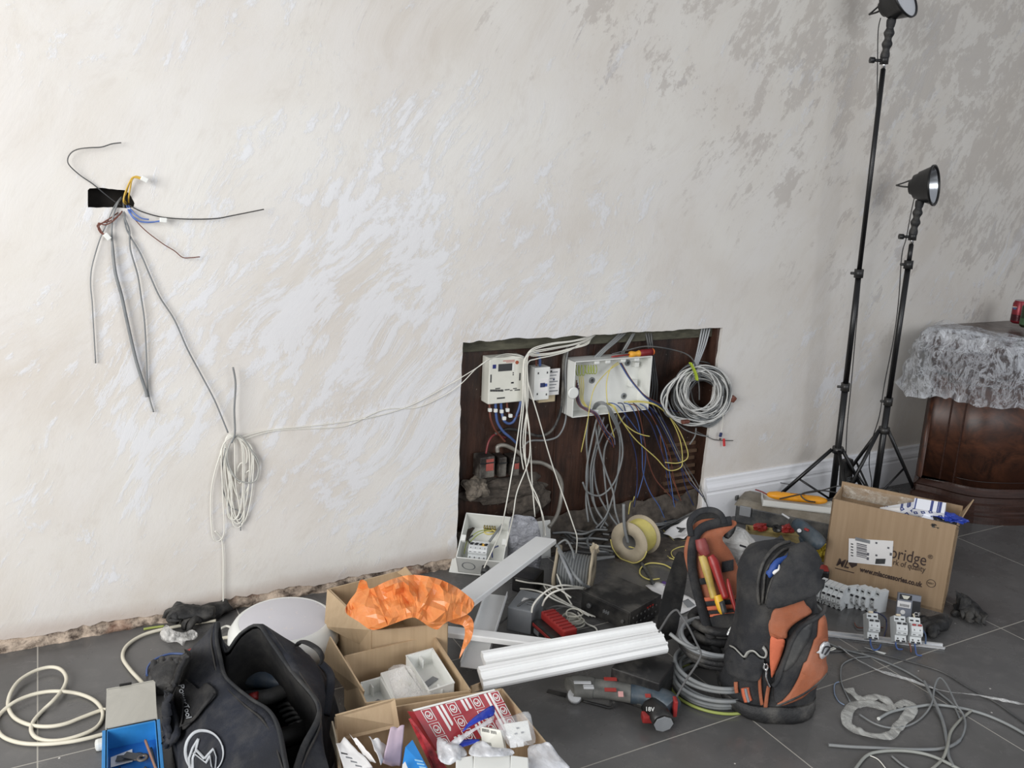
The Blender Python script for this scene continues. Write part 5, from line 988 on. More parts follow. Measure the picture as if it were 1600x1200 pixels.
# ---------------- multi tool ----------------
M_tool = mat('blue_grey_tool', (46, 62, 74), .5, var=.15, dust=.25); M_toolg = mat('dusty_grey_rubber', (104, 104, 100), .7, var=.15, bump=.3, dust=.5)
km = K(840, 1020, 5.714); Pt = lambda x, y, z=.042: F(*km(x, y), z)
t = thing('multi_tool', 'dusty dark blue cordless multi tool lying on the floor by the boxes', 'power tool', F(*km(700, 400), 0)); o0 = V(t.location)
def sect(name, L, m, n=16, flat=.85, sub=5):
    P = [Pt(x, y, z) - o0 for x, y, z, r in L]; R = [l[3] for l in L]; nn = len(R) - 1
    def rad(q): i = min(nn - 1, int(q * nn)); f = q * nn - i; return R[i] * (1 - f) + R[i + 1] * f
    return MB().tube(P, rad, n=n, sub=sub, flat=flat).build(name, m, t, fix=False)
hd = sect('gear_head', [(285, 300, .045, .024), (310, 295, .045, .034), (400, 300, .045, .036), (500, 315, .044, .034)], M_toolg)
MB().box(Pt(400, 265, .082) - o0, (.05, .012, .004), rot=(0, 0, -.45), bev=.002).build('silver_lever', M_metal, hd); MB().box(Pt(455, 305, .08) - o0, (.03, .016, .006), rot=(0, 0, -.45), bev=.002).build('silver_lever', M_metal, hd)
sect('body', [(480, 312, .044, .033), (560, 320, .043, .032), (700, 340, .042, .030), (850, 365, .042, .031), (980, 385, .043, .034)], M_toolg)
sect('motor_housing', [(830, 362, .043, .0315), (930, 372, .044, .034), (1050, 400, .044, .037), (1150, 440, .043, .036), (1210, 490, .040, .030)], M_tool)
for x, y, w in ((650, 235, .038), (650, 330, .034), (985, 383, .016)): 
    p = F(*km(x, y), .070); MB().box(p - o0, (w, .012, .003), rot=(.35, 0, -.45), bev=.001).build('red_marking', mat('faded_red_print', (150, 52, 46), .5), t)
p = F(*km(742, 370), .066); MB().box(p - o0, (.015, .016, .004), rot=(.6, 0, -.45), bev=.001).build('white_badge', mat('pink_badge', (200, 150, 145), .5), t)
MB().tube([Pt(330, 375, .03) - o0, Pt(330, 405, .012) - o0], .020, n=16, smooth=False).build('tool_holder', M_metal, hd)
bl = board(MB(), [Pt(250, 400, .014) - o0, Pt(260, 365, .014) - o0, Pt(95, 325, .014) - o0, Pt(80, 352, .014) - o0], .003).build('saw_blade', M_black, t)
bt = MB().tube([Pt(1010, 470, .04) - o0, Pt(1090, 560, .038) - o0, Pt(1125, 625, .036) - o0], .033, n=8, smooth=False, flat=.8).build('battery', M_black, t)
q0, q1 = Pt(1095, 580, .038) - o0, Pt(1122, 632, .036) - o0; MB().tube([q1, q1 + (q1 - q0).normalized() * .004], .028, n=8, smooth=False, flat=.85).build('end_cap', M_grey, bt)
MB().box(Pt(1000, 575, .03) - o0, (.045, .03, .022), rot=(0, 0, -.45), bev=.005).build('red_battery_side', M_red, bt)
q = Pt(960, 520, .068) - o0; text('18V', .016, M_abs, bt, q, (.9, 0, -.5))
MB().box(Pt(1222, 480, .045) - o0, (.012, .03, .05), rot=(0, 0, -.45), bev=.004).build('red_release', M_red, t)
MB().tube([Pt(400, 430, .006) - o0, Pt(560, 470, .008) - o0, Pt(650, 490, .008) - o0, Pt(680, 440, .03) - o0], .004, n=6).build('side_rib', M_rub2, t)
# ---------------- black amplifier and black speaker box ----------------
M_case = mat('scuffed_black_metal', (30, 30, 31), .45, var=.2, vs=10, dust=.25)
L_, Fc, Rr = F(910, 923, .085), F(985, 957, .085), F(1037, 931, .085)
_, rz_, w_ = frame(L_, Fc); dep_ = (Rr - Fc).length
t = thing('amplifier', 'black square amplifier with knobs and rear sockets lying on the tiles', 'amplifier', V((L_.x, L_.y, .012)), rz_)
MB().box((w_ / 2, dep_ / 2, .0375), (w_, dep_, .072), bev=.002).build('casing', M_case, t)
MB().box((w_ / 2, -.002, .037), (w_ * .98, .005, .066), bev=.002).build('front_panel', M_black, t)
for x, r in ((.2, .009), (.9, .006)): MB().lathe([(r, 0), (r, .01), (r * .8, .012)], 18, Matrix.Translation((w_ * x, -.004, .036)) @ Matrix.Rotation(PI / 2, 4, 'X')).build('knob', M_dgrey, t)
for i in range(6): MB().box((w_ * (.48 + i * .022), -.0048, .036 + (.003 if i % 2 else 0)), (.0014, .0008, .012)).build('printed_mark', M_grey, t)
for i in range(7):
    for j in range(2):
        MB().lathe([(.004, 0), (.0045, .004), (.002, .004)], 10, Matrix.Translation((w_ + .0005, dep_ * (.10 + .12 * i), .022 + .025 * j)) @ Matrix.Rotation(PI / 2, 4, 'Y')).build('socket', M_dgrey, t)
for i in range(3): MB().box((w_ + .002, dep_ * (.55 + .08 * i), .055), (.003, .007, .005)).build('red_socket', M_red, t)
for x, y in ((.1, .1), (.9, .1), (.1, .9), (.9, .9)): MB().lathe([(.01, -.012), (.01, .002)], 12, Matrix.Translation((w_ * x, dep_ * y, 0))).build('foot', M_black, t)
def pxbox(name, label, cat_, pl, pf, pr, zt, zb, m, body='casing', bev=.003, depth=None):
    L_, Fc, Rr = F(*pl, zt), F(*pf, zt), F(*pr, zt); _, rz, w = frame(L_, Fc); d = depth or (Rr - Fc).length
    t = thing(name, label, cat_, V((L_.x, L_.y, zb)), rz); MB().box((w / 2, d / 2, (zt - zb) / 2), (w, d, zt - zb), bev=bev).build(body, m, t); return t, w, d, zt - zb
pxbox('speaker', 'small plain black box under the trunking beside the cable coil', 'box', (955, 1043), (1031, 1068), (1061, 1036), .10, .0, M_case, 'cabinet', .004, .13)
# ---------------- reels ----------------
M_reel = mat('raw_card_reel', (176, 164, 142), .85, var=.06, bump=.3)
g = (-FH * .80 - RH * .62).normalized(); side = V((g.y, -g.x, 0)); bc = F(981, 877); c0 = V((bc.x, bc.y, .083)); Wd = .105
t = thing('cable_reel', 'cardboard reel wound with yellow and green earth wire', 'cable reel', V((c0.x, c0.y, 0)))
Mx = Matrix.Translation((0, 0, .083)) @ g.to_track_quat('Z', 'Y').to_matrix().to_4x4()
for z in (0, -Wd): MB().lathe([(.031, z), (.082, z), (.082, z + .004), (.031, z + .004), (.031, z)], 44, Mx, cap0=False, cap1=False).build('flange', M_reel, t)
MB().lathe([(.030, -Wd + .002), (.030, .002), (.031, .002), (.031, -Wd)], 30, Mx, cap0=False, cap1=False).build('core', mat('grey_card', (110, 108, 104), .9), t)
b = MB()
for k in range(2):
    n = 21 - k
    for i in range(n):
        b.lathe([(.0615 + .0045 * k + .0024 * math.cos(q * PI / 3), -Wd + .007 + (i + .5 * k) * .0045 + .0024 * math.sin(q * PI / 3)) for q in range(7)], 40, Mx, cap0=False, cap1=False)
b.lathe([(.058, -Wd + .004), (.058, 0)], 40, Mx, cap0=False, cap1=False); b.build('wound_wire', M_yel, t)
LL = [c0 + V((0, 0, 0)) + side * .082 * math.cos(a) * 1.02 + UPZ * .084 * math.sin(a) + g * .006 for a in [PI + .15 + k * (PI - .3) / 8 for k in range(9)]]
for p in LL: p.z = max(p.z, .003)
MB().tube([p - V(t.location) for p in LL], .0026).build('loose_wire', M_yel, t, fix=False)
cable('wire', [c0 + V((0, 0, .0)) - side * .0 + g * .0 + UPZ * (-.02), c0 + g * .01 + RH * .012 - UPZ * .018, c0 + g * .01 + RH * .03 - UPZ * .022], .0026, M_yel, 'short yellow wire end curled in the hub of the card reel', 'wire')
cable('cable', [c0 + UPZ * .16 - RH * .035, c0 + UPZ * .07 - RH * .02 + g * .01, c0 + g * .01 - UPZ * .0], .0065, M_gcab, 'grey cable poked down into the hub of the card reel', 'cable')
cable('wire', [c0 - RH * .0 + FH * .08 + UPZ * .085, c0 + FH * .09 + UPZ * .13 + RH * .005, W(*c4(1100, 470), .0), W(*c4(1110, 440), -.03)], .0022, M_yel, 'yellow wire rising from behind the card reel to the board', 'wire')
bc = F(893, 926); t = thing('cable_reel', 'broken card reel seen side on, wound with grey flat cable', 'cable reel', bc + V((0, 0, 0)), 0); ax = (RH * .97 + FH * -.22).normalized(); Mx = Matrix.Translation((0, 0, .088)) @ ax.to_track_quat('Z', 'Y').to_matrix().to_4x4()
for z, s in ((-.062, 1), (.066, .98)): MB().lathe([(.03, z), (.088 * s, z), (.088 * s, z + .008), (.03, z + .008), (.03, z)], 40, Mx, cap0=False, cap1=False).jitter(.004, 22, 3).build('flange', M_reel, t)
b = MB()
for i in range(11): b.lathe([(.058 + .0055 * math.cos(q * PI / 3), -.048 + i * .0105 + .0055 * math.sin(q * PI / 3)) for q in range(7)], 40, Mx, cap0=False, cap1=False)
b.lathe([(.03, -.06), (.03, .066)], 30, Mx, cap0=False, cap1=False); b.build('wound_cable', M_gcab, t)
lump('torn_card', D(929, 858, bc.y + .0), (.016, .014, .02), M_reel, 'torn scrap of card curling from the top of the grey cable reel', 'card', 6, amp=.7)
# ---------------- open fuse box, bubble wrap, junction box ----------------
TL = 1.0; DB = .10; zc = DB * math.sin(TL) + .004
p_, rz_, w_ = frame(F(712, 871, zc), F(786, 879, zc)); Lh = .205
t = thing('fuse_box', 'open white fuse box with breakers and wires, leaning back below the meter', 'fuse box', p_); t.rotation_euler = (-TL, 0, rz_)
MB().box((w_ / 2, DB - .003, Lh / 2), (w_ , .006, Lh), bev=.001).build('back_panel', M_abs, t)
MB().box((w_ / 2 - .006, DB + .006, Lh / 2 - .03), (w_ + .06, .008, Lh + .07), bev=.002).build('back_plate', M_abs, t)
for cc2, dd in (((.002, DB / 2, Lh / 2), (.004, DB, Lh)), ((w_ - .002, DB / 2, Lh / 2), (.004, DB, Lh)), ((w_ / 2, DB / 2, Lh - .002), (w_, DB, .004)), ((w_ / 2, DB / 2, .002), (w_, DB, .004))):
    MB().box(cc2, dd, bev=.001).build('side_wall', M_abs, t)
MB().lathe([(.022, 0), (.024, .001), (.026, 0)], 28, Matrix.Translation((w_ * .25, DB * .5, -.0005)) @ Matrix.Rotation(PI, 4, 'X'), cap0=False, cap1=False).build('knockout', M_grey, t)
MB().tube([V((w_ * .62, DB * .4, -.002)), V((w_ * .62, DB * .4, -.03))], .014, n=16, smooth=False).build('cable_gland', M_dgrey, t); MB().tube([V((w_ * .62, DB * .4, -.03)), V((w_ * .6, DB * .6, -.07))], .011, n=14, smooth=False).build('conduit', M_dgrey, t)
for x, z in ((.01, .09), (w_ - .012, .09)): MB().box((x + .002, .006, z), (.016, .012, .026), bev=.001).build('fixing_lug', M_abs, t)
MB().box((w_ / 2, DB - .03, .03), (w_ * .8, .02, .012)).build('rail', M_metal, t)
for i, (x, w, c) in enumerate(((.035, .018, M_ink), (.053, .018, M_ink), (.071, .036, mat('amber_toggle', (214, 168, 70), .4)))):
    m = mcb(t, 0, w); m.location = (x, .078, .022); m.scale = (1, .9, 1)
    if i == 2: MB().box((.018, -.064, .056), (.014, .006, .01)).build('amber_toggle', c, m)
b = MB(); b.box((w_ * .55, .05, Lh * .82), (.05, .012, .012), bev=.002)
for i in range(5): b.tube([V((w_ * .42 + i * .010, .04, Lh * .82)), V((w_ * .42 + i * .010, .04, Lh * .88))], .004, n=8, smooth=False)
b.build('earth_bar', mat('brass', (150, 140, 96), .35, metal=.7), t)
for L, m, r in (([(w_ * .5, .04, Lh * .8), (w_ * .3, .03, Lh * .68), (w_ * .12, .04, Lh * .5), (w_ * .1, .05, Lh * .25)], M_gry, .002), ([(w_ * .55, .04, Lh * .8), (w_ * .32, .03, Lh * .62), (w_ * .16, .04, Lh * .45)], M_gry, .002), ([(w_ * .6, .04, Lh * .8), (w_ * .7, .03, Lh * .72), (w_ * .55, .03, Lh * .66), (w_ * .45, .03, Lh * .7), (w_ * .6, .04, Lh * .78)], M_yel, .003), ([(w_ * .22, .03, Lh * .6), (w_ * .14, .03, Lh * .5), (w_ * .25, .03, Lh * .38)], M_bcab, .003), ([(w_ * .8, .03, Lh * .9), (w_ * .72, .02, Lh * .7), (w_ * .6, .03, Lh * .5)], M_gcab, .005), ([(w_ * .82, .02, Lh * .4), (w_ * .7, .03, Lh * .35), (w_ * .72, .04, Lh * .2)], M_dblue, .003)):
    MB().tube([V(q) for q in L], r).build('wire', m, t, fix=False)
t2_, w2, d2, h2 = pxbox('junction_box', 'small grey junction box with a white sticker behind the trunking', 'box', (793, 948), (831, 956), (838, 926), .085, .0, M_grey, 'box', .004)
MB().box((w2 * .45, d2 * .5, h2 + .0005), (.018, .026, .001)).build('white_sticker', M_paper, t2_)
for i in range(4): MB().box((w2 * .75, d2 * (.3 + i * .12), h2 + .0003), (.02, .003, .0006)).build('embossed_mark', M_dgrey, t2_)
pxbox('adapter', 'black plug adapter lying behind the diagonal trunking', 'adapter', (800, 900), (835, 908), (842, 888), .06, 0, M_black, 'casing', .008)
pb = F(815, 900); mkfilm('bubble_wrap', 'sheet of grey bubble wrap standing beside the open fuse box', ID, [(798, 808), (820, 806), (838, 812), (846, 850), (842, 890), (820, 900), (796, 892), (794, 850)], pb + FH * .05, film('bubble_film', (176, 178, 186), .55, .9, .22, 40, 1.0), .03, 'bubble wrap', 5, .012)
o = MB().box((0, 0, 0), (.14, .006, .18), rot=(-.15, 0, -.1), bev=.002).build('white_panel', M_abs); o.location = D(835, 850, pb.y + .12); tag(o, 'blank white plastic panel behind the bubble wrap', 'panel')
# ---------------- white trunking ----------------
def trunk(label, A, B, w, prof='u', roll=0.0, m=None, sag=0):
    A, B = V(A), V(B); d = (B - A); L = d.length; d.normalize(); s = d.cross(UPZ).normalized(); n = s.cross(d); s, n = s * math.cos(roll) + n * math.sin(roll), n * math.cos(roll) - s * math.sin(roll); h = w / 2
    if prof == 'u': P = [(-h, 0), (-h, .014), (-h + .003, .017), (h - .003, .017), (h, .014), (h, 0), (h - .002, 0), (h - .002, .013), (h - .004, .0145), (-h + .004, .0145), (-h + .002, .013), (-h + .002, 0)]
    elif prof == 'inv': P = [(-h, .02), (-h, 0), (h, 0), (h, .02), (h - .002, .02), (h - .002, .002), (-h + .002, .002), (-h + .002, .02)]
    else: P = [(-h, .0), (-h, .02), (-h * .55, .024), (-h * .5, .030), (-h * .35, .030), (-h * .3, .024), (h * .3, .024), (h * .36, .031), (h * .52, .031), (h * .58, .022), (h * .9, .018), (h, .01), (h, 0)]
    t = thing('trunking', label, 'trunking', A); MB().loft([[q + s * x + n * y for x, y in P] for q in (V((0, 0, 0)), B - A)], smooth=False).build('cover', m or M_tr, t); return t
M_tr = mat('white_upvc', (234, 235, 234), .35, var=.02, vs=5, dust=.08)
trunk('wide white trunking lid lying diagonally in front of the open fuse box', F(853, 847, .17), F(712, 952, .17), .086, 'u', -.12)
trunk('white trunking length pointing at the camera beneath the diagonal lid', F(776, 930, .10), F(738, 1045, .055), .074, 'inv')
trunk('narrow white trunking crossing from the orange bag to the large ribbed lengths', F(697, 990, .10), F(893, 1015, .11), .042, 'u')
trunk('rear of the two large ribbed white trunking lengths in the foreground', F(755, 1038, .125), F(1024, 990, .15), .062, 's', -.35)
trunk('front large ribbed white trunking length lying over the black box', F(750, 1063, .120), F(1036, 1006, .145), .062, 's', -.5)
# ---------------- battery pack ----------------
pA, pB = F(842, 962, .07), F(876, 992, .07); _, rz_, w_ = frame(pA, pB)
t = thing('battery_pack', 'red and black 18V tool battery lying among white cables', 'battery', V(((pA.x + pB.x) / 2, (pA.y + pB.y) / 2, 0)), rz_)
MB().box((0, .02, .03), (w_ + .02, .085, .05), bev=.010).build('casing', M_black, t); MB().box((0, .035, .068), (w_ + .012, .05, .028), bev=.006).build('red_top', M_red, t)
for i in range(7): MB().box((-w_ * .42 + i * w_ * .14, .035, .083), (.0025, .046, .003)).build('rib', mat('darker_red', (120, 26, 26), .5), t)
MB().box((0, -.022, .045), (w_, .004, .010), bev=.001).build('red_band', M_red, t); MB().box((-w_ * .3, -.0235, .028), (.03, .002, .016)).build('grey_label', M_grey, t)
text('18V', .022, M_abs, t, (0, -.0242, .018), (PI / 2, 0, 0))
# ---------------- drill, cases and testers at the skirting ----------------
M_lid = mat('dusty_lid', (120, 112, 98), .7, var=.15, dust=.6); M_case2 = mat('dark_case', (52, 54, 56), .5, dust=.35)
qL = F(1150, 789, .085); qR = F(1190, 797, .085); _, rz_, _ = frame(qL, qR); Wc, Dc = .56, .16
t = thing('tool_case', 'dusty grey and black organiser case against the skirting under the white tray', 'case', V((qL.x, qL.y, 0)), rz_)
MB().box((Wc / 2, Dc / 2, .043), (Wc, Dc, .082), bev=.006).build('case_body', M_case2, t)
b = MB(); b.hull([(-.008, -.008, .085), (Wc + .008, -.008, .085), (Wc + .008, Dc, .085), (-.008, Dc, .085)], [(.012, .014, .112), (Wc - .012, .014, .112), (Wc - .012, Dc - .012, .112), (.012, Dc - .012, .112)], .003); b.build('lid', M_lid, t)
for x in (.045, .47): MB().box((x, -.010, .068), (.05, .010, .045), bev=.003).build('latch', M_grey, t)
MB().box((-.014, Dc * .55, .09), (.012, .04, .022), bev=.003).build('side_latch', M_dgrey, t)
for i in range(5): MB().box((.1 + i * .02, .03, .02 + .0 * i), (.008, .09, .004)).build('rib', M_dgrey, t)
p1_, p2_ = F(1191, 789, .118), F(1302, 802, .118); _, rzt, wt = frame(p1_, p2_)
t = thing('plastic_tray', 'shallow white plastic tray of testers on top of the organiser case', 'tray', V((p1_.x, p1_.y, .1135)), rzt)
dt = .10; MB().box((wt / 2, dt / 2, .002), (wt, dt, .004)).build('base', M_abs, t)
for c_, d_ in (((wt / 2, .0015, .014), (wt, .003, .028)), ((wt / 2, dt, .014), (wt, .003, .028)), ((.0015, dt / 2, .014), (.003, dt, .028)), ((wt, dt / 2, .014), (.003, dt, .028))): MB().box(c_, d_, bev=.001).build('rim', M_abs, t)
M_tst = mat('tester_yellow', (232, 158, 34), .4)
def intray(x, y, z): return V(t.location) + Matrix.Rotation(rzt, 3, 'Z') @ V((x, y, z))
tt = thing('voltage_tester', 'yellow voltage tester with black leads lying in the white tray', 'tester', intray(.02, .06, .034), rzt)
b = MB(); b.loft([[V((x, hw * math.cos(a), .001 + hh * math.sin(a))) for a in [2 * PI * k / 14 for k in range(14)]] for x, hw, hh in ((0, .006, .006), (.01, .018, .012), (.04, .026, .018), (.10, .024, .018), (.17, .028, .016), (.22, .028, .017), (.245, .014, .012), (.255, .006, .006))]); b.build('body', M_tst, tt)
for x in (.06, .1): MB().lathe([(.003, .0), (.003, .0195)], 8, Matrix.Translation((x, 0, 0))).build('button', M_dgrey, tt)
MB().box((.13, 0, .0175), (.06, .008, .003)).build('groove', mat('dark_amber', (170, 110, 30), .5), tt)
MB().tube([V((.25, 0, .005)), V((.29, .01, .02)), V((.33, .02, .05)), V((.30, .02, .07)), V((.22, 0, .045)), V((.15, -.02, .03)), V((.08, -.04, .012)), V((.05, -.05, .004))], .0032).build('lead', M_bcab, tt, fix=False)
MB().tube([V((.25, 0, .002)), V((.30, -.005, .02)), V((.32, -.01, .04)), V((.26, -.01, .05)), V((.20, -.02, .05)), V((.14, -.03, .03)), V((.16, -.045, .01)), V((.20, -.045, .006))], .0032).build('lead', M_bcab, tt, fix=False)
MB().tube([V((0, 0, 0)), V((-.02, .01, .006)), V((-.05, .02, .01))], .003).build('probe_tip', M_dred, tt, fix=False)
for x, y, m, lb, s in ((.045, .022, M_grey, 'round grey disc in the white tray left corner', (.045, .03, .012)), (.12, .018, M_red, 'small red plastic part in the white tray by the tester', (.05, .012, .012)), (.17, .02, M_black, 'black clamp in the white tray below the tester', (.06, .018, .016))):
    lump('small_part', intray(x, y, .012), (s[0] / 2, s[1] / 2, s[2] / 2), m, lb, 'small part', 3, amp=.15, sub=3, rz=rzt)
cable('wire', [F(1175, 735, .14), F(1195, 744, .13), F(1215, 753, .125), F(1235, 757, .13)], .002, M_dgcab, 'springy dark wire poking up left from the organiser case', 'wire')
# low open case in front with clamps and a ruler
qA, qB = F(1166, 866, .03), F(1272, 880, .03); _, rzc, wc = frame(F(1168, 850, .03), F(1262, 862, .03))
t = thing('parts_tray', 'low dusty yellow tray full of clamps in front of the organiser case', 'tray', V((F(1168, 850, .03).x, F(1168, 850, .03).y, 0)), rzc)
M_sand = mat('dusty_yellow_plastic', (150, 134, 84), .7, var=.25, vs=14, dust=.4); dc = .20
MB().box((wc / 2, dc / 2, .008), (wc, dc, .014), bev=.002).build('base', M_sand, t)
for c_, d_ in (((wc / 2, .003, .02), (wc, .005, .03)), ((wc / 2, dc, .02), (wc, .005, .03)), ((.003, dc / 2, .02), (.005, dc, .03)), ((wc, dc / 2, .02), (.005, dc, .03))): MB().box(c_, d_, bev=.001).build('rim', M_sand, t)
MB().box((wc * .3, dc * .25, .034), (wc * .5, .09, .004)).build('grey_card', M_grey, t)
ctr = lambda x, y, z: V(t.location) + Matrix.Rotation(rzc, 3, 'Z') @ V((x, y, z))
for px, py, m, lb, s in ((1190, 823, M_red, 'red hand clamp by the left of the dusty yellow tray', (.035, .016, .016)), (1231, 826, M_red, 'red spring clamp in the middle of the dusty yellow tray', (.028, .02, .018)), (1216, 825, M_black, 'black tangled clamp between two red ones', (.03, .02, .014)), (1247, 822, M_sand, 'dusty yellow clamp near the drill chuck', (.03, .02, .014))):
    lump('clamp', F(px, py, .045), s, m, lb, 'clamp', px % 17, amp=.8, sub=3)
o = board(MB(), [F(1195, 803, .06), F(1264, 812, .06), F(1262, 822, .045), F(1197, 812, .045)], .006).build('plastic_comb', mat('slate_plastic', (74, 80, 88), .5, dust=.2)); tag(o, 'long slate grey plastic strip lying along the front of the organiser case', 'strip')
lump('yellow_rag', F(1283, 862, .05), (.028, .02, .03), mat('yellow_fabric', (196, 176, 60), .7), 'crumpled yellow strap hanging beside the drill', 'strap', 12, amp=.9, sub=4)
Pd = F(1274, 905); PD = plane(V((Pd.x, Pd.y, 0))); t = thing('cordless_drill', 'dark blue grey cordless drill standing on its battery behind the rucksack', 'power tool', V((Pd.x, Pd.y, 0))); o0 = V(t.location)
def ds(L, m, name, n=14, flat=.95, par=t):
    P = [PD(x, y, v) - o0 for x, y, v, r in L]; R = [l[3] for l in L]; nn = len(R) - 1
    def rad(q): i = min(nn - 1, int(q * nn)); f = q * nn - i; return R[i] * (1 - f) + R[i + 1] * f
    return MB().tube(P, rad, n=n, sub=5, flat=flat).build(name, m, par, fix=False)
ds([(1243, 817, .05, .022), (1250, 822, .03, .028), (1262, 833, -.01, .032), (1274, 844, -.05, .034), (1281, 851, -.07, .030), (1284, 854, -.075, .018)], M_tool, 'motor_housing')
ds([(1236, 812, .075, .012), (1240, 815, .06, .020), (1244, 818, .045, .024)], M_dgrey, 'chuck'); ds([(1222, 803, .11, .004), (1230, 808, .09, .0045), (1238, 813, .07, .004)], M_metal, 'drill_bit', 8)
ds([(1256, 838, .0, .022), (1262, 860, -.01, .020), (1266, 880, -.01, .020)], M_tool, 'handle'); q = PD(1268, 895, -.01) - o0; MB().box(V((q.x, q.y, .032)), (.12, .075, .06), rot=(0, 0, -.7), bev=.01).build('battery', M_black, t)
ds([(1247, 830, -.01, .006), (1249, 829, -.03, .008)], M_metal, 'torque_button', 8); ds([(1257, 826, -.026, .010), (1264, 829, -.035, .010)], M_red, 'red_marking', 8, .4)
MB().box(V((q.x, q.y, .066)) - FH * .02, (.1, .05, .006), rot=(0, 0, -.7), bev=.002).build('red_clip', M_red, t)
# ---------------- papers and loose cables on the dusty floor ----------------
def sheet(label, quad, m=M_paper, name='paper', curl=.01, seed=0):
    q = [V(x) for x in quad]; o0 = q[0].copy(); b = MB(); b.grid(lambda u, v: (q[0].lerp(q[1], u)).lerp(q[3].lerp(q[2], u), v) - o0 + UPZ * (curl * abs(noise.noise(V((u * 2 + seed, v * 2, seed)))) + curl * .6 * (2 * u - 1) ** 2), 10, 8); o = b.build(name, m, solid=.0006); o.location = o0; return tag(o, label, 'paper')
sheet('folded white leaflet propped up behind the rucksack handle', [F(1036, 838, .004), F(1068, 846, .004), F(1096, 826, .03), F(1082, 808, .06)], seed=2, curl=.02)
o = sheet('dark printed photo panel on the leaflet behind the handle', [F(1052, 831, .02), F(1064, 833, .02), F(1072, 826, .035), F(1058, 824, .035)], M_dgrey, 'leaflet_photo', .004)
sheet('white leaflet lying right of the amplifier under the shoulder strap', [F(1008, 917, .003), F(1030, 912, .003), F(1092, 946, .003), F(1062, 962, .003)], seed=4)
o = sheet('grey photo printed on the leaflet right of the amplifier', [F(1066, 940, .012), F(1075, 936, .012), F(1086, 946, .012), F(1074, 950, .012)], M_grey, 'leaflet_photo', .002)
sheet('purple paper scrap by the rear corner of the amplifier', [F(1030, 914, .004), F(1036, 910, .004), F(1048, 916, .004), F(1040, 920, .004)], mat('purple_print', (92, 66, 128), .6))
pxbox('carton', 'small grey carton behind the cable coil under the leaflet', 'carton', (1060, 964), (1076, 984), (1088, 966), .07, 0, mat('light_grey_card', (150, 150, 152), .7), 'carton', .001)
FLR = ' on the dusty floor below the recess'
for i in range(4): cb(c4, [(1210, 590 + i * 8, 0, .01 + .006 * i), (1300, 578 + i * 10, 0, .01 + .004 * i), (1400, 565 + i * 7, 0, .02), (1480, 540 + i * 12, 0, .03), (1540, 530 + i * 14, 0, .02)], .0042, M_gcab, 'grey cable behind the yellow reel toward the skirting, ' + ['furthest back', 'second from the back', 'third from the back', 'nearest the camera'][i], group='grey cables behind the yellow reel')
cb(c4, [(1250, 640, 0, .02), (1330, 600, 0, .03), (1420, 555, 0, .05), (1490, 520, 0, .06)], .005, M_dgcab, 'dark grey cable crossing over the grey ones right of the yellow reel')
for i, L in enumerate(([(480, 550), (600, 552), (700, 592), (760, 650), (900, 662), (960, 668)], [(500, 560), (580, 556), (680, 600), (745, 645)], [(640, 705), (700, 700), (800, 735), (960, 755)], [(650, 790), (740, 780), (850, 805), (990, 797)], [(640, 820), (720, 770), (830, 775), (980, 785)], [(770, 640), (820, 680), (900, 690), (950, 690)], [(600, 640), (660, 680), (760, 700), (860, 700)], [(700, 720), (800, 720), (900, 735), (970, 740)])):
    cb(c4, [(x, y, 0, .02 + .008 * i if i < 2 else .012 + .004 * i) for x, y in L], .0045, [M_gcab, mat('pale_sheath', (160, 162, 160), .5), M_dgcab, M_gcab, M_dgcab, M_bcab, M_dgcab, M_gcab][i], ['grey cable curving over the cement ledge behind the grey reel', 'pale cable beside the grey one on the cement ledge', 'dark grey cable lying highest left of the yellow reel', 'grey cable lying lowest left of the yellow reel', 'dark cable just above the lowest one left of the yellow reel', 'black cable going behind the yellow reel from the left', 'dark grey cable between the two reels, furthest back', 'grey cable running into the yellow reel from the middle of the heap'][i])
cb(c4, [(575, 572, 0, .05), (650, 590, 0, .05), (710, 615, 0, .04), (750, 655, 0, .03)], .0035, mat('green_wire', (88, 140, 70), .45), 'green wire among the grey cables on the cement ledge')
cb(c4, [(650, 730, 0, .19), (690, 800, 0, .19), (740, 890, 0, .17), (800, 960, 0, .14), (850, 985, 0, .06)], .006, M_gcab, 'grey cable slanting right across the front of the grey reel')
cb(c4, [(660, 760, 0, .18), (690, 830, 0, .19), (730, 920, 0, .16), (745, 965, 0, .12)], .006, mat('silver_grey_cable', (140, 143, 146), .45), 'shiny grey cable slanting left of its twin over the grey reel')
cb(c4, [(640, 740, 0, .17), (700, 700, 0, .20), (740, 760, 0, .2), (750, 810, 0, .19)], .004, M_gcab, 'thin grey loop arching over the top of the grey reel')
kw = K(780, 880, 8.889); WC = 'white cable '
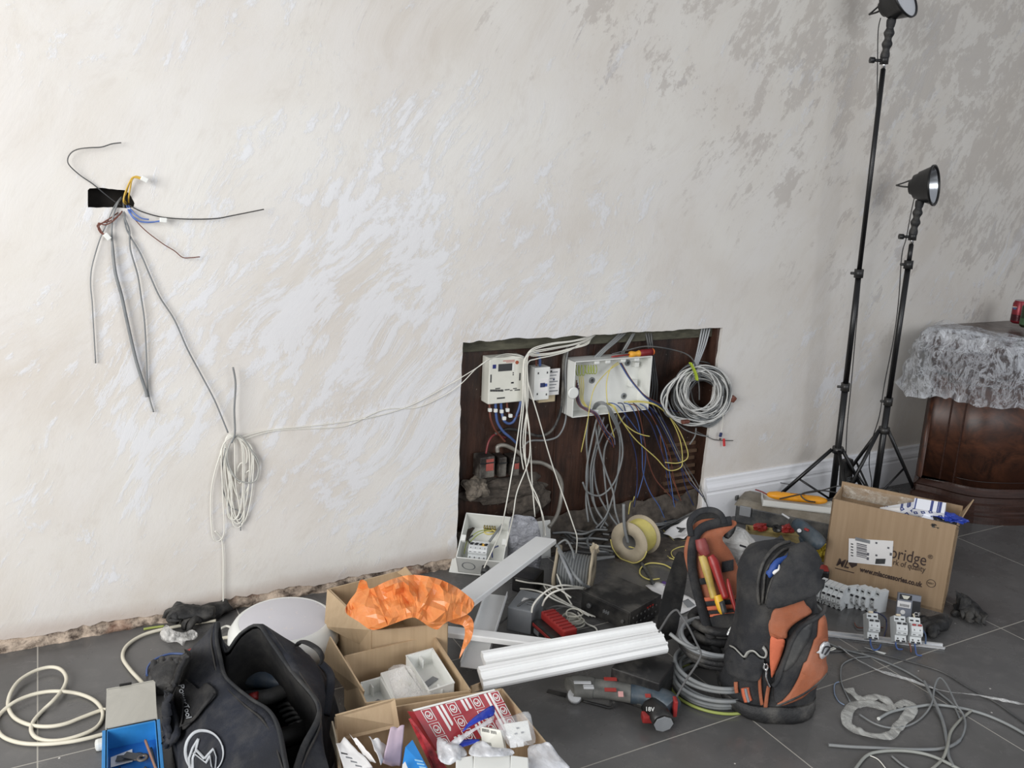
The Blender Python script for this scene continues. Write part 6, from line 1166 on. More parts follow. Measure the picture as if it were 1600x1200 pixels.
for i, (L, r) in enumerate((([(230, 235, .05), (400, 270, .06), (600, 290, .07), (800, 345, .08), (1000, 480, .06)], .003), ([(290, 355, .06), (450, 370, .07), (600, 410, .08), (760, 500, .06), (900, 560, .04), (1100, 650, .02), (1340, 745, .008)], .003), ([(450, 690, .08), (470, 590, .1), (560, 470, .12), (700, 360, .14), (850, 310, .14), (1000, 315, .12), (1180, 345, .08)], .0035), ([(600, 590, .09), (640, 500, .12), (740, 410, .14), (900, 360, .14), (1100, 350, .1), (1200, 370, .06)], .0035), ([(620, 310, .04), (700, 420, .03), (850, 510, .03), (1000, 590, .02), (1150, 660, .02), (1300, 740, .008)], .003), ([(800, 150, .1), (860, 300, .08), (920, 430, .04), (1010, 580, .02)], .003), ([(660, 330, .03), (760, 440, .03), (900, 530, .03), (1080, 640, .02), (1250, 735, .008)], .0028), ([(1090, 680, .01), (1200, 830, .008), (1340, 900, .008), (1370, 1000, .008)], .003), ([(880, 1060, .012), (1000, 1040, .012), (1150, 1000, .012), (1340, 1010, .012)], .0045))):
    cable('cable', [F(*kw(x, y), z) for x, y, z in L], r, M_wcab, WC + ['crossing level behind the grey junction box', 'running from the junction box down to the amplifier corner', 'making the tall left arch over the red battery', 'making the lower arch ending at the red battery', 'slanting under the two arches toward the amplifier', 'dropping steeply out of the grey reel', 'touching the slanting one, reaching the amplifier', 'bent on the floor in front of the amplifier', 'thicker than the rest, along the back edge of the ribbed trunking'][i])
cable('cable', [F(*kw(x, y), z) for x, y, z in ((0, 840, .02), (150, 720, .05), (280, 580, .09), (400, 510, .1), (500, 515, .08), (560, 560, .05))], .0035, M_dgcab, 'dark grey cable arching over the grey junction box')
b = MB(); c0 = F(*kw(1010, 850), .02); r_ = random.Random(9)
for i in range(9): 
    R = r_.uniform(.022, .036); dz = r_.uniform(-.008, .03); sq = r_.uniform(.6, 1.1); dx, dy = r_.uniform(-.012, .012), r_.uniform(-.012, .012); tl = r_.uniform(-.5, .5)
    b.tube([V((dx + R * math.cos(a * PI / 6), dy + R * sq * math.sin(a * PI / 6), .01 + dz + abs(R * tl * math.sin(a * PI / 6)))) for a in range(12)], .0026, closed=True)
o = b.build('cable_coil', mat('cream_grey_cable', (182, 180, 168), .5), fix=False); o.location = c0; tag(o, 'small tangle of cream cable loops right of the red battery', 'cable coil')
for i, L in enumerate(([(640, 650, .03), (760, 600, .05), (900, 600, .06), (1040, 640, .04)], [(700, 720, .02), (800, 640, .04), (960, 610, .05), (1060, 680, .03)])): cable('cable', [F(*kw(x, y), z) for x, y, z in L], .003, M_dgcab, ['dark grey cable looping above the cream tangle', 'second dark grey cable just inside the loop above the cream tangle'][i])
cb(c4, [(1280, 640, 0, .01), (1330, 690, 0, .005), (1400, 760, 0, .005)], .0022, M_yel, 'straight yellow wire beside the leaflet right of the yellow reel', name='wire', cat_='wire')
cb(c4, [(1440, 700, 0, .006), (1360, 715, 0, .006), (1300, 750, 0, .008), (1305, 795, 0, .006), (1350, 815, 0, .006), (1400, 800, 0, .005)], .0022, M_yel, 'yellow wire loop on the floor left of the rucksack handle', name='wire', cat_='wire')
cb(c4, [(1425, 735, 0, .012), (1370, 745, 0, .012), (1330, 770, 0, .012), (1345, 805, 0, .01), (1400, 812, 0, .008)], .0022, M_yel, 'smaller yellow wire loop nested in the larger one', name='wire', cat_='wire')
cb(c4, [(1330, 870, 0, .006), (1280, 845, 0, .006), (1200, 838, 0, .006), (1150, 865, 0, .006), (1145, 905, 0, .005), (1195, 935, 0, .005), (1260, 930, 0, .005)], .003, M_yel, 'pale yellow earth wire hooking round in front of the yellow reel', name='wire', cat_='wire')
cb(c4, [(1150, 835, 0, .01), (1180, 880, 0, .006), (1225, 965, 0, .006)], .006, M_dgcab, 'stubby dark cable in front of the yellow reel pointing at the amplifier')
lump('dust_heap', F(1040, 860, .0), (.22, .10, .012), M_dirt, 'thin spread of dust and debris on the tiles right of the yellow reel', 'debris', 2, kind='stuff', amp=.3)
lump('dust_heap', F(880, 850, .0), (.30, .09, .03), M_dirt, 'grey rubble dust under the cables in front of the recess', 'debris', 7, kind='stuff', amp=.4)

for i, (L, m, lb) in enumerate((([(600, 590), (680, 640), (760, 690), (860, 690), (955, 700)], M_gcab, 'grey cable sagging from behind the grey reel to the yellow reel, uppermost'), ([(560, 560), (640, 610), (700, 670), (790, 740), (900, 750), (985, 770)], M_dgcab, 'dark grey cable sagging deepest between the two reels'), ([(620, 660), (700, 655), (800, 665), (880, 640), (950, 640)], M_gcab, 'grey cable running nearly level above the gap between the reels'), ([(880, 640), (830, 700), (860, 760), (960, 770)], M_gcab, 'grey cable kinked left of the yellow reel'), ([(700, 600), (760, 640), (850, 650), (900, 610), (860, 560)], M_dgcab, 'dark cable looping up to the foot of the hanging grey cables'), ([(740, 800), (820, 830), (900, 815), (990, 800)], M_gcab, 'grey cable nearest the camera between the two reels'))):
    cb(c4, [(x, y, 0, .045 + .008 * (i % 3)) for x, y in L], .0048, m, lb)
# ---------------- cardboard boxes at the front ----------------
c7 = K(500, 880, 3.75); kz = K(500, 1060, 4); kb = K(230, 940, 4.616)
def openbox(label, rim, zr, m=None, th=.005, skip=(), zb=0.0):
    P = [F(px, py, zr) for px, py in rim]; o0 = V((P[0].x, P[0].y, 0)); t = thing('cardboard_box', label, 'box', o0); m = m or M_card2
    for i in range(4):
        if i in skip: continue
        a, c = P[i] - o0, P[(i + 1) % 4] - o0; board(MB(), [V((a.x, a.y, zb + .003)), V((c.x, c.y, zb + .003)), c, a], th).build('side_panel', m, t)
    b = MB(); q = [V((p.x - o0.x, p.y - o0.y, zb + .004)) for p in P]; b.hull([v - V((0, 0, .003)) for v in q], q); b.build('bottom_panel', m, t); return t
def flap(t, quad, m=None, th=.004, name='flap'):
    o0 = V(t.location); return board(MB(), [V(q) - o0 for q in quad], th).build(name, m or M_card2, t)
A_ = openbox('open cardboard box holding the orange carrier bag, furthest back', [(514, 920), (632, 890), (699, 974), (581, 986)], .2)
flap(A_, [F(*c7(45, 152), .2), F(*c7(298, 392), .2), F(*c7(283, 500), .12), F(*c7(28, 372), .12)])
flap(A_, [F(*c7(455, 55), .2), F(*c7(500, 20), .235), F(*c7(540, 70), .22), F(*c7(500, 80), .2)], name='torn_flap')
flap(A_, [F(*c7(298, 392), .201), F(*c7(340, 395), .199), F(*c7(335, 500), .12), F(*c7(285, 500), .12)])
B_ = openbox('open cardboard box with three white plastic back boxes inside, in the middle', [(539, 1025), (677, 992), (735, 1079), (572, 1098)], .16)
flap(B_, [F(*c7(60, 430), .20), F(*c7(258, 750), .17), F(*c7(236, 845), .06), F(*c7(18, 570), .08)])
flap(B_, [F(*c7(885, 720), .14), F(*c7(960, 690), .10), F(*c7(975, 730), .08), F(*c7(885, 760), .12)])
C_ = openbox('open cardboard box overflowing with packets and papers, nearest the camera', [(524, 1120), (784, 1076), (890, 1206), (531, 1216)], .19)
flap(C_, [F(*c7(90, 890), .235), F(*c7(438, 793), .235), F(*c7(465, 955), .17), F(*c7(100, 1040), .15)])
flap(C_, [F(*c7(72, 925), .21), F(*c7(95, 1030), .2), F(*c7(120, 1200), .19), F(*c7(60, 1000), .18)], m=M_reel, name='torn_flap')
M_obag = NT('orange_polythene'); n_ = M_obag.noise(22, 5, .6, None, 1.2); M_obag.base(M_obag.mix(M_obag.ramp(n_, .35, .7), lin((214, 126, 66)), lin((230, 150, 90)))); M_obag.rough(.36); M_obag.bump(n_, .25, .008); M_obag.b.inputs['Subsurface Weight'].default_value = .12; M_obag.b.inputs['Subsurface Radius'].default_value = (.02, .008, .003); M_obag.b.inputs['Alpha'].default_value = .97; M_obag = M_obag.m
def crumple(name, label, k, poly, P0_, m, n=None, bulge=.03, amp=.02, sc=.05, seed=0, cat_='plastic bag', th=.0008, smooth=True, cuts=4, parent=None, flat=False, el=7):
    PP = plane(P0_, n); pl = [k(*p) for p in poly]; c = sum((V((a, b_, 0)) for a, b_ in pl), V((0, 0, 0))) / len(pl); rad = max((V((*p, 0)) - c).length for p in pl)
    def f(x, y, off=0):
        q = (V((x, y, 0)) - c).length / rad; w = V((x * sc + seed, y * sc * 1.1, seed)); w = w + noise.noise_vector(w * .7) * .9; r1 = 1 - 2 * abs(noise.noise(w)); r2 = 1 - 2 * abs(noise.noise(w * 2.3 + V((7, 1, 2)))); r3 = 1 - 2 * abs(noise.noise(w * 5))
        return PP(x, y, -bulge * max(0, 1 - q * q) - amp * (.6 * r1 + .35 * r2 + .12 * r3))
    o0 = f(c.x, c.y) if not parent else V(parent.location); o = patch(lambda x, y, off: f(x, y), pl, 0, m, name, parent, th, origin=o0, cuts=cuts, smooth=smooth, sub=3, flat=flat, el=el)
    if not parent: o.location = o0; tag(o, label, cat_)
    return o
nA = (FH * .62 + -UPZ * .78).normalized(); pc = F(640, 935, .26)
ob = crumple('carrier_bag', 'crumpled orange carrier bag stuffed into the rear cardboard box', c7, [(150, 262), (180, 210), (212, 168), (235, 100), (272, 108), (292, 150), (370, 115), (450, 85), (550, 68), (680, 88), (780, 130), (850, 178), (905, 235), (862, 300), (740, 345), (690, 388), (640, 372), (590, 338), (540, 318), (440, 350), (312, 392), (230, 345), (158, 298)], pc, M_obag, nA, .05, .06, .020, 3, flat=True, el=16)
o_ = crumple('handle_strip', None, c7, [(740, 330), (800, 310), (862, 300), (900, 350), (888, 440), (850, 500), (815, 560), (838, 470), (850, 400), (835, 365), (780, 352)], pc, M_obag, nA, .0, .015, .05, 5, flat=True, el=10); 
for k_ in ('label', 'category'): 
    if k_ in o_: del o_[k_]
o_.location = o_.location - ob.location; o_.parent = ob
# white back boxes in the middle box
def tray_px(label, quad, zt, h, hollow=True, z2=None):
    P = [F(*c7(*q), zt) for q in quad]; o0 = V((P[0].x, P[0].y, zt - h)); t = thing('back_box', label, 'box', o0); up = V((0, 0, h)); L = [p - o0 for p in P]; cc = sum(L, V((0, 0, 0))) / 4
    if hollow:
        for i in range(4):
            a, c = L[i], L[(i + 1) % 4]; board(MB(), [a - up, c - up, c, a], .004).build('side_wall', M_abs, t)
            oa, oc = a + (a - cc) * .05, c + (c - cc) * .05; board(MB(), [a, c, oc, oa], .003).build('rim', M_abs, t)
        b = MB(); b.hull([p - up for p in L], [p - up * .93 for p in L]); b.build('base', M_abs, t)
        for i in (0, 2):
            m_ = L[i].lerp(L[(i + 1) % 4], .5).lerp(cc, .12); MB().box(m_ - up * .5, (.004, .03, h * .6)).build('fixing_post', M_abs, t)
        MB().box(cc - up * .9 + V((0, 0, .001)), (.05, .02, .001), rot=(0, 0, .5)).build('knockout', M_grey, t)
    else:
        b = MB(); b.hull([p - up for p in L], [p for p in L], .004); b.build('shell', M_abs, t); MB().box(cc + V((0, 0, .0006)), (.04, .04, .001), rot=(0, 0, .5), bev=.0004).build('knockout', M_absy, t)
    return t
tray_px('open white plastic back box, right and highest in the middle cardboard box', [(508, 545), (660, 503), (783, 697), (640, 745)], .155, .045)
tray_px('white plastic back box face down in a clear bag, centre of the middle cardboard box', [(352, 640), (492, 600), (610, 770), (455, 850)], .125, .05, False)
tray_px('open white plastic back box, left in the middle cardboard box', [(242, 702), (355, 670), (425, 800), (255, 850)], .12, .045)
crumple('plastic_bag', 'thin clear bag over the white back boxes in the middle box', c7, [(400, 620), (520, 600), (600, 730), (720, 770), (760, 750), (600, 830), (480, 860), (430, 760)], F(*c7(560, 720), .15), film('thin_film', (226, 222, 218), .12, .5, .2, 20, .8), nA, .01, .01, .06, 9)
# front box contents
def redcarton():
    q = [F(*kz(588, 208), .235), F(*kz(1112, 74), .235), F(*kz(1235, 300), .15), F(*kz(735, 455), .15)]; o0 = q[0].copy(); t = thing('carton', 'red carton printed with white bands and ringed squares in the front box', 'carton', o0); M_rc = mat('red_print', (160, 44, 54), .45, var=.04)
    n = (q[1] - q[0]).cross(q[3] - q[0]).normalized(); n = n if n.z > 0 else -n; board(MB(), [p - o0 - n * .012 for p in q], .024).build('carton_body', M_rc, t); Q = lambda u, v, e=.0008: (q[0].lerp(q[1], u)).lerp(q[3].lerp(q[2], u), v) - o0 + n * e
    for u in (.245, .295, .535, .585, .82, .87): board(MB(), [Q(u, 0), Q(u + .03, 0), Q(u + .03, 1), Q(u, 1)], .0006).build('white_band', M_paper, t)
    for u0 in (.125, .415, .70, .95):
        for v0 in (.16, .52, .86):
            if u0 > .9: u1 = .94
            else: u1 = u0
            b = MB(); a = .052; d = .15; R = [(u1 - a, v0 - d), (u1 + a, v0 - d), (u1 + a, v0 + d), (u1 - a, v0 + d)]; b.tube([Q(*r, .0012) for r in R], .0012, closed=True, smooth=False); b.tube([Q(u1 + a * .62 * math.cos(k * PI / 6), v0 + d * .62 * math.sin(k * PI / 6), .0012) for k in range(12)], .0013, closed=True); b.tube([Q(u1 - a * .35, v0 - d * .1, .0012), Q(u1, v0 + d * .25, .0012), Q(u1 + a * .35, v0 - d * .2, .0012)], .0011); b.tube([Q(u1 - a * .3, v0 + d * .1, .0012), Q(u1 + a * .3, v0 + d * .12, .0012)], .0011); b.build('printed_mark', M_paper, t, fix=False)
    board(MB(), [Q(-.002, 0, 0), Q(-.002, 1, 0), Q(-.002, 1, -.05) + V((0, 0, 0)), Q(-.002, 0, -.05)], .001).build('side_face', M_rc, t); board(MB(), [Q(.0, -.01, 0), Q(.97, -.01, 0), Q(.97, -.05, -.003), Q(.0, -.05, -.003)], .001).build('white_edge', M_abs, t)
redcarton()
q = [F(*kz(560, 250), .225), F(*kz(600, 300), .225), F(*kz(790, 570), .15), F(*kz(720, 590), .15)]; o = board(MB(), q, .006).build('carton', mat('red_white_card', (180, 60, 66), .5, var=.3, vs=50)); tag(o, 'narrow red and white carton edge beside the blue carton in the front box', 'carton')
nC = (FH * .3 - UPZ * .95).normalized(); CZ = lambda x, y, z=.2: F(*kz(x, y), z)
crumple('plastic_wrap', 'dark blue plastic wrapping across the red carton, upper piece', kz, [(890, 335), (920, 285), (985, 225), (1080, 168), (1086, 230), (1010, 262), (940, 300)], CZ(980, 250, .235), mat('blue_polythene', (36, 56, 160), .25), nC, .01, .008, .06, 2)
crumple('plastic_wrap', 'dark blue plastic wrapping, lower piece beside the barcoded box', kz, [(835, 430), (890, 385), (1000, 383), (940, 415), (870, 432)], CZ(920, 405, .225), mat('blue_polythene', (36, 56, 160), .25), nC, .004, .006, .06, 4)
M_cfilm = film('cloudy_film', (220, 222, 226), .35, .85, .2, 9, .25)
crumple('plastic_bag', 'clear plastic sleeve with white edge lying over the red carton', kz, [(820, 395), (900, 345), (1000, 290), (1085, 232), (1070, 280), (980, 320), (900, 380), (840, 440)], CZ(950, 330, .24), M_cfilm, nC, .008, .008, .06, 6)
crumple('plastic_bag', 'clear plastic bag of small parts left of the white double box', kz, [(735, 370), (800, 400), (880, 420), (920, 480), (850, 520), (800, 540), (740, 500)], CZ(820, 460, .215), M_cfilm, nC, .02, .015, .06, 8)
crumple('plastic_bag', 'cloudy white plastic bag in front of the barcoded box', kz, [(930, 470), (960, 410), (1020, 390), (1080, 430), (1190, 440), (1200, 480), (1000, 490)], CZ(1060, 450, .225), M_cfilm, nC, .02, .012, .06, 10)
q = [CZ(1000, 300, .235), CZ(1130, 325, .235), CZ(1155, 445, .20), CZ(1015, 425, .20)]; n = (q[1] - q[0]).cross(q[3] - q[0]).normalized(); n = n if n.z > 0 else -n
t = thing('carton', 'white barcoded carton in the front box beside the clear bagged socket', 'carton', q[0]); board(MB(), [p - q[0] - n * .012 for p in q], .024).build('carton_body', M_absy, t)
Q = lambda u, v: (q[0].lerp(q[1], u)).lerp(q[3].lerp(q[2], u), v) - q[0] + n * .001
for u0, v0, c_ in ((.08, .08, 9), (.5, .1, 7), (.12, .75, 8)):
    for i in range(c_): board(MB(), [Q(u0 + i * .04, v0), Q(u0 + .018 + i * .04, v0), Q(u0 + .018 + i * .04, v0 + .16), Q(u0 + i * .04, v0 + .16)], .0004).build('barcode', M_dgrey, t)
t = thing('wall_socket', 'white wall socket sealed in a clear bag at the front box right side', 'socket', CZ(1240, 330, .22)); q = [CZ(1150, 285, .235), CZ(1300, 262, .235), CZ(1325, 385, .20), CZ(1195, 412, .20)]; n = (q[1] - q[0]).cross(q[3] - q[0]).normalized(); n = n if n.z > 0 else -n; o0 = V(t.location)
board(MB(), [p - o0 - n * .006 for p in q], .010).build('face_plate', M_abs, t); Q = lambda u, v, e=.001: (q[0].lerp(q[1], u)).lerp(q[3].lerp(q[2], u), v) - o0 + n * e
for u, v in ((.5, .3), (.35, .55), (.65, .55)): board(MB(), [Q(u - .05, v - .04), Q(u + .05, v - .04), Q(u + .05, v + .04), Q(u - .05, v + .04)], .002).build('slot', M_grey, t)
crumple('bag_film', None, kz, [(1098, 262), (1200, 235), (1302, 208), (1330, 300), (1345, 402), (1260, 420), (1190, 432), (1130, 335)], CZ(1220, 320, .25), film('clear_bag_film', (220, 222, 224), .10, .45, .15, 9, .3), nC, .01, .01, .06, 12, parent=t)
for (x, y), lb in (((1205, 408), 'small white square tag left of its twin at the clear socket bag foot'), ((1250, 402), 'small white square tag right of its twin at the clear socket bag foot')):
    o = board(MB(), [CZ(x - 22, y - 18, .23), CZ(x + 20, y - 24, .23), CZ(x + 24, y + 22, .22), CZ(x - 14, y + 28, .22)], .002).build('paper_tag', M_paper); tag(o, lb, 'tag')
t = thing('double_back_box', 'white double plastic box cut by the bottom edge of the photo', 'box', CZ(1070, 540, .16)); o0 = V(t.location)
for a, c_ in ((850, 957), (960, 1188), (1191, 1302)):
    b = MB(); tp = [CZ(a, 498 if a == 850 else 478, .225), CZ(c_, 478 if c_ < 1300 else 492, .225), CZ(c_ + 8, 640, .225), CZ(a - 6, 650, .225)]; b.hull([p - o0 - V((0, 0, .05)) for p in tp], [p - o0 for p in tp], .003); b.build('shell', M_abs, t)
crumple('plastic_bag', 'flat cloudy bag along the right edge of the front box', kz, [(1305, 425), (1380, 408), (1432, 400), (1490, 480), (1560, 580), (1310, 590), (1300, 490)], CZ(1400, 500, .2), M_cfilm, nC, .01, .01, .05, 14)
sheets = [([(100, 425), (152, 382), (330, 575), (150, 585)], .22, .19, 'printed white sheet, leftmost in the front box'), ([(180, 360), (228, 390), (350, 545), (270, 500)], .23, .20, 'folded white sheet behind the leftmost printed one'), ([(303, 380), (345, 392), (420, 440), (380, 560), (340, 530)][:4], .235, .2, 'crinkled white sheet in the middle of the papers')]
for Lq, z0, z1, lb in sheets: sheet(lb, [CZ(*Lq[0], z0), CZ(*Lq[1], z0), CZ(*Lq[2], z1), CZ(*Lq[3], z1)], seed=len(lb), curl=.012)
sheet('lilac paper standing up between the white sheets and blue carton', [CZ(440, 318, .26), CZ(527, 303, .26), CZ(505, 560, .17), CZ(392, 540, .19)], mat('lilac_paper', (176, 158, 170), .6), 'paper', .008)
for i in range(4): 
    x0 = 110 + i * 30; o = board(MB(), [CZ(x0 + 20, 460 + i * 26, .226), CZ(x0 + 60, 470 + i * 26, .226), CZ(x0 + 64, 478 + i * 26, .226), CZ(x0 + 22, 470 + i * 26, .226)], .0006); o = o.build('printed_slip', M_dgrey if i == 0 else M_grey); tag(o, ['dark printed strip at the head of the leftmost sheet', 'upper grey printed strip on the leftmost sheet', 'middle grey printed strip on the leftmost sheet', 'lowest grey printed strip on the leftmost sheet'][i], 'print')
t = thing('carton', 'bright blue carton with a white triangle in the front box', 'carton', CZ(560, 450, .2)); o0 = V(t.location); M_bc = mat('bright_blue_card', (44, 132, 206), .45)
tp = [CZ(533, 428, .235), CZ(578, 382, .235), CZ(690, 590, .21), CZ(505, 600, .21)]; MB().hull([p - o0 - V((0, 0, .06)) for p in tp], [p - o0 for p in tp], .001).build('carton_body', M_bc, t)
board(MB(), [CZ(532, 500, .2365) - o0 + V((0, 0, -.008)), CZ(548, 560, .226) - o0, CZ(512, 580, .226) - o0, CZ(515, 540, .228) - o0], .001).build('white_triangle', M_paper, t)
for i in range(3): board(MB(), [CZ(590 + i * 14, 505 + i * 22, .2262) - o0, CZ(640 + i * 10, 515 + i * 20, .2262) - o0, CZ(644 + i * 10, 523 + i * 20, .2262) - o0, CZ(594 + i * 14, 514 + i * 22, .2262) - o0], .0008).build('printed_line', mat('pale_blue_print', (150, 200, 230), .5), t)
# ---------------- round ceiling light lying face up ----------------
ctr = F(444, 966, .13); t = thing('ceiling_light', 'large round white ceiling light lying face up behind the boxes', 'ceiling light', V((ctr.x, ctr.y, 0)))
MB().lathe([(.07, 0), (.11, .005), (.150, .03), (.168, .065), (.166, .095), (.150, .120), (.137, .130), (.133, .1285)], 56, cap0=True, cap1=False).build('body', M_abs, t)
def smear():
    tt_ = NT('frosted_lens_dusty'); n1 = tt_.noise(16, 7, .7); rr = tt_.ramp(n1, .60, .66); tt_.base(tt_.mix(tt_.math('MULTIPLY', rr, .6), lin((205, 203, 208)), lin((222, 205, 188)))); tt_.rough(tt_.math('ADD', .22, tt_.math('MULTIPLY', rr, .5))); return tt_.m
MB().lathe([(0, .140), (.05, .1385), (.10, .1345), (.134, .1285)], 56, cap0=False, cap1=False).build('lens', smear(), t)
# ---------------- large tool bag ----------------
mouth = [(341, 973, .33), (339, 1000, .31), (344, 1027, .285), (351, 1055, .275), (369, 1074, .27), (395, 1094, .275), (421, 1111, .28), (436, 1140, .28), (447, 1196, .28), (455, 1222, .27), (474, 1168, .255), (494, 1131, .26), (499, 1110, .262), (490, 1088, .27), (457, 1050, .28), (425, 1005, .30), (403, 977, .32), (375, 991, .30), (351, 1019, .27)]
bot = [(.30, 2.24), (.22, 2.22), (.195, 2.12), (.19, 2.0), (.19, 1.88), (.19, 1.76), (.20, 1.62), (.23, 1.5), (.30, 1.44), (.36, 1.43), (.42, 1.46), (.45, 1.53), (.46, 1.65), (.50, 1.80), (.58, 1.93), (.58, 2.05), (.52, 2.14), (.44, 2.19), (.37, 2.22)]
Mo = [F(*p) for p in mouth]; o0 = V((.38, 1.85, 0)); NB = len(Mo); t = thing('tool_bag', 'big open navy tool bag with a white ring emblem, front left', 'bag', o0); TB = t
def dn(R): return cat([p for p in R], 3, True)
def lev(f, z, jt=0): return [V((Mo[i].x * (1 - f) + bot[i][0] * f, Mo[i].y * (1 - f) + bot[i][1] * f, z if z is not None else Mo[i].z)) - o0 for i in range(NB)]
r_ = random.Random(2)
outer = [dn(lev(1, .0)), dn(lev(1.02, .05)), dn(lev(.98, .12)), dn(lev(.85, .18)), dn([p + V((0, 0, .0)) for p in [V((Mo[i].x * .45 + bot[i][0] * .55, Mo[i].y * .45 + bot[i][1] * .55, .23 + (Mo[i].z - .27) * .5)) - o0 for i in range(NB)]]), dn([V((Mo[i].x * .85 + bot[i][0] * .15, Mo[i].y * .85 + bot[i][1] * .15, Mo[i].z - .008)) - o0 for i in range(NB)]), dn([Mo[i] - o0 for i in range(NB)])]
b = MB(); b.loft(outer, caps=False); bmesh.ops.subdivide_edges(b.b, edges=[e for e in b.b.edges if e.calc_length() > .03], cuts=1, use_grid_fill=True)
for v in b.b.verts:
    w = noise.noise_vector(v.co * 9 + V((3, 1, 2))); w2 = noise.noise_vector(v.co * 24); k_ = min(1, v.co.z * 10) * min(1, max(0, (.33 - v.co.z)) * 14); v.co += (w * .012 + w2 * .004) * k_
for f in b.b.faces: f.smooth = True
tb_o = b.build('outer_shell', M_navy, t, solid=.004)
inner = [dn([Mo[i] * .97 + V((Mo[(i + 9) % NB].x, Mo[(i + 9) % NB].y, Mo[i].z)) * .03 - o0 - V((0, 0, .004)) for i in range(NB)]), dn([V((Mo[i].x * .8 + bot[i][0] * .2, Mo[i].y * .8 + bot[i][1] * .2, .15)) - o0 for i in range(NB)]), dn([V((Mo[i].x * .7 + bot[i][0] * .3, Mo[i].y * .7 + bot[i][1] * .3, .03)) - o0 for i in range(NB)])]
MB().loft([r for r in inner], caps=False).build('lining', mat('black_lining', (20, 20, 22), .8, dust=.1), t)
b = MB(); R = inner[2]; b.hull([p - V((0, 0, .01)) for p in R], R); b.build('bag_floor', mat('black_lining_floor', (16, 16, 18), .9), t)
MB().tube([Mo[i] - o0 for i in range(NB)], .0075, n=8, sub=4, closed=True, flat=.55).build('zip_edge', mat('grey_zip_tape', (36, 38, 41), .8, bump=.5, bs=400, dust=.15), t, fix=False)
MB().tube([Mo[i] * .88 + V((bot[i][0], bot[i][1], Mo[i].z - .05)) * .12 - o0 for i in range(NB)], .003, n=6, sub=4, closed=True).build('piping', M_black, t, fix=False)
SBg = Surf([tb_o], plane(V((.25, 1.9, 0))))
def kbl(L): return [kb(*p) for p in L]
M_strap = mat('black_webbing', (26, 26, 28), .8, bump=.4, bs=300, dust=.15); M_logo = mat('silver_print', (176, 180, 184), .5)
patch(SBg, kbl([(245, 640), (300, 570), (345, 610), (400, 640), (450, 600), (512, 680), (440, 770), (300, 925), (265, 890), (225, 740)]), .010, M_strap, 'side_strap', t, .004)
patch(SBg, kbl([(335, 370), (250, 430), (200, 560), (212, 690), (255, 620), (300, 520), (347, 420)]), .020, M_strap, 'grab_strap', t, .008)
patch(SBg, kbl([(110, 745), (195, 655), (250, 760), (290, 920), (275, 1000), (210, 1040), (150, 930)]), .022, M_navy, 'side_pocket', t, .012)
dtube(SBg, kbl([(250, 600), (300, 720), (290, 900), (220, 1010)]), .006, .016, M_strap, 'webbing', t, flat=.4); dtube(SBg, kbl([(505, 690), (440, 780), (360, 880), (270, 915)]), .004, .016, M_strap, 'webbing', t, flat=.4)
cx, cy, rx, ry = 428, 1090, 132, 155; rot_ = -.25
def el(a, s=1): x, y = rx * s * math.cos(a), ry * s * math.sin(a); return kb(cx + x * math.cos(rot_) - y * math.sin(rot_), cy + x * math.sin(rot_) + y * math.cos(rot_))
dtube(SBg, [el(a * PI / 12) for a in range(24)], .0042, .006, M_logo, 'ring_emblem', t, flat=.4, closed=True)
for L in ([(385, 995), (345, 1060), (322, 1130), (330, 1240)], [(385, 995), (368, 1075), (430, 1140)], [(365, 1085), (348, 1130), (350, 1250)], [(430, 1140), (492, 1070), (512, 1130), (505, 1240)], [(350, 1100), (440, 1170), (470, 1120), (480, 1200)]): dtube(SBg, kbl(L), .0032, .006, M_logo, 'armature_emblem', t, flat=.4, lin_=True)
def surftext(s, A, B, hp, surf, off, m, parent, name='printed_text'):
    o = text(s, 1, m, parent, (0, 0, 0), (0, 0, 0), name, ext=0); xs = [v.co.x for v in o.data.vertices]; x0, x1 = min(xs), max(xs); A, B = V((*A, 0)), V((*B, 0)); d = B - A; u = d.normalized(); n = V((u.y, -u.x, 0))
    for v in o.data.vertices: q = A + d * ((v.co.x - x0) / (x1 - x0)) + n * (v.co.y * hp); v.co = surf(q.x, q.y, off) - V(parent.location)
    k = o.modifiers.new('thickness', 'SOLIDIFY'); k.thickness = .0006; return o
surftext('PowerTool', kb(268, 612), kb(322, 862), 13, SBg, .016, M_logo, t)
MB().tube([F(*kb(x, y), z) - o0 for x, y, z in ((1085, 310, .27), (1110, 290, .29), (1160, 300, .30), (1230, 345, .30), (1262, 400, .28), (1255, 440, .26))], .009, flat=.5, n=8).build('handle', M_strap, t)
MB().tube([F(*kb(x, y), z) - o0 for x, y, z in ((1250, 440, .24), (1320, 520, .22), (1318, 640, .2), (1290, 820, .17))], .012, flat=.4, n=8).build('side_strap', M_navy, t)
IN = lambda x, y, z: F(*kb(x, y), z)
M_tb = mat('dark_teal_tool', (34, 58, 80), .5, dust=.3)
def tb(name, L, r, m, label, cat_='tool', flat=.8): return cable(name, [IN(*p) for p in L], r, m, label, cat_, n=12, flat=flat)
tb('power_tool', [(640, 560, .12), (760, 545, .14), (880, 555, .15), (1030, 590, .15)], lambda q: .022 + .012 * math.sin(q * PI), M_tb, 'dark teal power tool lying across the inside of the tool bag', flat=.8)
tb('power_tool', [(700, 700, .12), (860, 690, .14), (1000, 640, .14)], .024, M_dgrey, 'charcoal power tool body below the teal one in the bag')
tb('power_tool', [(740, 690, .15), (800, 675, .155)], .012, M_red, 'red trim showing between the two power tools in the bag', 'tool part')
